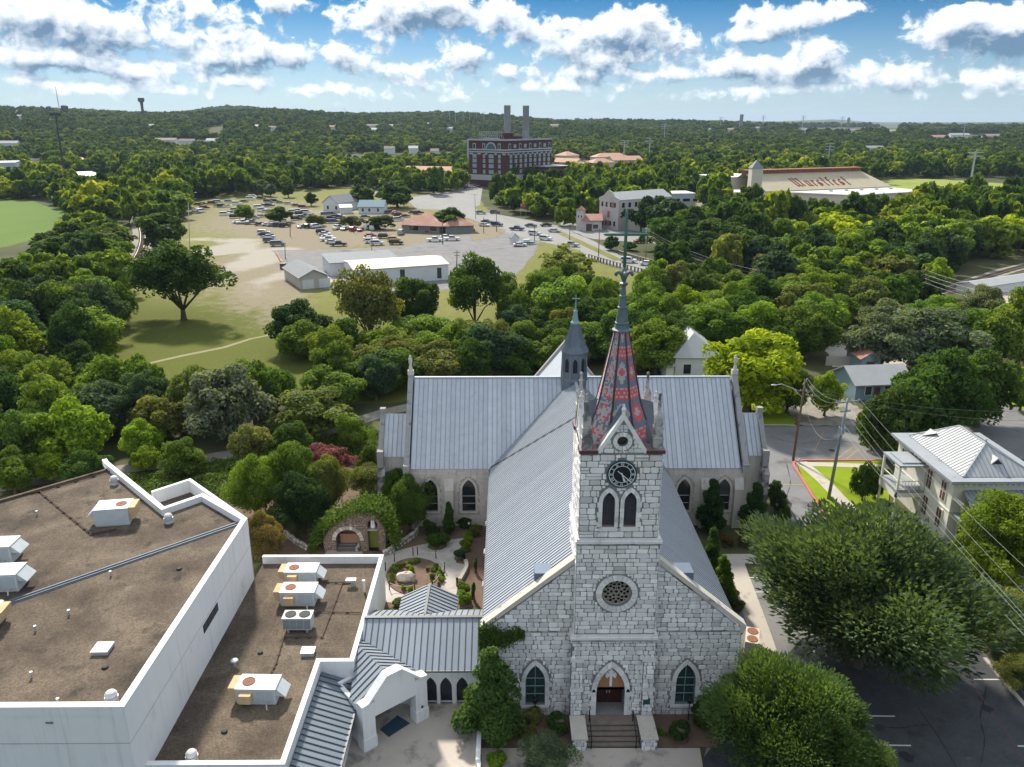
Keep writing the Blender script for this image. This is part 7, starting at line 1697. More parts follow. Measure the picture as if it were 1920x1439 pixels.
# the word on the roof, in blackletter: broad-nib strokes laid on the slope
GL = {'W': (1.52,[[(.0,1.0),(.12,.9),(.22,.2),(.4,.0)],[(.45,1.05),(.6,.9),(.66,.2),(.45,.02)],[(.66,.2),(.85,.02)],[(1.0,1.05),(1.15,.9),(1.2,.25),(.9,.0)],[(1.2,.25),(1.35,.05)]]),
      'u': (.86,[[(.05,.68),(.17,.6),(.18,.12),(.34,.0)],[(.34,.0),(.52,.14)],[(.46,.7),(.58,.6),(.6,.1),(.74,.0)]]), 'r': (.66,[[(.05,.68),(.17,.6),(.17,.1),(.3,.0)],[(.17,.5),(.38,.7),(.5,.58)]]),
      's': (.8,[[(.56,.62),(.4,.74),(.18,.6),(.2,.46),(.5,.3),(.56,.14),(.36,0),(.1,.1)],[(.2,.46),(.12,.3),(.36,0)]]), 't': (.66,[[(.2,1.0),(.26,.9),(.26,.12),(.42,.0),(.54,.08)],[(.06,.66),(.5,.66)]]),
      'f': (.66,[[(.52,.94),(.38,1.04),(.26,.9),(.26,.0)],[(.06,.66),(.52,.66)],[(.26,0),(.38,.1)]]), 'e': (.72,[[(.5,.06),(.34,.0),(.16,.12),(.16,.56),(.34,.7),(.52,.52),(.18,.32)]])}
x = LF * .262; sc = 9.0 / 1.05; sv = Vector((0,0,0)); up = (Pf(0, SD, SZ1) - Pf(0,0, SZ0)); upL = up.length; up /= upL; nrm_ = uF.cross(up); 
wd = sum(GL[c][0] for c in 'Wurstfest'); kx = LF * .445 / wd
for c in 'Wurstfest':
    w_, strokes = GL[c]; mb = MB()
    for st_ in strokes:
        for p, q in zip(st_, st_[1:]):
            nx, ny = .11,.05
            R4 = [(p[0] - nx, p[1] - ny),(p[0] + nx, p[1] + ny),(q[0] + nx, q[1] + ny),(q[0] - nx, q[1] - ny)]
            mb.ext([Pf(0,0, SZ0 + .2) + uF * (x + a * kx * .86) + up * (3.6 + d * sc) + nrm_ * .02 for a, d in R4], nrm_ * (.06 + .004 * random.random()))
    mb.build('painted_letter', mat('oxblood_paint', (.2,.035,.035),.8), fr_); x += w_ * kx
b = MB(); b.prism([tuple(Pf(x_, y, 0)[:2]) for x_, y in ((LF * .34,-30),(LF * .96,-26),(LF * .98,-.05),(LF * .12,-.05))],0,4.3); lo = b.build('lean_to', M_tan, fh)
b = MB(); b.prism([tuple(Pf(x_, y, 0)[:2]) for x_, y in ((LF * .34,-31),(LF * .97,-27),(LF * .99,-.1),(LF * .1,-.1))],4.3,4.75); b.build('lean_to_roof', mat('dull_white_roof', (.5,.5,.51),.7,(.58,.58,.58),.2,.6), lo)
for k in range(5):
    b = MB(); q = Pf(LF * (.4 + k * .12),-9,4.75); b.obox(q, (1.6,1.2,.7)); b.build('roof_fan', M_galv, lo)
b = MB(); a, c = Pf(LF * .34,-30,0), Pf(LF * .96,-26,0); dd = (c - a).normalized(); b.ext([a + dd * 3 + Vector((0,0,.3)), a + dd * 20 + Vector((0,0,.3)), a + dd * 20 + Vector((0,0,3.8)), a + dd * 3 + Vector((0,0,3.8))], Vector((dd.y, -dd.x, 0)) * .1); b.build('glazed_front', mat('violet_glazing', (.05,.045,.12),.3), lo)
HP('tower', 'square buff tower with dark pyramid cap at the left end of the festival hall', 'tower', (1404,392),(1424,392),6.2,19.5,3.2, hip=True, roofm=M_shin, wallm=M_tan, over=.3)
HP('festival_annex', 'white-roofed block behind the tower of the festival hall', 'building', (1362,372),(1432,368),26,11,0, roofm=M_wroof, wallm=M_tan, over=.3)
HP('festival_annex', 'low white-roofed block left in front of the tower', 'building', (1352,384),(1402,384),14,6,0, roofm=M_wroof, wallm=M_tan, over=.3, wins=[('f', 4 + k * 4,1.5,2,2) for k in range(3)])
# left edge of the town
HP('office_block', 'grey-white three-storey block cut by the left edge', 'building', (-40,347),(36,345),26,14,0, roofm=M_wroof, wallm=mat('pale_grey_wall', (.5,.52,.57),.8,(.56,.58,.62),.3,.6), over=.1, wins=[('f', 12 + 7 * k, z, 2.6,3.4) for k in range(4) for z in (2,8)])
HP('depot', 'long low depot with white hipped roof left of the railway', 'building', (118,350),(214,346),22,4.5,4, hip=True, roofm=M_wroof, wallm=mat('teal_wall', (.3,.42,.45),.8), over=1.0)
HP('red_roof_building', 'building with bright red metal roof behind the white depot', 'building', (118,316),(166,311),18,6,2.5, roofm=M_red, wallm=M_tan, over=.6)
HP('white_roof_building', 'small white-roofed building left of the red roof', 'building', (58,310),(84,309),16,5,2, roofm=M_wroof, wallm=M_wsid)
HP('parked_trailer', 'white box trailers standing in the yard left of the white depot', 'trailer', (62,340),(90,339),8,3.2,0, roofm=M_wroof, wallm=M_wsid, over=.0)
HP('white_shed', 'low white-walled shed right of the white depot', 'building', (190,352),(228,350),10,3.6,.8, ridge='shed', roofm=M_wroof, wallm=M_wsid)
HP('blue_container', 'small blue container at the top left corner of the car park', 'container', (361,372),(375,371),3,2.6,0, roofm=M_bsid, wallm=mat('container_blue', (.06,.2,.42),.7), over=0)
# distant houses on the wooded hills
HILLCLEAR = []; M_hillt = mat('brown_shingle', (.3,.24,.19),.9,(.4,.33,.27),.3,.6)
for i, (px, py, w_, kind) in enumerate(((40,223,16, 'w'),(30,214,12, 'w'),(88,214,8, 'w'),(195,237,10, 'w'),(285,241,9, 'w'),(310,270,34, 't'),(350,272,26, 't'),(395,271,14, 'w'),(15,277,30, 'w'),(485,242,12, 'w'),(510,245,14, 't'),(625,243,18, 'r'),(698,240,22, 't'),(735,240,14, 'w'),(805,236,10, 'w'),(845,245,16, 'w'),(700,248,16, 'w'),(1040,239,18, 'r'),(1085,237,12, 'r'),(1330,246,10, 'w'),(1368,246,18, 'r'),(1420,243,16, 'w'),(1510,247,12, 'w'),(1600,248,20, 't'),(1668,248,20, 'w'),(1640,285,28, 'w'),(1760,262,22, 'r'),(1800,258,30, 'w'),(1860,260,24, 't'),(730,287,18, 't'),(775,286,16, 'w'),(815,292,14, 't'),(905,290,18, 'w'),(1510,308,14, 'w'),(1540,310,8, 'b'))):
    q = GT(px, py + 3)
    if q is None: continue
    HILLCLEAR.append([(px - w_ * .6, py - 2),(px + w_ * .6, py - 2),(px + w_ * .6, py + 13),(px - w_ * .6, py + 13)]); m_ = w_ / FPX * q.length; a = q + Vector((-m_ / 2,0,0)); c = q + Vector((m_ / 2,0,0))
    house('hill_house', {'w': 'white-roofed house', 't': 'tan-roofed house', 'r': 'red-roofed house', 'b': 'blue-walled house'}[kind] + ' on the far hillside, ' + ('on the left' if px < 500 else 'left of the chimneys' if px < 940 else 'between chimneys and festival hall' if px < 1400 else 'above the festival hall' if px < 1700 else 'at the right') + f', {"high up" if py < 250 else "low down"}', 'house', a, c, max(8, m_ * .4),6.5,2.5, roofm={'w': M_tin, 't': M_hillt, 'r': M_terra, 'b': M_wroof}[kind], wallm=M_bsid if kind == 'b' else M_wsid, z=q.z, group='houses on the far hills', over=.5)
# towers, masts and poles on the skyline
def far_at(px, py, D): d = Vector(ray(px, py)); d *= D / math.hypot(d.x, d.y); return Vector((d.x, d.y, CAMZ + d.z))
def water_tower(px, ytop, ybot, D, w_, label, m, kind):
    q = far_at(px, ytop, D); top = q.z; zb = terr(q.x, q.y); r = w_ / 2 / FPX * D; t = thing('water_tower', label, 'water tower', (q.x, q.y, zb)); H_ = top - zb
    if kind == 'column':
        b = MB(); b.lathe((0,0,0),[(r * .5,0),(r * .42, H_ * .6),(r * .5, H_ * .82)],16); b.build('shaft', m, t, local=True); b = MB(); b.lathe((0,0, H_ * .8),[(r * .55,0),(r, H_ * .06),(r, H_ * .18),(r * .9, H_ * .2)],20); b.build('tank', m, t, local=True)
    elif kind == 'stand': b = MB(); b.lathe((0,0,0),[(r, 0),(r, H_)],20); b.build('tank', m, t, local=True)
    else:
        b = MB(); b.lathe((0,0, H_ * .55),[(r * .3,0),(r * .9, H_ * .08),(r, H_ * .2),(r * .9, H_ * .38),(r * .3, H_ * .45)],18); b.build('tank', m, t, local=True)
        for k in range(6): b = MB(); a = k * PI / 3; b.beam((r * .9 * math.cos(a), r * .9 * math.sin(a),0),(r * .85 * math.cos(a), r * .85 * math.sin(a), H_ * .65), r * .12, r * .12); b.build('leg', m, t, local=True)
    return t
M_dark = mat('dark_steel', (.05,.055,.06),.7)
water_tower(264,184,210,1900,10, 'dark mushroom-shaped water tower on the left skyline', M_dark, 'column')
water_tower(120,197,208,1900,11, 'squat legged water tank beside the thin radio mast on the left skyline', M_dark, 'leg')
water_tower(1391,215,234,1900,6, 'pale cylindrical standpipe on the right skyline', M_stk, 'stand')
water_tower(1592,220,228,2400,5, 'small pale water tank on the right skyline', M_stk, 'leg')
def mast(px, ytop, D, r, label, name='radio_mast', cat='mast', arms=0, m=None, group=None, ybase=None):
    q = far_at(px, ytop, D); zb = terr(q.x, q.y); t = thing(name, label, cat, (q.x, q.y, zb),0, group); H_ = q.z - zb
    b = MB(); b.lathe((0,0,0),[(r * 1.6,0),(r, H_)],6); b.build('mast', m or M_galv, t, local=True)
    for k in range(arms): b = MB(); z = H_ * (.97 - .09 * k); b.beam((-r * 9,0, z),(r * 9,0, z), r * 1.1, r * 1.1); b.build('crossarm', m or M_galv, t, local=True)
    return t
mast(104,163,1900,.55, 'thin tapering radio mast on the left skyline')
mast(646,202,1800,.3, 'thin flagpole on the skyline left of the chimneys', 'flagpole', 'flagpole')
for px in (843,853.5,868,880,893.5,907): mast(px, 210,1750,.35, 'thin pale mast on the skyline left of the chimneys', arms=1, group='six masts on the skyline')
for px, yt, D in ((1219,258,820),(1171,263,840),(1247,232,1200),(1352,220,1900),(1432,217,1900),(1507,217,1900),(1580,219,1900),(1557,268,700),(1810,232,1500)): mast(px, yt, D, .4 if D < 1000 else .55, 'tall steel transmission pole among the trees right of the power plant', 'transmission_pole', 'power pole', 3, group='transmission poles')
mast(1830,284,560,.5, 'tall pale transmission pole standing in the festival field', 'transmission_pole', 'power pole', 2)
mast(877,262,640,.55, 'pale transmission pole just left of the power plant', 'transmission_pole', 'power pole', 1)
for px, yt, D in ((745,290,800),(762,294,800),(790,292,780),(690,300,760),(712,302,760),(655,302,700),(608,300,700),(516,302,700),(544,302,640)): mast(px, yt, D, .28, 'slim steel structure of the substation left of the power plant', 'substation_mast', 'mast', 2, group='substation masts')
q = G(125,352); t = thing('floodlight_mast', 'tall dark floodlight mast at the left edge of the town', 'floodlight', q); top = PY(104,216, q.y)
b = MB(); b.tube([q, top],[.7,.42],8); b.build('mast', M_dark, t); b = MB(); b.obox(top - Vector((0,0,.5)),(6.5,1,.5)); b.obox(top + Vector((0,0,.8)),(6.5,1,.4)); 
for k in range(5): b.obox(top + Vector((-2.8 + k * 1.4,-.3,.0)),(.9,.6,.9))
b.build('lamp_bank', M_dark, t)
# poles and wires of the roads
PL = []
for a, tpx, lb, m_, arms in (((1122,491),(1124,429), 'dark wooden pole at the left end of the bridge', M_pole, ((.95,1.2,0),)),((1210.6,487),(1211.8,428), 'pale steel pole behind the bridge beside the copper cross', M_galv, ((.97,1.2,0),(.9,1.2,0))),((1002,456),(1002.5,424), 'wooden pole at the asphalt lot exit', M_pole, ((.95,1,.5),)),((1068,451),(1069,421), 'wooden pole on the road median', M_pole, ((.95,1,.5),)),((931,435),(931,396), 'wooden pole by the grass island', M_pole, ((.95,1,.5),)),((907,438),(907,407), 'shorter pole beside the market annex', M_pole, ()),((892,411),(890,363), 'grey pole at the road junction', M_galv, ((.95,1.4,.3),)),((544,444),(544,416), 'lamp pole among the parked cars on the left', M_pole, ()),((697,494),(697,429), 'tall thin lamp pole behind the metal hall', M_steel, ()),((535,486),(534,459), 'lamp pole by the garage', M_steel, ()),((663,437),(663,405), 'lamp pole in the middle of the car park', M_pole, ()),((830,459),(830,414), 'lamp pole beside the two white pickups', M_pole, ()),((856,504),(857,470), 'wooden pole at the right end of the metal hall', M_pole, ((.9,1,.2),(.72,.8,.2))),((619,396),(619,371), 'lamp pole by the white gabled house', M_steel, ()),((231,545),(232,487), 'pale pole among the trees at the railway', M_galv, ((.96,1,.2),)),((356,470),(353,380), 'thin leaning pole at the edge of the dry field', M_galv, ()),((1418,582),(1420,505), 'wooden pole among the dense trees at the right', M_pole, ((.96,1.2,.1),)),((1735,575),(1737,505), 'wooden pole among trees near the tan yard', M_pole, ((.96,1.2,.1),)),((1469,540),(1470,490), 'wooden pole deep in the woods right of the bridge', M_pole, ((.96,1.2,.1),))):
    PL.append(pole(a, tpx, lb, m_, .15, arms, .1))
def span(i, j, n, lb, sag=.8, r=.017):
    for k in range(n): wire(PL[i][2] - Vector((0,0,.2 + .9 * k)) + Vector((.4 * k, 0,0)), PL[j][2] - Vector((0,0,.2 + .9 * k)) + Vector((.4 * k, 0,0)), sag, r, lb, M_wire if k % 2 == 0 else M_wired)
span(6,4,3, 'power line along the road junction'); span(4,2,3, 'power line along the road past the asphalt lot'); span(2,0,3, 'power line along the road towards the bridge'); span(0,1,2, 'power line over the bridge')
span(1,16,4, 'power line over the woods right of the copper cross', 1.5,.02); span(16,17,4, 'power line over the woods on the right', 1.2,.02); span(17,17,0, '')
for k in range(4): wire(PL[17][2] - Vector((0,0,.3 + .9 * k)), G(2000,560 + 10 * k, 9),1.0,.02, 'power line running out of the picture at the right')
# bridge
bp = [G(1104,486), G(1150,500), G(1215,517), G(1320,546)]; bq = [G(1112,452), G(1160,478), G(1222,496), G(1330,520)]
br = thing('road_bridge', 'grey road bridge with slatted railings near the copper cross', 'bridge', bp[0])
b = MB()
for L_ in (bp,): 
    for a, c in zip(L_, L_[1:]): b.ext([a + Vector((0,0,.0)), c, c + Vector((0,0,-1.4)), a + Vector((0,0,-1.4))], Vector((0,.8,0)))
b.build('girder', mat('bridge_concrete', (.34,.33,.31),.9,(.42,.41,.39),.5,.6), br)
rail_i = 0
for L_, h_ in ((smooth_line(bp, 3),1.5),(smooth_line(bq[1:],3),1.3)):
    b = MB()
    for a, c in zip(L_, L_[1:]): b.beam(a + Vector((0,0, h_)), c + Vector((0,0, h_)),.3,.18); b.beam(a + Vector((0,0,.35)), c + Vector((0,0,.35)),.25,.15)
    rl = b.build('railing', MATS['bridge_concrete'], br)
    for a, c in zip(L_, L_[1:]):
        n_ = max(1, int((c - a).length / 1.4))
        for k in range(n_): p = a.lerp(c, k / n_); b = MB(); b.beam(p, p + Vector((0,0, h_)),.35,.3, up=(c - a)); b.build('railing_post', mat('railing_brown', (.2,.13,.11),.9), rl)
# flags
for px, py, lb, m_ in ((976.5,384, 'red and white flag left of the pair by the dark trees', M_red),(986,384, 'blue white and red flag right of the pair by the dark trees', M_wht)):
    q = G(px, 408); tp_ = PY(px, py - 3, q.y); t = thing('flagpole', lb, 'flag', q); b = MB(); b.tube([q, tp_],[.1,.06],6); b.build('pole', M_galv, t); b = MB()
    for k in range(4): b.add([tp_ + Vector((.3 + k * .5, math.sin(k) * .15,-.1 - k * .1)), tp_ + Vector((.8 + k * .5, math.sin(k + 1) * .15,-.2 - k * .1)), tp_ + Vector((.8 + k * .5, math.sin(k + 1) * .15,-2.0 - k * .1)), tp_ + Vector((.3 + k * .5, math.sin(k) * .15,-1.9 - k * .1))],[(0,1,2,3)])
    b.build('cloth', m_, t)
# ------------------------------------------------------------------ cars
M_car = mat('car_paint', (.5,.5,.5),.3, objcol=True, spec=.5); M_cglass = mat('car_glass', (.012,.016,.02),.1, spec=.7); M_tyre = mat('tyre', (.015,.015,.016),.8)
M_hub = mat('wheel_hub', (.45,.46,.47),.4, metal=.5); M_lampw = mat('headlamp', (.7,.72,.74),.2); M_lampr = mat('tail_lamp', (.35,.02,.02),.3)
CARS = {}
def car_proto(kind):
    L, Wd, H, hood, prof, glass = {'sedan': (4.7,1.8,1.45,.95,[(-2.35,.35),(-2.3,.85),(-1.7,1.0),(-1.1,1.4),(.35,1.45),(1.15,.98),(2.2,.82),(2.35,.4)],((-1.55,1.02),(-1.08,1.36),(.33,1.4),(1.02,.99))),
        'suv': (4.8,1.92,1.8,1.1,[(-2.4,.4),(-2.38,1.05),(-2.15,1.7),(-1.8,1.8),(.5,1.78),(1.25,1.15),(2.3,1.02),(2.4,.45)],((-2.18,1.12),(-2.02,1.66),(.46,1.7),(1.1,1.15))),
        'pickup': (5.8,1.98,1.85,1.1,[(-2.9,.5),(-2.9,1.1),(-1.0,1.1),(-.98,1.15),(-.8,1.82),(.55,1.84),(1.3,1.18),(2.8,1.08),(2.9,.5)],((-.9,1.2),(-.74,1.74),(.52,1.76),(1.15,1.2))),
        'van': (5.1,1.98,1.95,1.1,[(-2.55,.4),(-2.55,1.2),(-2.4,1.9),(.9,1.95),(1.7,1.2),(2.5,.95),(2.55,.45)],((-2.35,1.25),(-2.25,1.8),(.85,1.84),(1.5,1.22)))}[kind]
    b = MB(); w2 = Wd / 2; n = len(prof); zb = max(p[1] for p in prof)
    ww = lambda z: w2 * (1 if z < 1.05 else 1 - .22 * (z - 1.05) / max(.3, zb - 1.05))
    vs = [(x, -ww(z), z) for x, z in prof] + [(x, ww(z), z) for x, z in prof]
    b.add(vs, [(i, i + 1, n + i + 1, n + i) for i in range(n - 1)] + [(n - 1,0, n, 2 * n - 1)]); b.add(vs, [tuple(range(n - 1,-1,-1)), tuple(range(n, 2 * n))])
    body = b.mesh(f'{kind}_body', M_car)
    g = MB(); gx = glass
    for s_ in (-1,1): g.add([(x, s_ * (ww(z) + .012), z) for x, z in gx],[(0,1,2,3) if s_ > 0 else (3,2,1,0)])
    (x2, z2),(x3, z3) = gx[2], gx[3]; g.add([(x2 + .09,-ww(z2) * .92, z2 + .02),(x2 + .09, ww(z2) * .92, z2 + .02),(x3 + .13, ww(z3) * .92, z3 + .03),(x3 + .13,-ww(z3) * .92, z3 + .03)],[(0,3,2,1)])
    (x0, z0),(x1, z1) = gx[0], gx[1]; g.add([(x0 - .14,-ww(z0) * .9, z0 + .03),(x0 - .14, ww(z0) * .9, z0 + .03),(x1 - .08, ww(z1) * .9, z1 + .02),(x1 - .08,-ww(z1) * .9, z1 + .02)],[(0,1,2,3)])
    gm = g.mesh(f'{kind}_glass', M_cglass); wh = []
    for x in (-L * .3, L * .31):
        for s_ in (-1,1):
            m = MB(); m.lathe((0,0,0),[(.33,-.11),(.35,-.06),(.35,.06),(.33,.11)],12); m.lathe((0,0,.1 * 1),[(.2,0),(.18,.025)],10,1); m.lathe((0,0,-.125),[(.18,0),(.2,.025)],10,1)
            m.v = [(x + a, s_ * (w2 - .09) + c, .35 + d) for a, d, c in m.v]; m.f = [f[::-1] for f in m.f]; wh.append(m.mesh('car_wheel', [M_tyre, M_hub]))
    lm = MB()
    for s_ in (-1,1): lm.box(L / 2 - .12, s_ * w2 * .7 - .2,.68, L / 2 + .015, s_ * w2 * .7 + .2,.86,0); lm.box(-L / 2 - .015, s_ * w2 * .75 - .16,.8,-L / 2 + .06, s_ * w2 * .75 + .16,1.0,1)
    lmm = lm.mesh('car_lamps', [M_lampw, M_lampr]); CARS[kind] = (body, gm, wh, lmm)
for k in ('sedan', 'suv', 'pickup', 'van'): car_proto(k)
CC = dict(white=(.72,.73,.74), silver=(.42,.44,.46), grey=(.16,.17,.18), black=(.018,.018,.022), red=(.28,.02,.03), blue=(.035,.06,.14), yellow=(.62,.36,.03), maroon=(.12,.012,.03), green=(.05,.1,.07), tan=(.36,.31,.24))
NC_ = [0]
def car(px, py, color, kind, ang, label, group, z=.06, full=True, name='parked_car'):
    p = G(px, py); body, gm, wh, lm = CARS[kind]; NC_[0] += 1; r = random.Random(NC_[0])
    t = thing(name, label, {'sedan': 'car', 'suv': 'car', 'pickup': 'pickup', 'van': 'van'}[kind],(p.x, p.y, z), ang + r.uniform(-.04,.04), group); c = CC[color]; k = r.uniform(.85,1.12)
    o = bpy.data.objects.new('body', body); COL.objects.link(o); o.parent = t; o.color = (*[q * k for q in c],1)
    o = bpy.data.objects.new('window_glass', gm); COL.objects.link(o); o.parent = t
    if full:
        for w_ in wh: o = bpy.data.objects.new('wheel', w_); COL.objects.link(o); o.parent = t
        o = bpy.data.objects.new('lamps', lm); COL.objects.link(o); o.parent = t
    return t
ORD = ['first', 'second', 'third', 'fourth', 'fifth', 'sixth', 'seventh', 'eighth', 'ninth', 'tenth', 'eleventh', 'twelfth', 'thirteenth', 'fourteenth', 'fifteenth', 'sixteenth', 'seventeenth', 'eighteenth', 'nineteenth', 'twentieth']
KW = dict(sedan='saloon', suv='SUV', pickup='pickup', van='van')
def row(desc, items, ang, group='cars parked on the gravel and grass', full=True, conv=g2, z=.06, order='counted from the left'):
    for i, it in enumerate(items):
        x, y, c, k = it[:4]; car(*conv(x, y), c, k, it[4] if len(it) > 4 else ang, f'{c} {KW[k]}, {ORD[i]} in {desc}, {order}', group, z, full)
bk_ = 'counted from its far end'
row('the left-hand rank on the bare gravel', [(530,378, 'white', 'suv'),(552,392, 'black', 'suv'),(563,402, 'silver', 'sedan'),(572,428, 'grey', 'suv'),(622,452, 'grey', 'van')],.12, order=bk_)
row('the middle rank on the bare gravel', [(907,372, 'black', 'suv'),(922,384, 'white', 'sedan'),(938,403, 'white', 'sedan'),(945,420, 'white', 'pickup'),(968,436, 'white', 'sedan'),(1010,452, 'black', 'pickup')],.1, order=bk_)
row('the right-hand rank on the bare gravel', [(1217,396, 'red', 'sedan'),(1212,414, 'white', 'sedan'),(1224,433, 'white', 'suv'),(1258,446, 'white', 'suv')],.1, order=bk_)
row('the short rank beside the red car', [(1307,402, 'black', 'suv'),(1367,421, 'yellow', 'suv'),(1382,442, 'black', 'suv')],.05, order=bk_)
row('the pair of trucks by the lamp pole', [(1630,424, 'white', 'pickup'),(1738,417, 'white', 'pickup'),(1702,404, 'white', 'sedan')],.06)
car(*g2(1412,378), 'silver', 'van', 1.5, 'silver van standing alone in front of the market building', 'cars parked on the gravel and grass')
row('the rank under the small lot trees', [(366,306, 'white', 'sedan'),(398,309, 'white', 'pickup'),(452,312, 'grey', 'pickup'),(508,320, 'maroon', 'sedan'),(555,322, 'white', 'sedan'),(590,325, 'silver', 'sedan'),(626,327, 'blue', 'suv'),(668,330, 'black', 'suv'),(775,335, 'silver', 'sedan', 1.2),(822,336, 'black', 'suv', 1.2),(866,336, 'white', 'suv', .8),(1003,345, 'white', 'pickup', 1.3),(1048,350, 'silver', 'sedan', 1.4),(1103,354, 'red', 'suv', 1.5),(1150,356, 'red', 'sedan', 1.5),(1195,345, 'white', 'van', 1.4),(1238,348, 'white', 'van', 1.4)],.35)
row('the rank just behind the small lot trees', [(280,255, 'white', 'suv'),(318,245, 'silver', 'sedan'),(345,272, 'black', 'suv'),(350,228, 'silver', 'suv'),(470,276, 'silver', 'sedan'),(515,268, 'tan', 'sedan'),(600,290, 'white', 'sedan'),(640,296, 'white', 'suv'),(740,285, 'black', 'suv'),(778,277, 'grey', 'suv'),(798,262, 'blue', 'sedan'),(765,252, 'black', 'suv')],.3, full=False)
row('the far left rank by the tree line', [(105,228, 'white', 'sedan'),(128,236, 'white', 'van', 1.2),(95,242, 'silver', 'sedan'),(152,214, 'maroon', 'suv'),(140,188, 'black', 'sedan'),(110,192, 'maroon', 'sedan'),(200,184, 'maroon', 'suv'),(235,178, 'silver', 'van'),(235,200, 'silver', 'sedan'),(262,202, 'blue', 'suv'),(298,202, 'white', 'sedan'),(308,174, 'silver', 'suv'),(358,186, 'white', 'suv'),(403,172, 'blue', 'sedan')],.3, full=False)
row('the back rank along the fence', [(447,156, 'white', 'van', .2),(462,146, 'white', 'van', .2),(515,153, 'black', 'suv'),(560,172, 'blue', 'suv'),(600,170, 'black', 'suv'),(638,180, 'grey', 'sedan'),(690,186, 'silver', 'sedan'),(740,198, 'maroon', 'sedan'),(786,210, 'maroon', 'suv'),(570,200, 'blue', 'suv'),(535,198, 'grey', 'sedan')],-.15, full=False)
row('the mixed rank behind the small trees', [(498,212, 'white', 'van'),(520,228, 'white', 'suv'),(545,236, 'silver', 'sedan'),(720,240, 'white', 'suv'),(760,236, 'silver', 'suv'),(800,244, 'white', 'van'),(840,262, 'silver', 'sedan'),(930,258, 'grey', 'suv'),(965,256, 'black', 'suv'),(1000,274, 'blue', 'suv'),(950,282, 'black', 'pickup'),(940,304, 'black', 'suv'),(982,304, 'blue', 'suv'),(1022,270, 'white', 'sedan')],.3, full=False)
row('the cluster left of the market roof', [(1340,245, 'blue', 'suv'),(1375,244, 'silver', 'sedan'),(1385,256, 'red', 'suv'),(1400,262, 'maroon', 'suv'),(1438,268, 'maroon', 'sedan'),(1395,290, 'silver', 'suv'),(1490,244, 'maroon', 'sedan'),(1524,248, 'maroon', 'suv'),(1180,272, 'blue', 'sedan')],.4, full=False)
row('the line along the market wall', [(1550,362, 'black', 'suv'),(1588,364, 'red', 'sedan', 1.5),(1626,362, 'grey', 'suv'),(1806,362, 'maroon', 'suv'),(1845,360, 'black', 'suv')],.3)
row('the power plant car park', [(700 + k * 14,585 + (k % 3) * 8,('white', 'silver', 'blue', 'black', 'red')[k % 5], 'sedan' if k % 2 else 'suv') for k in range(14)],.2, 'cars in the power plant lot', False, g3,.06)
for x, y, c, k, a, lb in ((90,176, 'silver', 'suv', .1, 'silver SUV at the top of the road junction'),(135,245, 'blue', 'sedan', -.5, 'blue car at the left of the road junction'),(118,272, 'white', 'sedan', -.5, 'white car waiting by the grass island'),(217,270, 'blue', 'suv', -.45, 'dark blue SUV left on the wide road'),(372,303, 'blue', 'pickup', -.4, 'dark pickup in the middle of the wide road'),(482,276, 'blue', 'sedan', -.4, 'dark car on the far lane of the wide road'),(512,340, 'white', 'suv', -.4, 'white car half behind the roadside pole'),(665,318, 'silver', 'sedan', -.4, 'silver car near the small tower building'),(597,380, 'white', 'suv', -.45, 'white SUV on the near lane of the wide road'),(793,430, 'silver', 'pickup', -.45, 'silver pickup approaching the bridge'),(395,428, 'white', 'sedan', .1, 'white car in front of the green boat'),(1245,556, 'white', 'suv', -.3, 'white car on the bridge behind the copper cross'),(1395,578, 'white', 'sedan', -.3, 'white car at the right end of the bridge'),(200,172, 'blue', 'suv', .1, 'dark car at the top of the junction under the trees'),(600,272, 'black', 'sedan', .3, 'black car under the roadside tree'),(1340,402, 'red', 'sedan', .2, 'small red vehicle in front of the mill annex')):
    car(*g4(x, y), c, k, a, lb, 'cars on the road', .07, name='car')
for k in range(9): car(1720 + k * 7.5,380 + (k % 2) * 2,('white', 'silver', 'blue', 'white')[k % 4], 'sedan', .3, f'{("white", "silver", "blue", "white")[k % 4]} car parked by the festival field, {ORD[k]} from the left', 'cars by the festival field', .06, False)
for px, py, lb in ((1815,414, 'white motorhome between the trees at the right'),(1795,420, 'grey motorhome left of the white one at the right')): car(px, py + 8, 'white' if 'white m' in lb else 'silver', 'van', .3, lb, None)
# orange barrier, bin
t = thing('barrier', 'orange and white barrier boards beside the garage', 'barrier', G(*g2(615,520)))
b = MB(); b.beam(G(*g2(608,505)) + Vector((0,0,.7)), G(*g2(645,570)) + Vector((0,0,.7)),.15,.5); b.build('board', mat('barrier_orange', (.6,.16,.06),.7), t)
b = MB(); b.obox(G(*g2(655,600)),(1.5,1.2,1.6)); b.obox(G(*g2(655,600)) + Vector((0,0,1.6)),(1.6,1.3,.12)); tag(b.build('dumpster', M_flash), 'dark dumpster at the left wall of the garage', 'dumpster')
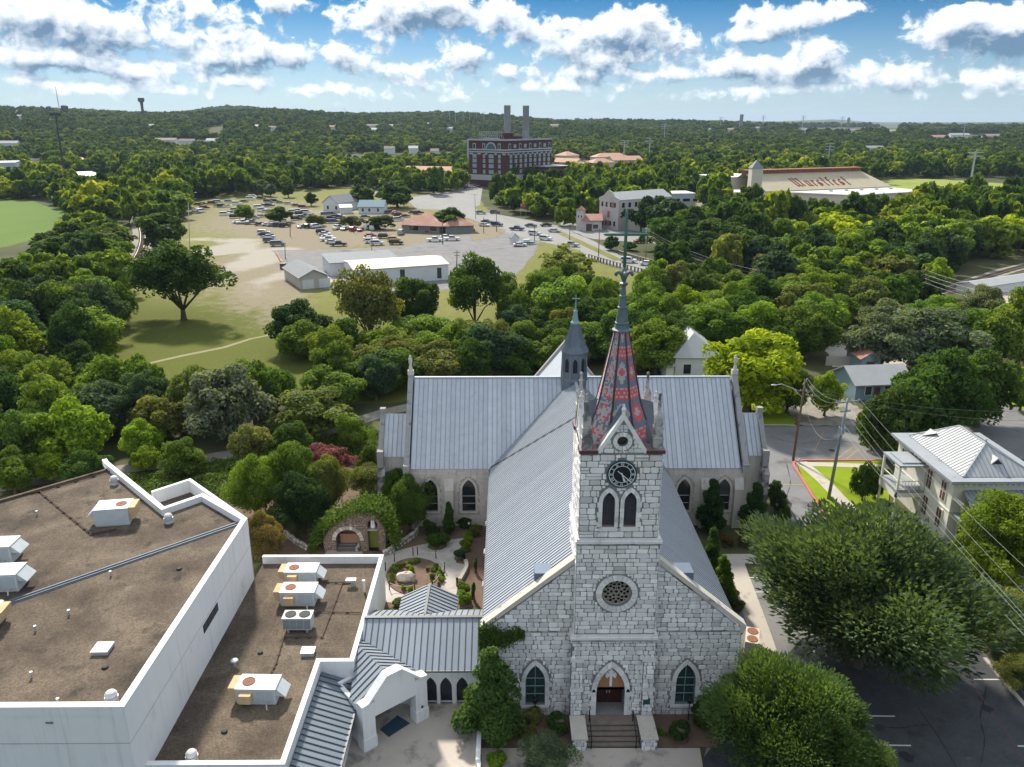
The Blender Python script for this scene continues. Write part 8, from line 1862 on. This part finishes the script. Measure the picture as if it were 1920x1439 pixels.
# ================================================================== trees one can tell apart
KEY = [ # x, ytop, yfoot, width px, kind, colour, label, foot x
    (335,452,600,190, 'spread', 'dark', 'broad old pecan standing alone on the dry field left of the path', 345),
    (229,528,612,62, 'round', 'mid', 'small round tree left of the big lone pecan', 230),
    (668,498,658,140, 'spread', 'olive', 'tall open pecan left of centre in front of the metal hall', 698),
    (885,476,626,130, 'spread', 'dark', 'tall dark pecan right of centre with a forked trunk', 890),
    (775,520,622,90, 'round', 'dark', 'dark round tree between the two tall pecans', 780),
    (535,566,656,140, 'round', 'deep', 'dark sideways-leaning tree on the field left of the open pecan', 560),
    (565,600,672,95, 'round', 'light', 'light green tree in front of the dark leaning one', 570),
    (1055,458,548,130, 'spread', 'olive', 'airy olive pecan at the corner of the asphalt lot', 1060),
    (1060,518,628,130, 'round', 'light', 'bright pale-green tree left of the copper cross', 1060),
    (800,590,668,120, 'round', 'light', 'light green clump below the gap between the pecans', 800),
    (725,610,690,110, 'round', 'light', 'light green tree just behind the open pecan trunk', 725),
    (1255,452,548,110, 'round', 'dark', 'dark tree at the right end of the bridge', 1255),
    (1395,625,772,172, 'round', 'yellow', 'big bright yellow-green tree behind the right transept', 1400),
    (1625,750,830,75, 'round', 'dark', 'dark tree with yellow tips left of the pair beside the cream house', 1640),
    (1715,660,835,175, 'round', 'dark', 'tall dark tree with yellowish tips behind the cream house', 1735),
    (1640,725,858,130, 'round', 'dark', 'low spreading dark tree leaning over the asphalt beside the cream house', 1660),
    (1820,655,800,150, 'round', 'dark', 'dark tree right of the tall one, over the gravel drive', 1830),
    (1905,700,770,60, 'round', 'mid', 'tree cut by the right edge on the back lawn', 1912),
    (1470,690,775,80, 'round', 'mid', 'mid-green tree behind the wooden utility pole', 1475),
    (1545,700,780,70, 'round', 'lime', 'lime tree between the poles and the blue cottage', 1545),
    (1500,570,650,70, 'round', 'mid', 'round mid-green tree by the railway right of the spire', 1503),
    (1640,590,690,150, 'round', 'silver', 'large grey-green tree behind the blue cottage', 1650),
    (1735,580,690,170, 'round', 'silver', 'second large grey-green tree, right of the first behind the cottage', 1740),
    (1900,540,690,120, 'round', 'light', 'bright green tree at the right edge under the railway yard', 1905),
    (1440,612,690,90, 'round', 'dark', 'dark tree right behind the yellow-green one', 1440),
    (1225,600,700,110, 'round', 'light', 'light green tree right of the red spire', 1228),
    (1330,560,640,110, 'round', 'light', 'light tree behind the white hip-roofed house', 1330),
    (1610,868,940,50, 'round', 'dark', 'small dark young tree in the corner lawn', 1616),
    (1636,878,935,42, 'round', 'deep', 'dark bush beside the balcony of the cream house', 1640),
    (215,665,770,130, 'round', 'light', 'rounded pale-green tree in the belt below the field path', 215),
    (425,690,825,170, 'round', 'silver', 'silvery grey-green tree in the middle of the tree belt', 430),
    (585,735,815,180, 'round', 'olive', 'olive tree with pale blossom tips near the gravel trail', 585),
    (705,668,750,85, 'round', 'blue', 'bluish dark tree left of the transept', 705),
    (270,790,862,80, 'round', 'lime', 'young lime-green tree beside the gravel trail', 272),
    (90,850,900,70, 'round', 'lime', 'bright young tree behind the hall roof at the left', 92),
    (270,838,884,60, 'round', 'lime', 'spindly lime sapling just behind the hall parapet', 275),
    (480,850,975,120, 'round', 'light', 'light green tree left of the grotto, behind the hall parapet', 482),
    (555,832,962,125, 'round', 'mid', 'mid-green tree behind the light one left of the grotto', 556),
    (612,852,965,85, 'round', 'olive', 'olive tree close behind the left side of the grotto', 612),
    (566,888,1000,115, 'round', 'deep', 'blackish green tree in front beside the grotto arch', 570),
    (740,880,965,70, 'round', 'mid', 'mid-green tree behind the right side of the grotto', 742),
    (30,845,925,100, 'round', 'mid', 'mid-green tree close behind the far parapet at the left edge', 30),
    (170,845,912,95, 'round', 'dark', 'dark tree behind the roof pipe at the tip of the hall', 168),
    (345,826,892,85, 'round', 'mid', 'mid-green tree hiding the trail behind the roof notch', 345),
    (480,796,878,95, 'round', 'olive', 'olive tree hiding the middle of the gravel trail', 480),
    (545,790,868,85, 'round', 'dark', 'dark tree hiding the trail left of the crape myrtle', 545),
    (660,775,845,70, 'round', 'mid', 'mid-green tree between the crape myrtle and the trail', 662),
    (615,832,888,95, 'round', (.2,.075,.085), 'pink flowering crape myrtle behind the garden', 618),
    (690,832,900,50, 'round', 'dark', 'small dark tree by the left vestry corner', 692),
    (765,892,1000,88, 'round', 'dark', 'dark tree with yellow tips right of the grotto statue', 768),
    (700,868,935,90, 'round', 'olive', 'olive bushy tree behind the ivy of the grotto', 702),
    (498,958,1050,80, 'round', 'rust', 'rusty olive bush at the corner between the two hall roofs', 500),
    (843,938,1002,36, 'cone', 'dark', 'conical dark shrub between the left transept windows', 843),
    (1331,895,1000,58, 'cone', 'deep', 'conical dark tree between the right transept windows', 1331),
    (1411,902,1000,62, 'cone', 'deep', 'conical dark tree at the corner of the right vestry', 1411),
    (1448,900,945,28, 'round', 'dark', 'rounded bush, first along the street side of the vestry', 1449),
    (1458,920,965,30, 'round', 'blue', 'bluish rounded bush, second along the street side of the vestry', 1459),
    (1470,948,985,24, 'round', 'dark', 'small bush, third along the street side of the vestry', 1470),
]
for x, yt, yf, w, kd, c, lb, xb in KEY: tree_px(x, yt, yf, w, kd, c, lb, xb=xb)
# hedges and shrubs on the right flank of the church
for i, (x, w) in enumerate(((1362,44),(1400,50),(1436,40))):
    shrub(x, 1022,1.1,1.0 + .1 * i, (.13,.085,.025),('left', 'middle', 'right')[i] + ' mound of the clipped rusty hedge right of the transept', None, name='hedge', cat='hedge')
tree_px(1325,985,1085,60, 'cone', 'dark', 'upright dark shrub against the right nave wall', xb=1332)
tree_px(1346,1035,1130,56, 'cone', 'mid', 'mid-green upright shrub lower along the right nave wall', xb=1352)
shrub(1372,1120,.9,.8, 'rust', 'small rusty shrub beside the walk at the nave corner'); shrub(1384,1140,.8,.7, 'olive', 'small olive shrub beside the walk at the nave corner')
# the big trees in front
p = G(1622,1135,5.2); tree(p.x, p.y, 11.8,8.6, 'feather', (.078,.125,.06), 'huge feathery dark green tree filling the right of the car park', seed=3, lod=0)
p = G(1475,1370,4.0); tree(p.x, p.y, 8.2,5.2, 'feather', (.092,.148,.046), 'big feathery mid-green tree at the bottom right of the church', seed=8, lod=0)
p = G(1600,1455,2.0); tree(p.x, p.y, 4.6,2.6, 'feather', (.105,.155,.05), 'smaller feathery tree cut by the bottom edge beside the dark car park', seed=4, lod=0)
p = G(1435,1285,3.2); tree(p.x, p.y, 5.6,2.9, 'round', (.11,.19,.025), 'broad-leaved tree with yellow-green tips right of the facade', seed=2, lod=0)
p = G(1345,1315,1.0); tree(p.x, p.y, 2.2,1.5, 'round', 'deep', 'dark bush under the broad-leaved tree at the facade corner', seed=5, lod=0)
p = G(922,1310,3.2); tree(p.x, p.y, 7.6,2.7, 'cone', (.07,.13,.03), 'tall upright evergreen with light tips left of the church door', seed=6, lod=0)
p = G(1022,1420,1.6); tree(p.x, p.y, 3.3,1.9, 'round', 'silver', 'pale grey-green small tree cut by the bottom edge left of the steps', seed=9, lod=0)
p = G(1895,1015,4.5); tree(p.x, p.y, 9.0,4.4, 'round', (.13,.21,.02), 'bright green tree in front of the cream house', seed=11, lod=0)
p = G(1840,1030,4.0); tree(p.x, p.y, 7.0,2.6, 'round', 'mid', 'smaller tree left of the bright green one by the cream house', seed=12, lod=0)
p = G(1890,1165,2.4); tree(p.x, p.y, 4.8,2.9, 'round', 'olive', 'olive tree with purple blossoms at the right edge', seed=13, lod=0)
p = G(1905,1260,1.0); tree(p.x, p.y, 2.4,1.8, 'round', 'olive', 'low olive bush behind the kerb at the right edge', seed=14, lod=0)
for q, h, r, c, lb, cat in (((1046,1372),1.5,1.0,(.045,.085,.02), 'clipped dark green square hedge left of the steps', 'hedge'),((1000,1355),1.3,.75, 'olive', 'yellowish shrub left of the clipped square hedge', 'shrub'),((992,1382),.8,.6, 'rust', 'low reddish bush in the left planting bed', 'shrub'),((1275,1385),1.3,1.0, 'deep', 'very dark round bush in the right planting bed', 'shrub'),((1318,1352),1.3,1.1, 'dark', 'dark bush against the facade under the right window', 'shrub'),((1240,1378),.5,.4, 'mid', 'tiny green plant beside the right cheek wall', 'plant'),((880,1310),1.3,.8, 'lime', 'lime bush at the foot of the tall evergreen', 'shrub'),((930,1432),.7,.9, 'lime', 'yellow-green flowering plants at the bottom below the railing', 'plant')):
    shrub(*q, h, r, c, lb, cat=cat)
for q, w in (((1003,1352), 'left'),((1290,1352), 'right')):
    t = thing('path_lamp', f'black lamp post in the planting bed {w} of the church door', 'lamp post', G(*q)); b = MB(); b.lathe((0,0,0),[(.05,0),(.04,1.5)],8); b.build('post', M_iron, t, local=True); b = MB(); b.lathe((0,0,1.5),[(.06,0),(.17,.1),(.2,.35),(.22,.38),(.05,.5)],10); b.build('lamp_head', M_iron, t, local=True)
# rough green cover on the bank between the trail and the garden
rng = np.random.default_rng(14); reg = [(p.x, p.y) for p in (G(*q) for q in ((40,925),(300,888),(470,862),(600,832),(700,800),(720,830),(660,862),(560,890),(480,920),(300,960),(60,960)))]; pts = []
while len(pts) < 26000:
    x, y = rng.uniform(-58,-8), rng.uniform(70,105)
    if inside((x, y), reg): pts.append((x, y, .05 + (1.1 * (.5 + .5 * math.sin(x * .9 + math.sin(y * .7) * 2) * math.cos(y * .8 + x * .3)) + .15) * rng.random() ** .5))
pts = np.array(pts); nn = unit(rng.normal(size=(len(pts),3)) * .6 + np.array([0,0,1.0])); v_, t_ = leaves(pts, nn, .13 * rng.uniform(.7,1.5, len(pts)), np.clip(rng.normal(.5,.2, len(pts)),0,1),.6, rng)
o = bpy.data.objects.new('ground_cover', leaf_mesh('ground_cover', v_, t_, leaf_mat('cover_leaf', 'fix', (.075,.13,.02)))); COL.objects.link(o); tag(o, 'rough green ground cover on the bank below the gravel trail', 'ground cover', kind='stuff')
# ivy climbing the facade corner
rng = np.random.default_rng(9); pts = []
for i in range(2600):
    t0 = rng.random() ** 1.4; x = XL - .35 + t0 * 3.1; z = 6.75 + rng.normal(0,.18 + .35 * (1 - t0)) + .25 * math.sin(t0 * 9) - .3 * t0 * 0; pts.append((x, FY - .12 - abs(rng.normal(0,.12)), z - (1.2 * rng.random() ** 2 if t0 < .25 else 0)))
pts = np.array(pts); nn = unit(rng.normal(size=(len(pts),3)) * .5 + np.array([0,-.8,.5])); v_, t_ = leaves(pts, nn, .075 * rng.uniform(.7,1.5, len(pts)), np.clip(rng.normal(.5,.2, len(pts)),0,1),.7, rng)
o = bpy.data.objects.new('ivy', leaf_mesh('ivy', v_, t_, leaf_mat('ivy_leaf2', 'fix', (.06,.11,.02)))); COL.objects.link(o); tag(o, 'ivy spreading over the left corner of the church facade', 'ivy')
# ------------------------------------------------------------------ belts of trees (outlines of the ground they stand on)
BELTS = [
 ('in the field-edge wood', [(-70,585),(50,570),(120,535),(170,500),(215,500),(232,540),(205,600),(190,660),(150,720),(-70,720)],7.5,(9,13),['dark', 'deep', 'mid', 'mid', 'light', 'blue'], 'round'),
 ('along the hay field', [(118,452),(150,432),(190,432),(222,458),(228,490),(170,500),(120,530),(60,520),(90,480)],7.5,(5,8),['mid', 'dark', 'dark', 'olive'], 'round'),
 ('left of the hay field', [(-60,352),(60,348),(110,370),(60,374),(-60,374)],9,(9,12),['dark', 'mid'], 'round'),
 ('in the trail belt', [(-70,730),(150,735),(290,765),(420,775),(520,770),(620,760),(690,756),(650,788),(560,815),(480,832),(330,853),(160,872),(-70,900)],5.6,(6,9.5),['dark', 'mid', 'light', 'olive', 'deep', 'mid', 'lime', 'blue'], 'round'),
 ('behind the left transept', [(600,690),(700,676),(830,672),(960,650),(1040,640),(1110,645),(1120,690),(1000,715),(860,735),(700,752),(640,742)],6.2,(6,9),['dark', 'mid', 'mid', 'light', 'dark', 'olive', 'blue'], 'round'),
 ('behind the spire', [(940,590),(1020,560),(1130,575),(1190,600),(1240,640),(1240,680),(1130,690),(1110,640),(960,640)],6.5,(6,9.5),['light', 'mid', 'dark', 'mid'], 'round'),
 ('in the bridge woods', [(1240,545),(1330,552),(1440,585),(1500,570),(1560,555),(1700,545),(1770,552),(1700,590),(1600,605),(1480,660),(1350,665),(1260,690),(1215,640),(1200,580)],6.8,(6.5,11),['mid', 'dark', 'light', 'dark', 'mid', 'lime', 'olive'], 'round'),
 ('in the tan-yard woods', [(1340,515),(1480,500),(1700,480),(1800,478),(1850,500),(1785,530),(1700,535),(1560,548),(1450,560),(1350,535)],8.5,(9,14),['dark', 'deep', 'mid', 'light', 'olive', 'blue'], 'round'),
 ('around the back lot', [(1480,640),(1545,635),(1700,632),(1800,600),(1980,600),(1980,690),(1860,690),(1820,700),(1700,640),(1560,640),(1530,690),(1480,680)],7.5,(6,10),['mid', 'dark', 'light', 'silver'], 'round'),
 ('in the woods above the railway', [(1420,470),(1560,455),(1700,450),(1950,455),(1990,480),(1850,485),(1700,474),(1480,494)],9,(8,13),['lime', 'yellow', 'lime', 'light', 'mid'], 'round'),
 ('on the mill bank', [(1230,470),(1300,450),(1420,440),(1420,478),(1330,510),(1250,490)],9,(10,14),['dark', 'deep', 'dark'], 'round'),
]
placed = [(x, y, r) for x, y, r in TREE_AT]
CLEARG = [[(400,866),(900,745),(900,760),(430,880)]]
hseed = random.Random(77); BUDGET = 300
def sizeword(h): return 'tall' if h > 10.5 else 'low' if h < 7.2 else 'middling'
cand = []
for (reg, poly, sp, hr, cols, kind) in BELTS:
    g = [G(*q) for q in poly]; P2d = [(p.x, p.y) for p in g]; xs = [p[0] for p in P2d]; ys = [p[1] for p in P2d]; mine = []
    n = int((max(xs) - min(xs)) * (max(ys) - min(ys)) / (sp * sp) * 6)
    for _ in range(min(n, 9000)):
        x, y = hseed.uniform(min(xs), max(xs)), hseed.uniform(min(ys), max(ys))
        if not inside((x, y), P2d): continue
        if any((x - a) ** 2 + (y - b) ** 2 < (sp * .8) ** 2 for a, b in mine): continue
        if any((x - a) ** 2 + (y - b) ** 2 < (r * .75 + 1.5) ** 2 for a, b, r in placed): continue
        px, py, d = proj(x, y, 3)
        if not (-60 < px < 1980): continue
        mine.append((x, y))
    for x, y in mine:
        h = hseed.uniform(*hr); px, py, d = proj(x, y, 0); qx, qy = sorted(proj(*m, 0)[0] for m in mine), sorted(proj(*m, 0)[1] for m in mine); n = len(mine)
        where = ('front ' if py > qy[2 * n // 3] else 'rear ' if py < qy[n // 3] else '') + ('left' if px < qx[n // 4] else 'left of centre' if px < qx[n // 2] else 'right of centre' if px < qx[3 * n // 4] else 'right')
        cand.append((x, y, h, sp * hseed.uniform(.58,.82), kind, hseed.choice(cols), reg, d, where))
cand.sort(key=lambda c: c[7])
print('belt trees', len(cand), 'key', NTREE[0])
extra = []
for i, (x, y, h, r, kind, c, reg, d, where) in enumerate(cand):
    if NTREE[0] < 345 + 70:
        tree(x, y, h, r, 'spread' if i % 5 == 0 else kind, c, f'{sizeword(h)} {CWORD[c]} tree, {where}, {reg}', 'trees ' + reg)
    else: extra.append((x, y, 0, h, r))
# ------------------------------------------------------------------ everything further out: town trees and wooded hills
CLEAR = [[(355,376),(640,352),(905,374),(1000,412),(1080,436),(1110,452),(1160,480),(1240,500),(1240,540),(1100,560),(960,560),(700,560),(520,560),(360,480),(330,420)],
    [(-420,360),(60,372),(140,400),(100,450),(-420,500)],[(40,352),(240,350),(240,360),(40,364)],[(196,380),(226,384),(280,440),(262,480),(240,480),(250,430)],
    [(780,372),(905,352),(900,395),(860,402),(790,396)],[(870,335),(940,356),(960,352),(1060,345),(1080,352),(1060,362),(940,380),(880,375)],[(1030,300),(1215,300),(1215,326),(1110,334),(1030,330)],
    [(755,325),(860,325),(862,348),(755,346)],[(1075,420),(1235,418),(1310,445),(1300,466),(1200,470),(1080,450)],[(1355,372),(1430,366),(1445,352),(1690,345),(1690,398),(1430,404),(1355,398)],[(1640,335),(2000,335),(2000,382),(1690,378)],
    [(1232,380),(1305,380),(1345,420),(1345,432),(1280,432),(1240,402)],[(-60,325),(40,325),(40,355),(-60,356)],[(110,330),(235,330),(235,362),(110,362)],[(112,300),(170,298),(172,322),(112,324)],[(52,300),(92,300),(92,330),(52,345)],
    [(595,372),(740,372),(740,405),(595,405)],[(1790,405),(1850,405),(1850,432),(1790,432)],[(420,378),(480,370),(480,384),(420,390)],[(300,264),(420,262),(425,281),(300,284)],[(386,240),(430,235),(420,262),(386,260)],
    [(1490,240),(1690,240),(1690,254),(1490,254)],[(1615,278),(1670,278),(1670,292),(1615,294)],[(-10,270),(50,270),(50,284),(-10,284)],[(640,290),(860,284),(870,305),(640,312)],[(1740,255),(1880,252),(1880,268),(1740,268)]]
CLEAR += HILLCLEAR + [[(1430,398),(1690,398),(1700,424),(1440,428)],[(880,335),(952,335),(952,372),(880,372)],[(1030,320),(1215,320),(1215,338),(1030,340)],[(1640,376),(2000,376),(2000,392),(1640,392)],[(1130,425),(1175,425),(1175,450),(1130,450)]]
far = list(extra); fr = random.Random(5); NEAR_TOWN = []
def clear_px(px, py): return any(inside((px, py), q) for q in CLEAR)
D = 296.0
while D < 4200:
    stp = 8.6 if D < 700 else 8.6 + (D - 700) * .0052; wdt = D * .74 + 40; x = -wdt + fr.random() * stp
    while x < wdt:
        X = x + fr.uniform(-.45,.45) * stp; Y = D + fr.uniform(-.45,.45) * stp; x += stp
        z = terr(X, Y); px, py, d = proj(X, Y, z)
        if not (-140 < px < 2060) or py > 474: continue
        if py > 425 and not (px > 1230 and py < 450): continue
        dens = .5 + .5 * math.sin(X * .013 + 1) * math.sin(Y * .011 + 2)
        if fr.random() < (.10 if D < 900 else .07) + .10 * (dens < .2): continue
        if clear_px(px, py): continue
        if any((X - a) ** 2 + (Y - b) ** 2 < 49 for a, b, *_ in (extra if D < 420 else ())): continue
        s_ = stp / 8.6; h = fr.uniform(7.5,12.5) * (s_ ** .5) * (1.15 if D < 700 else .95); far.append((X, Y, z, h, stp * fr.uniform(.52,.74)))
    D += stp * .93
far.sort(key=lambda t: t[1] ** 2 + t[0] ** 2)
TOWN = [t for t in far if math.hypot(t[0], t[1]) < 480][:0]
nind = max(0,300 + 60 - NTREE[0])
print('far trees', len(far), 'trees so far', NTREE[0])
def side(px): return 'at the far left' if px < 260 else 'left of the car park' if px < 480 else 'behind the car park' if px < 780 else 'in front of the power plant' if px < 1060 else 'behind the mill' if px < 1340 else 'in front of the festival hall' if px < 1680 else 'at the far right'
# a few solitary trees in the car park and by the roads
for x, y, h, r, c, lb in ((416,282,6.5,5.4, 'mid', 'round tree left among the parked cars'),(636,302,6.5,7.0, 'dark', 'broad dark tree in the middle of the parked cars'),(866,322,4.5,4.2, 'olive', 'low olive tree among the parked cars'),(1095,335,5,5, 'olive', 'low spreading tree, left of the pair at the front of the car park'),(1275,345,5.5,5.8, 'dark', 'low spreading tree, right of the pair at the front of the car park'),(1735,350,8.5,7.5, 'dark', 'tree hiding the middle of the rust-roofed market'),(690,140,9,4.2, 'dark', 'dark tree by the fence behind the parked cars'),(835,195,6.5,4.2, 'deep', 'very dark small tree left of the white gabled house'),(1160,205,11,8, 'dark', 'large tree right behind the blue-roofed house'),(1390,205,13,10, 'dark', 'largest tree right of the blue-roofed house'),(575,135,7,3.2, 'silver', 'slim grey-green tree by the back rank'),(520,130,9,6, 'silver', 'grey-green tree at the back of the car park')):
    p = G(*g2(x, y)); tree(p.x, p.y, h, r, 'round', c, lb)
for x, y, h, r, c, lb in ((310,470,12,8.6, 'dark', 'dark round tree beside the curve of the railway'),(318,412,12,10, 'mid', 'big mid-green tree behind the railway curve'),(1145,470,5,3.4, 'dark', 'small dark tree by the yellow sign at the mill forecourt'),(1215,436,14,8, 'deep', 'big very dark tree in front of the mill'),(1270,448,14,9, 'deep', 'big very dark tree right of the mill'),(1180,470,3,3, 'dark', 'bush at the bridge end')):
    p = G(x, y); tree(p.x, p.y, h, r, 'round', c, lb)
# far crowns: one tree of each far kind stands as a tree of its own and lends its crown to the woods
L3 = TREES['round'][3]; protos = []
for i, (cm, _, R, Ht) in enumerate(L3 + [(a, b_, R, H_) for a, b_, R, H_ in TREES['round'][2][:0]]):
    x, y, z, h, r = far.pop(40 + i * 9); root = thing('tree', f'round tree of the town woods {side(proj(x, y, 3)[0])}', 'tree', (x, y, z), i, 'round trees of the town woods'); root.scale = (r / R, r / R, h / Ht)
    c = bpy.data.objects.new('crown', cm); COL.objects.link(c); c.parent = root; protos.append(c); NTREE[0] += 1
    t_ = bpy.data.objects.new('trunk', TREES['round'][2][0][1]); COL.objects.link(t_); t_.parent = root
mid_p = []
def wood(name, pts, protos, label):
    n = len(pts); me = bpy.data.meshes.new(name); A = np.array([(x, y, z) for x, y, z, h, r in pts], dtype=np.float32)
    me.vertices.add(n); me.vertices.foreach_set('co', A.ravel())
    rg_ = np.random.default_rng(21); R, Ht = TREES['round'][3][0][2], TREES['round'][3][0][3]
    for nm, ty, data in (('sc', 'FLOAT_VECTOR', (np.array([(r / R, r / R, h / Ht) for *_, h, r in pts], dtype=np.float32) * rg_.uniform(.8,1.2,(n, 3))).astype(np.float32).ravel()),('rot', 'FLOAT', rg_.uniform(0,6.28, n).astype(np.float32)),('idx', 'INT', rg_.integers(0, len(protos), n).astype(np.int32))):
        a = me.attributes.new(nm, ty, 'POINT'); a.data.foreach_set('vector' if ty == 'FLOAT_VECTOR' else 'value', data)
    o = bpy.data.objects.new(name, me); COL.objects.link(o)
    ng = bpy.data.node_groups.new(name, 'GeometryNodeTree'); ng.interface.new_socket('Geometry', in_out='INPUT', socket_type='NodeSocketGeometry'); ng.interface.new_socket('Geometry', in_out='OUTPUT', socket_type='NodeSocketGeometry')
    gi, go_ = ng.nodes.new('NodeGroupInput'), ng.nodes.new('NodeGroupOutput'); jn = ng.nodes.new('GeometryNodeJoinGeometry')
    def att(nm, ty): a = ng.nodes.new('GeometryNodeInputNamedAttribute'); a.data_type = ty; a.inputs[0].default_value = nm; return a.outputs[0]
    sc, ro, ix = att('sc', 'FLOAT_VECTOR'), att('rot', 'FLOAT'), att('idx', 'INT')
    cx = ng.nodes.new('ShaderNodeCombineXYZ'); ng.links.new(ro, cx.inputs[2])
    for i, pr in enumerate(protos):
        cmp = ng.nodes.new('FunctionNodeCompare'); cmp.data_type = 'INT'; cmp.operation = 'EQUAL'; ng.links.new(ix, cmp.inputs[2]); cmp.inputs[3].default_value = i
        oi = ng.nodes.new('GeometryNodeObjectInfo'); oi.transform_space = 'ORIGINAL'; oi.inputs[0].default_value = pr; oi.inputs[1].default_value = True
        ip = ng.nodes.new('GeometryNodeInstanceOnPoints'); ng.links.new(gi.outputs[0], ip.inputs['Points']); ng.links.new(cmp.outputs[0], ip.inputs['Selection']); ng.links.new(oi.outputs['Geometry'], ip.inputs['Instance']); ng.links.new(cx.outputs[0], ip.inputs['Rotation']); ng.links.new(sc, ip.inputs['Scale']); ng.links.new(ip.outputs[0], jn.inputs[0])
    ng.links.new(jn.outputs[0], go_.inputs[0]); md = o.modifiers.new('woods', 'NODES'); md.node_group = ng
    return tag(o, label, 'woodland', kind='stuff')
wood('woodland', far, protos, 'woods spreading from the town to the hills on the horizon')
# look-alikes are told apart by their order across the view
bpy.context.view_layer.update(); DUP = {}
for o in COL.objects:
    if o.parent is None and 'label' in o and 'category' in o and o['category'] not in ('plant',): DUP.setdefault(o['label'],[]).append(o)
def ctr_(o):
    p = o.matrix_world @ (sum((Vector(c) for c in o.bound_box), Vector()) / 8) if o.type == 'MESH' else o.location
    return proj(p.x, max(1, p.y), p.z)
for lb, L_ in DUP.items():
    if len(L_) < 2: continue
    w_ = L_[0]['category'] == 'wire'; L_.sort(key=lambda o: ctr_(o)[1 if w_ else 0]); n = len(L_)
    for i, o in enumerate(L_):
        o['label'] = lb + ((', upper one' if i == 0 else ', lower one') if w_ and n == 2 else f', {ORD[i]} from the top' if w_ else (', left one' if i == 0 else ', right one') if n == 2 else f', {ORD[i]} from left')
# ------------------------------------------------------------------ the air
HAZE_D = 5.5e-5
hz = MB(); hz.box(-11000,-400,-60,11000,16500,190); hzo = hz.build('haze', (lambda m: m)(bpy.data.materials.new('haze_air'))); hzo['kind'] = 'stuff'; hzo['label'] = 'thin blue summer haze over the land'
hm = hzo.data.materials[0]; hm.use_nodes = True; nt = hm.node_tree; nt.nodes.clear(); ho = nt.nodes.new('ShaderNodeOutputMaterial'); pv_ = nt.nodes.new('ShaderNodeVolumePrincipled'); nt.links.new(pv_.outputs[0], ho.inputs['Volume'])
pv_.inputs['Color'].default_value = (.60,.76,.95,1); pv_.inputs['Density'].default_value = HAZE_D; pv_.inputs['Anisotropy'].default_value = .2
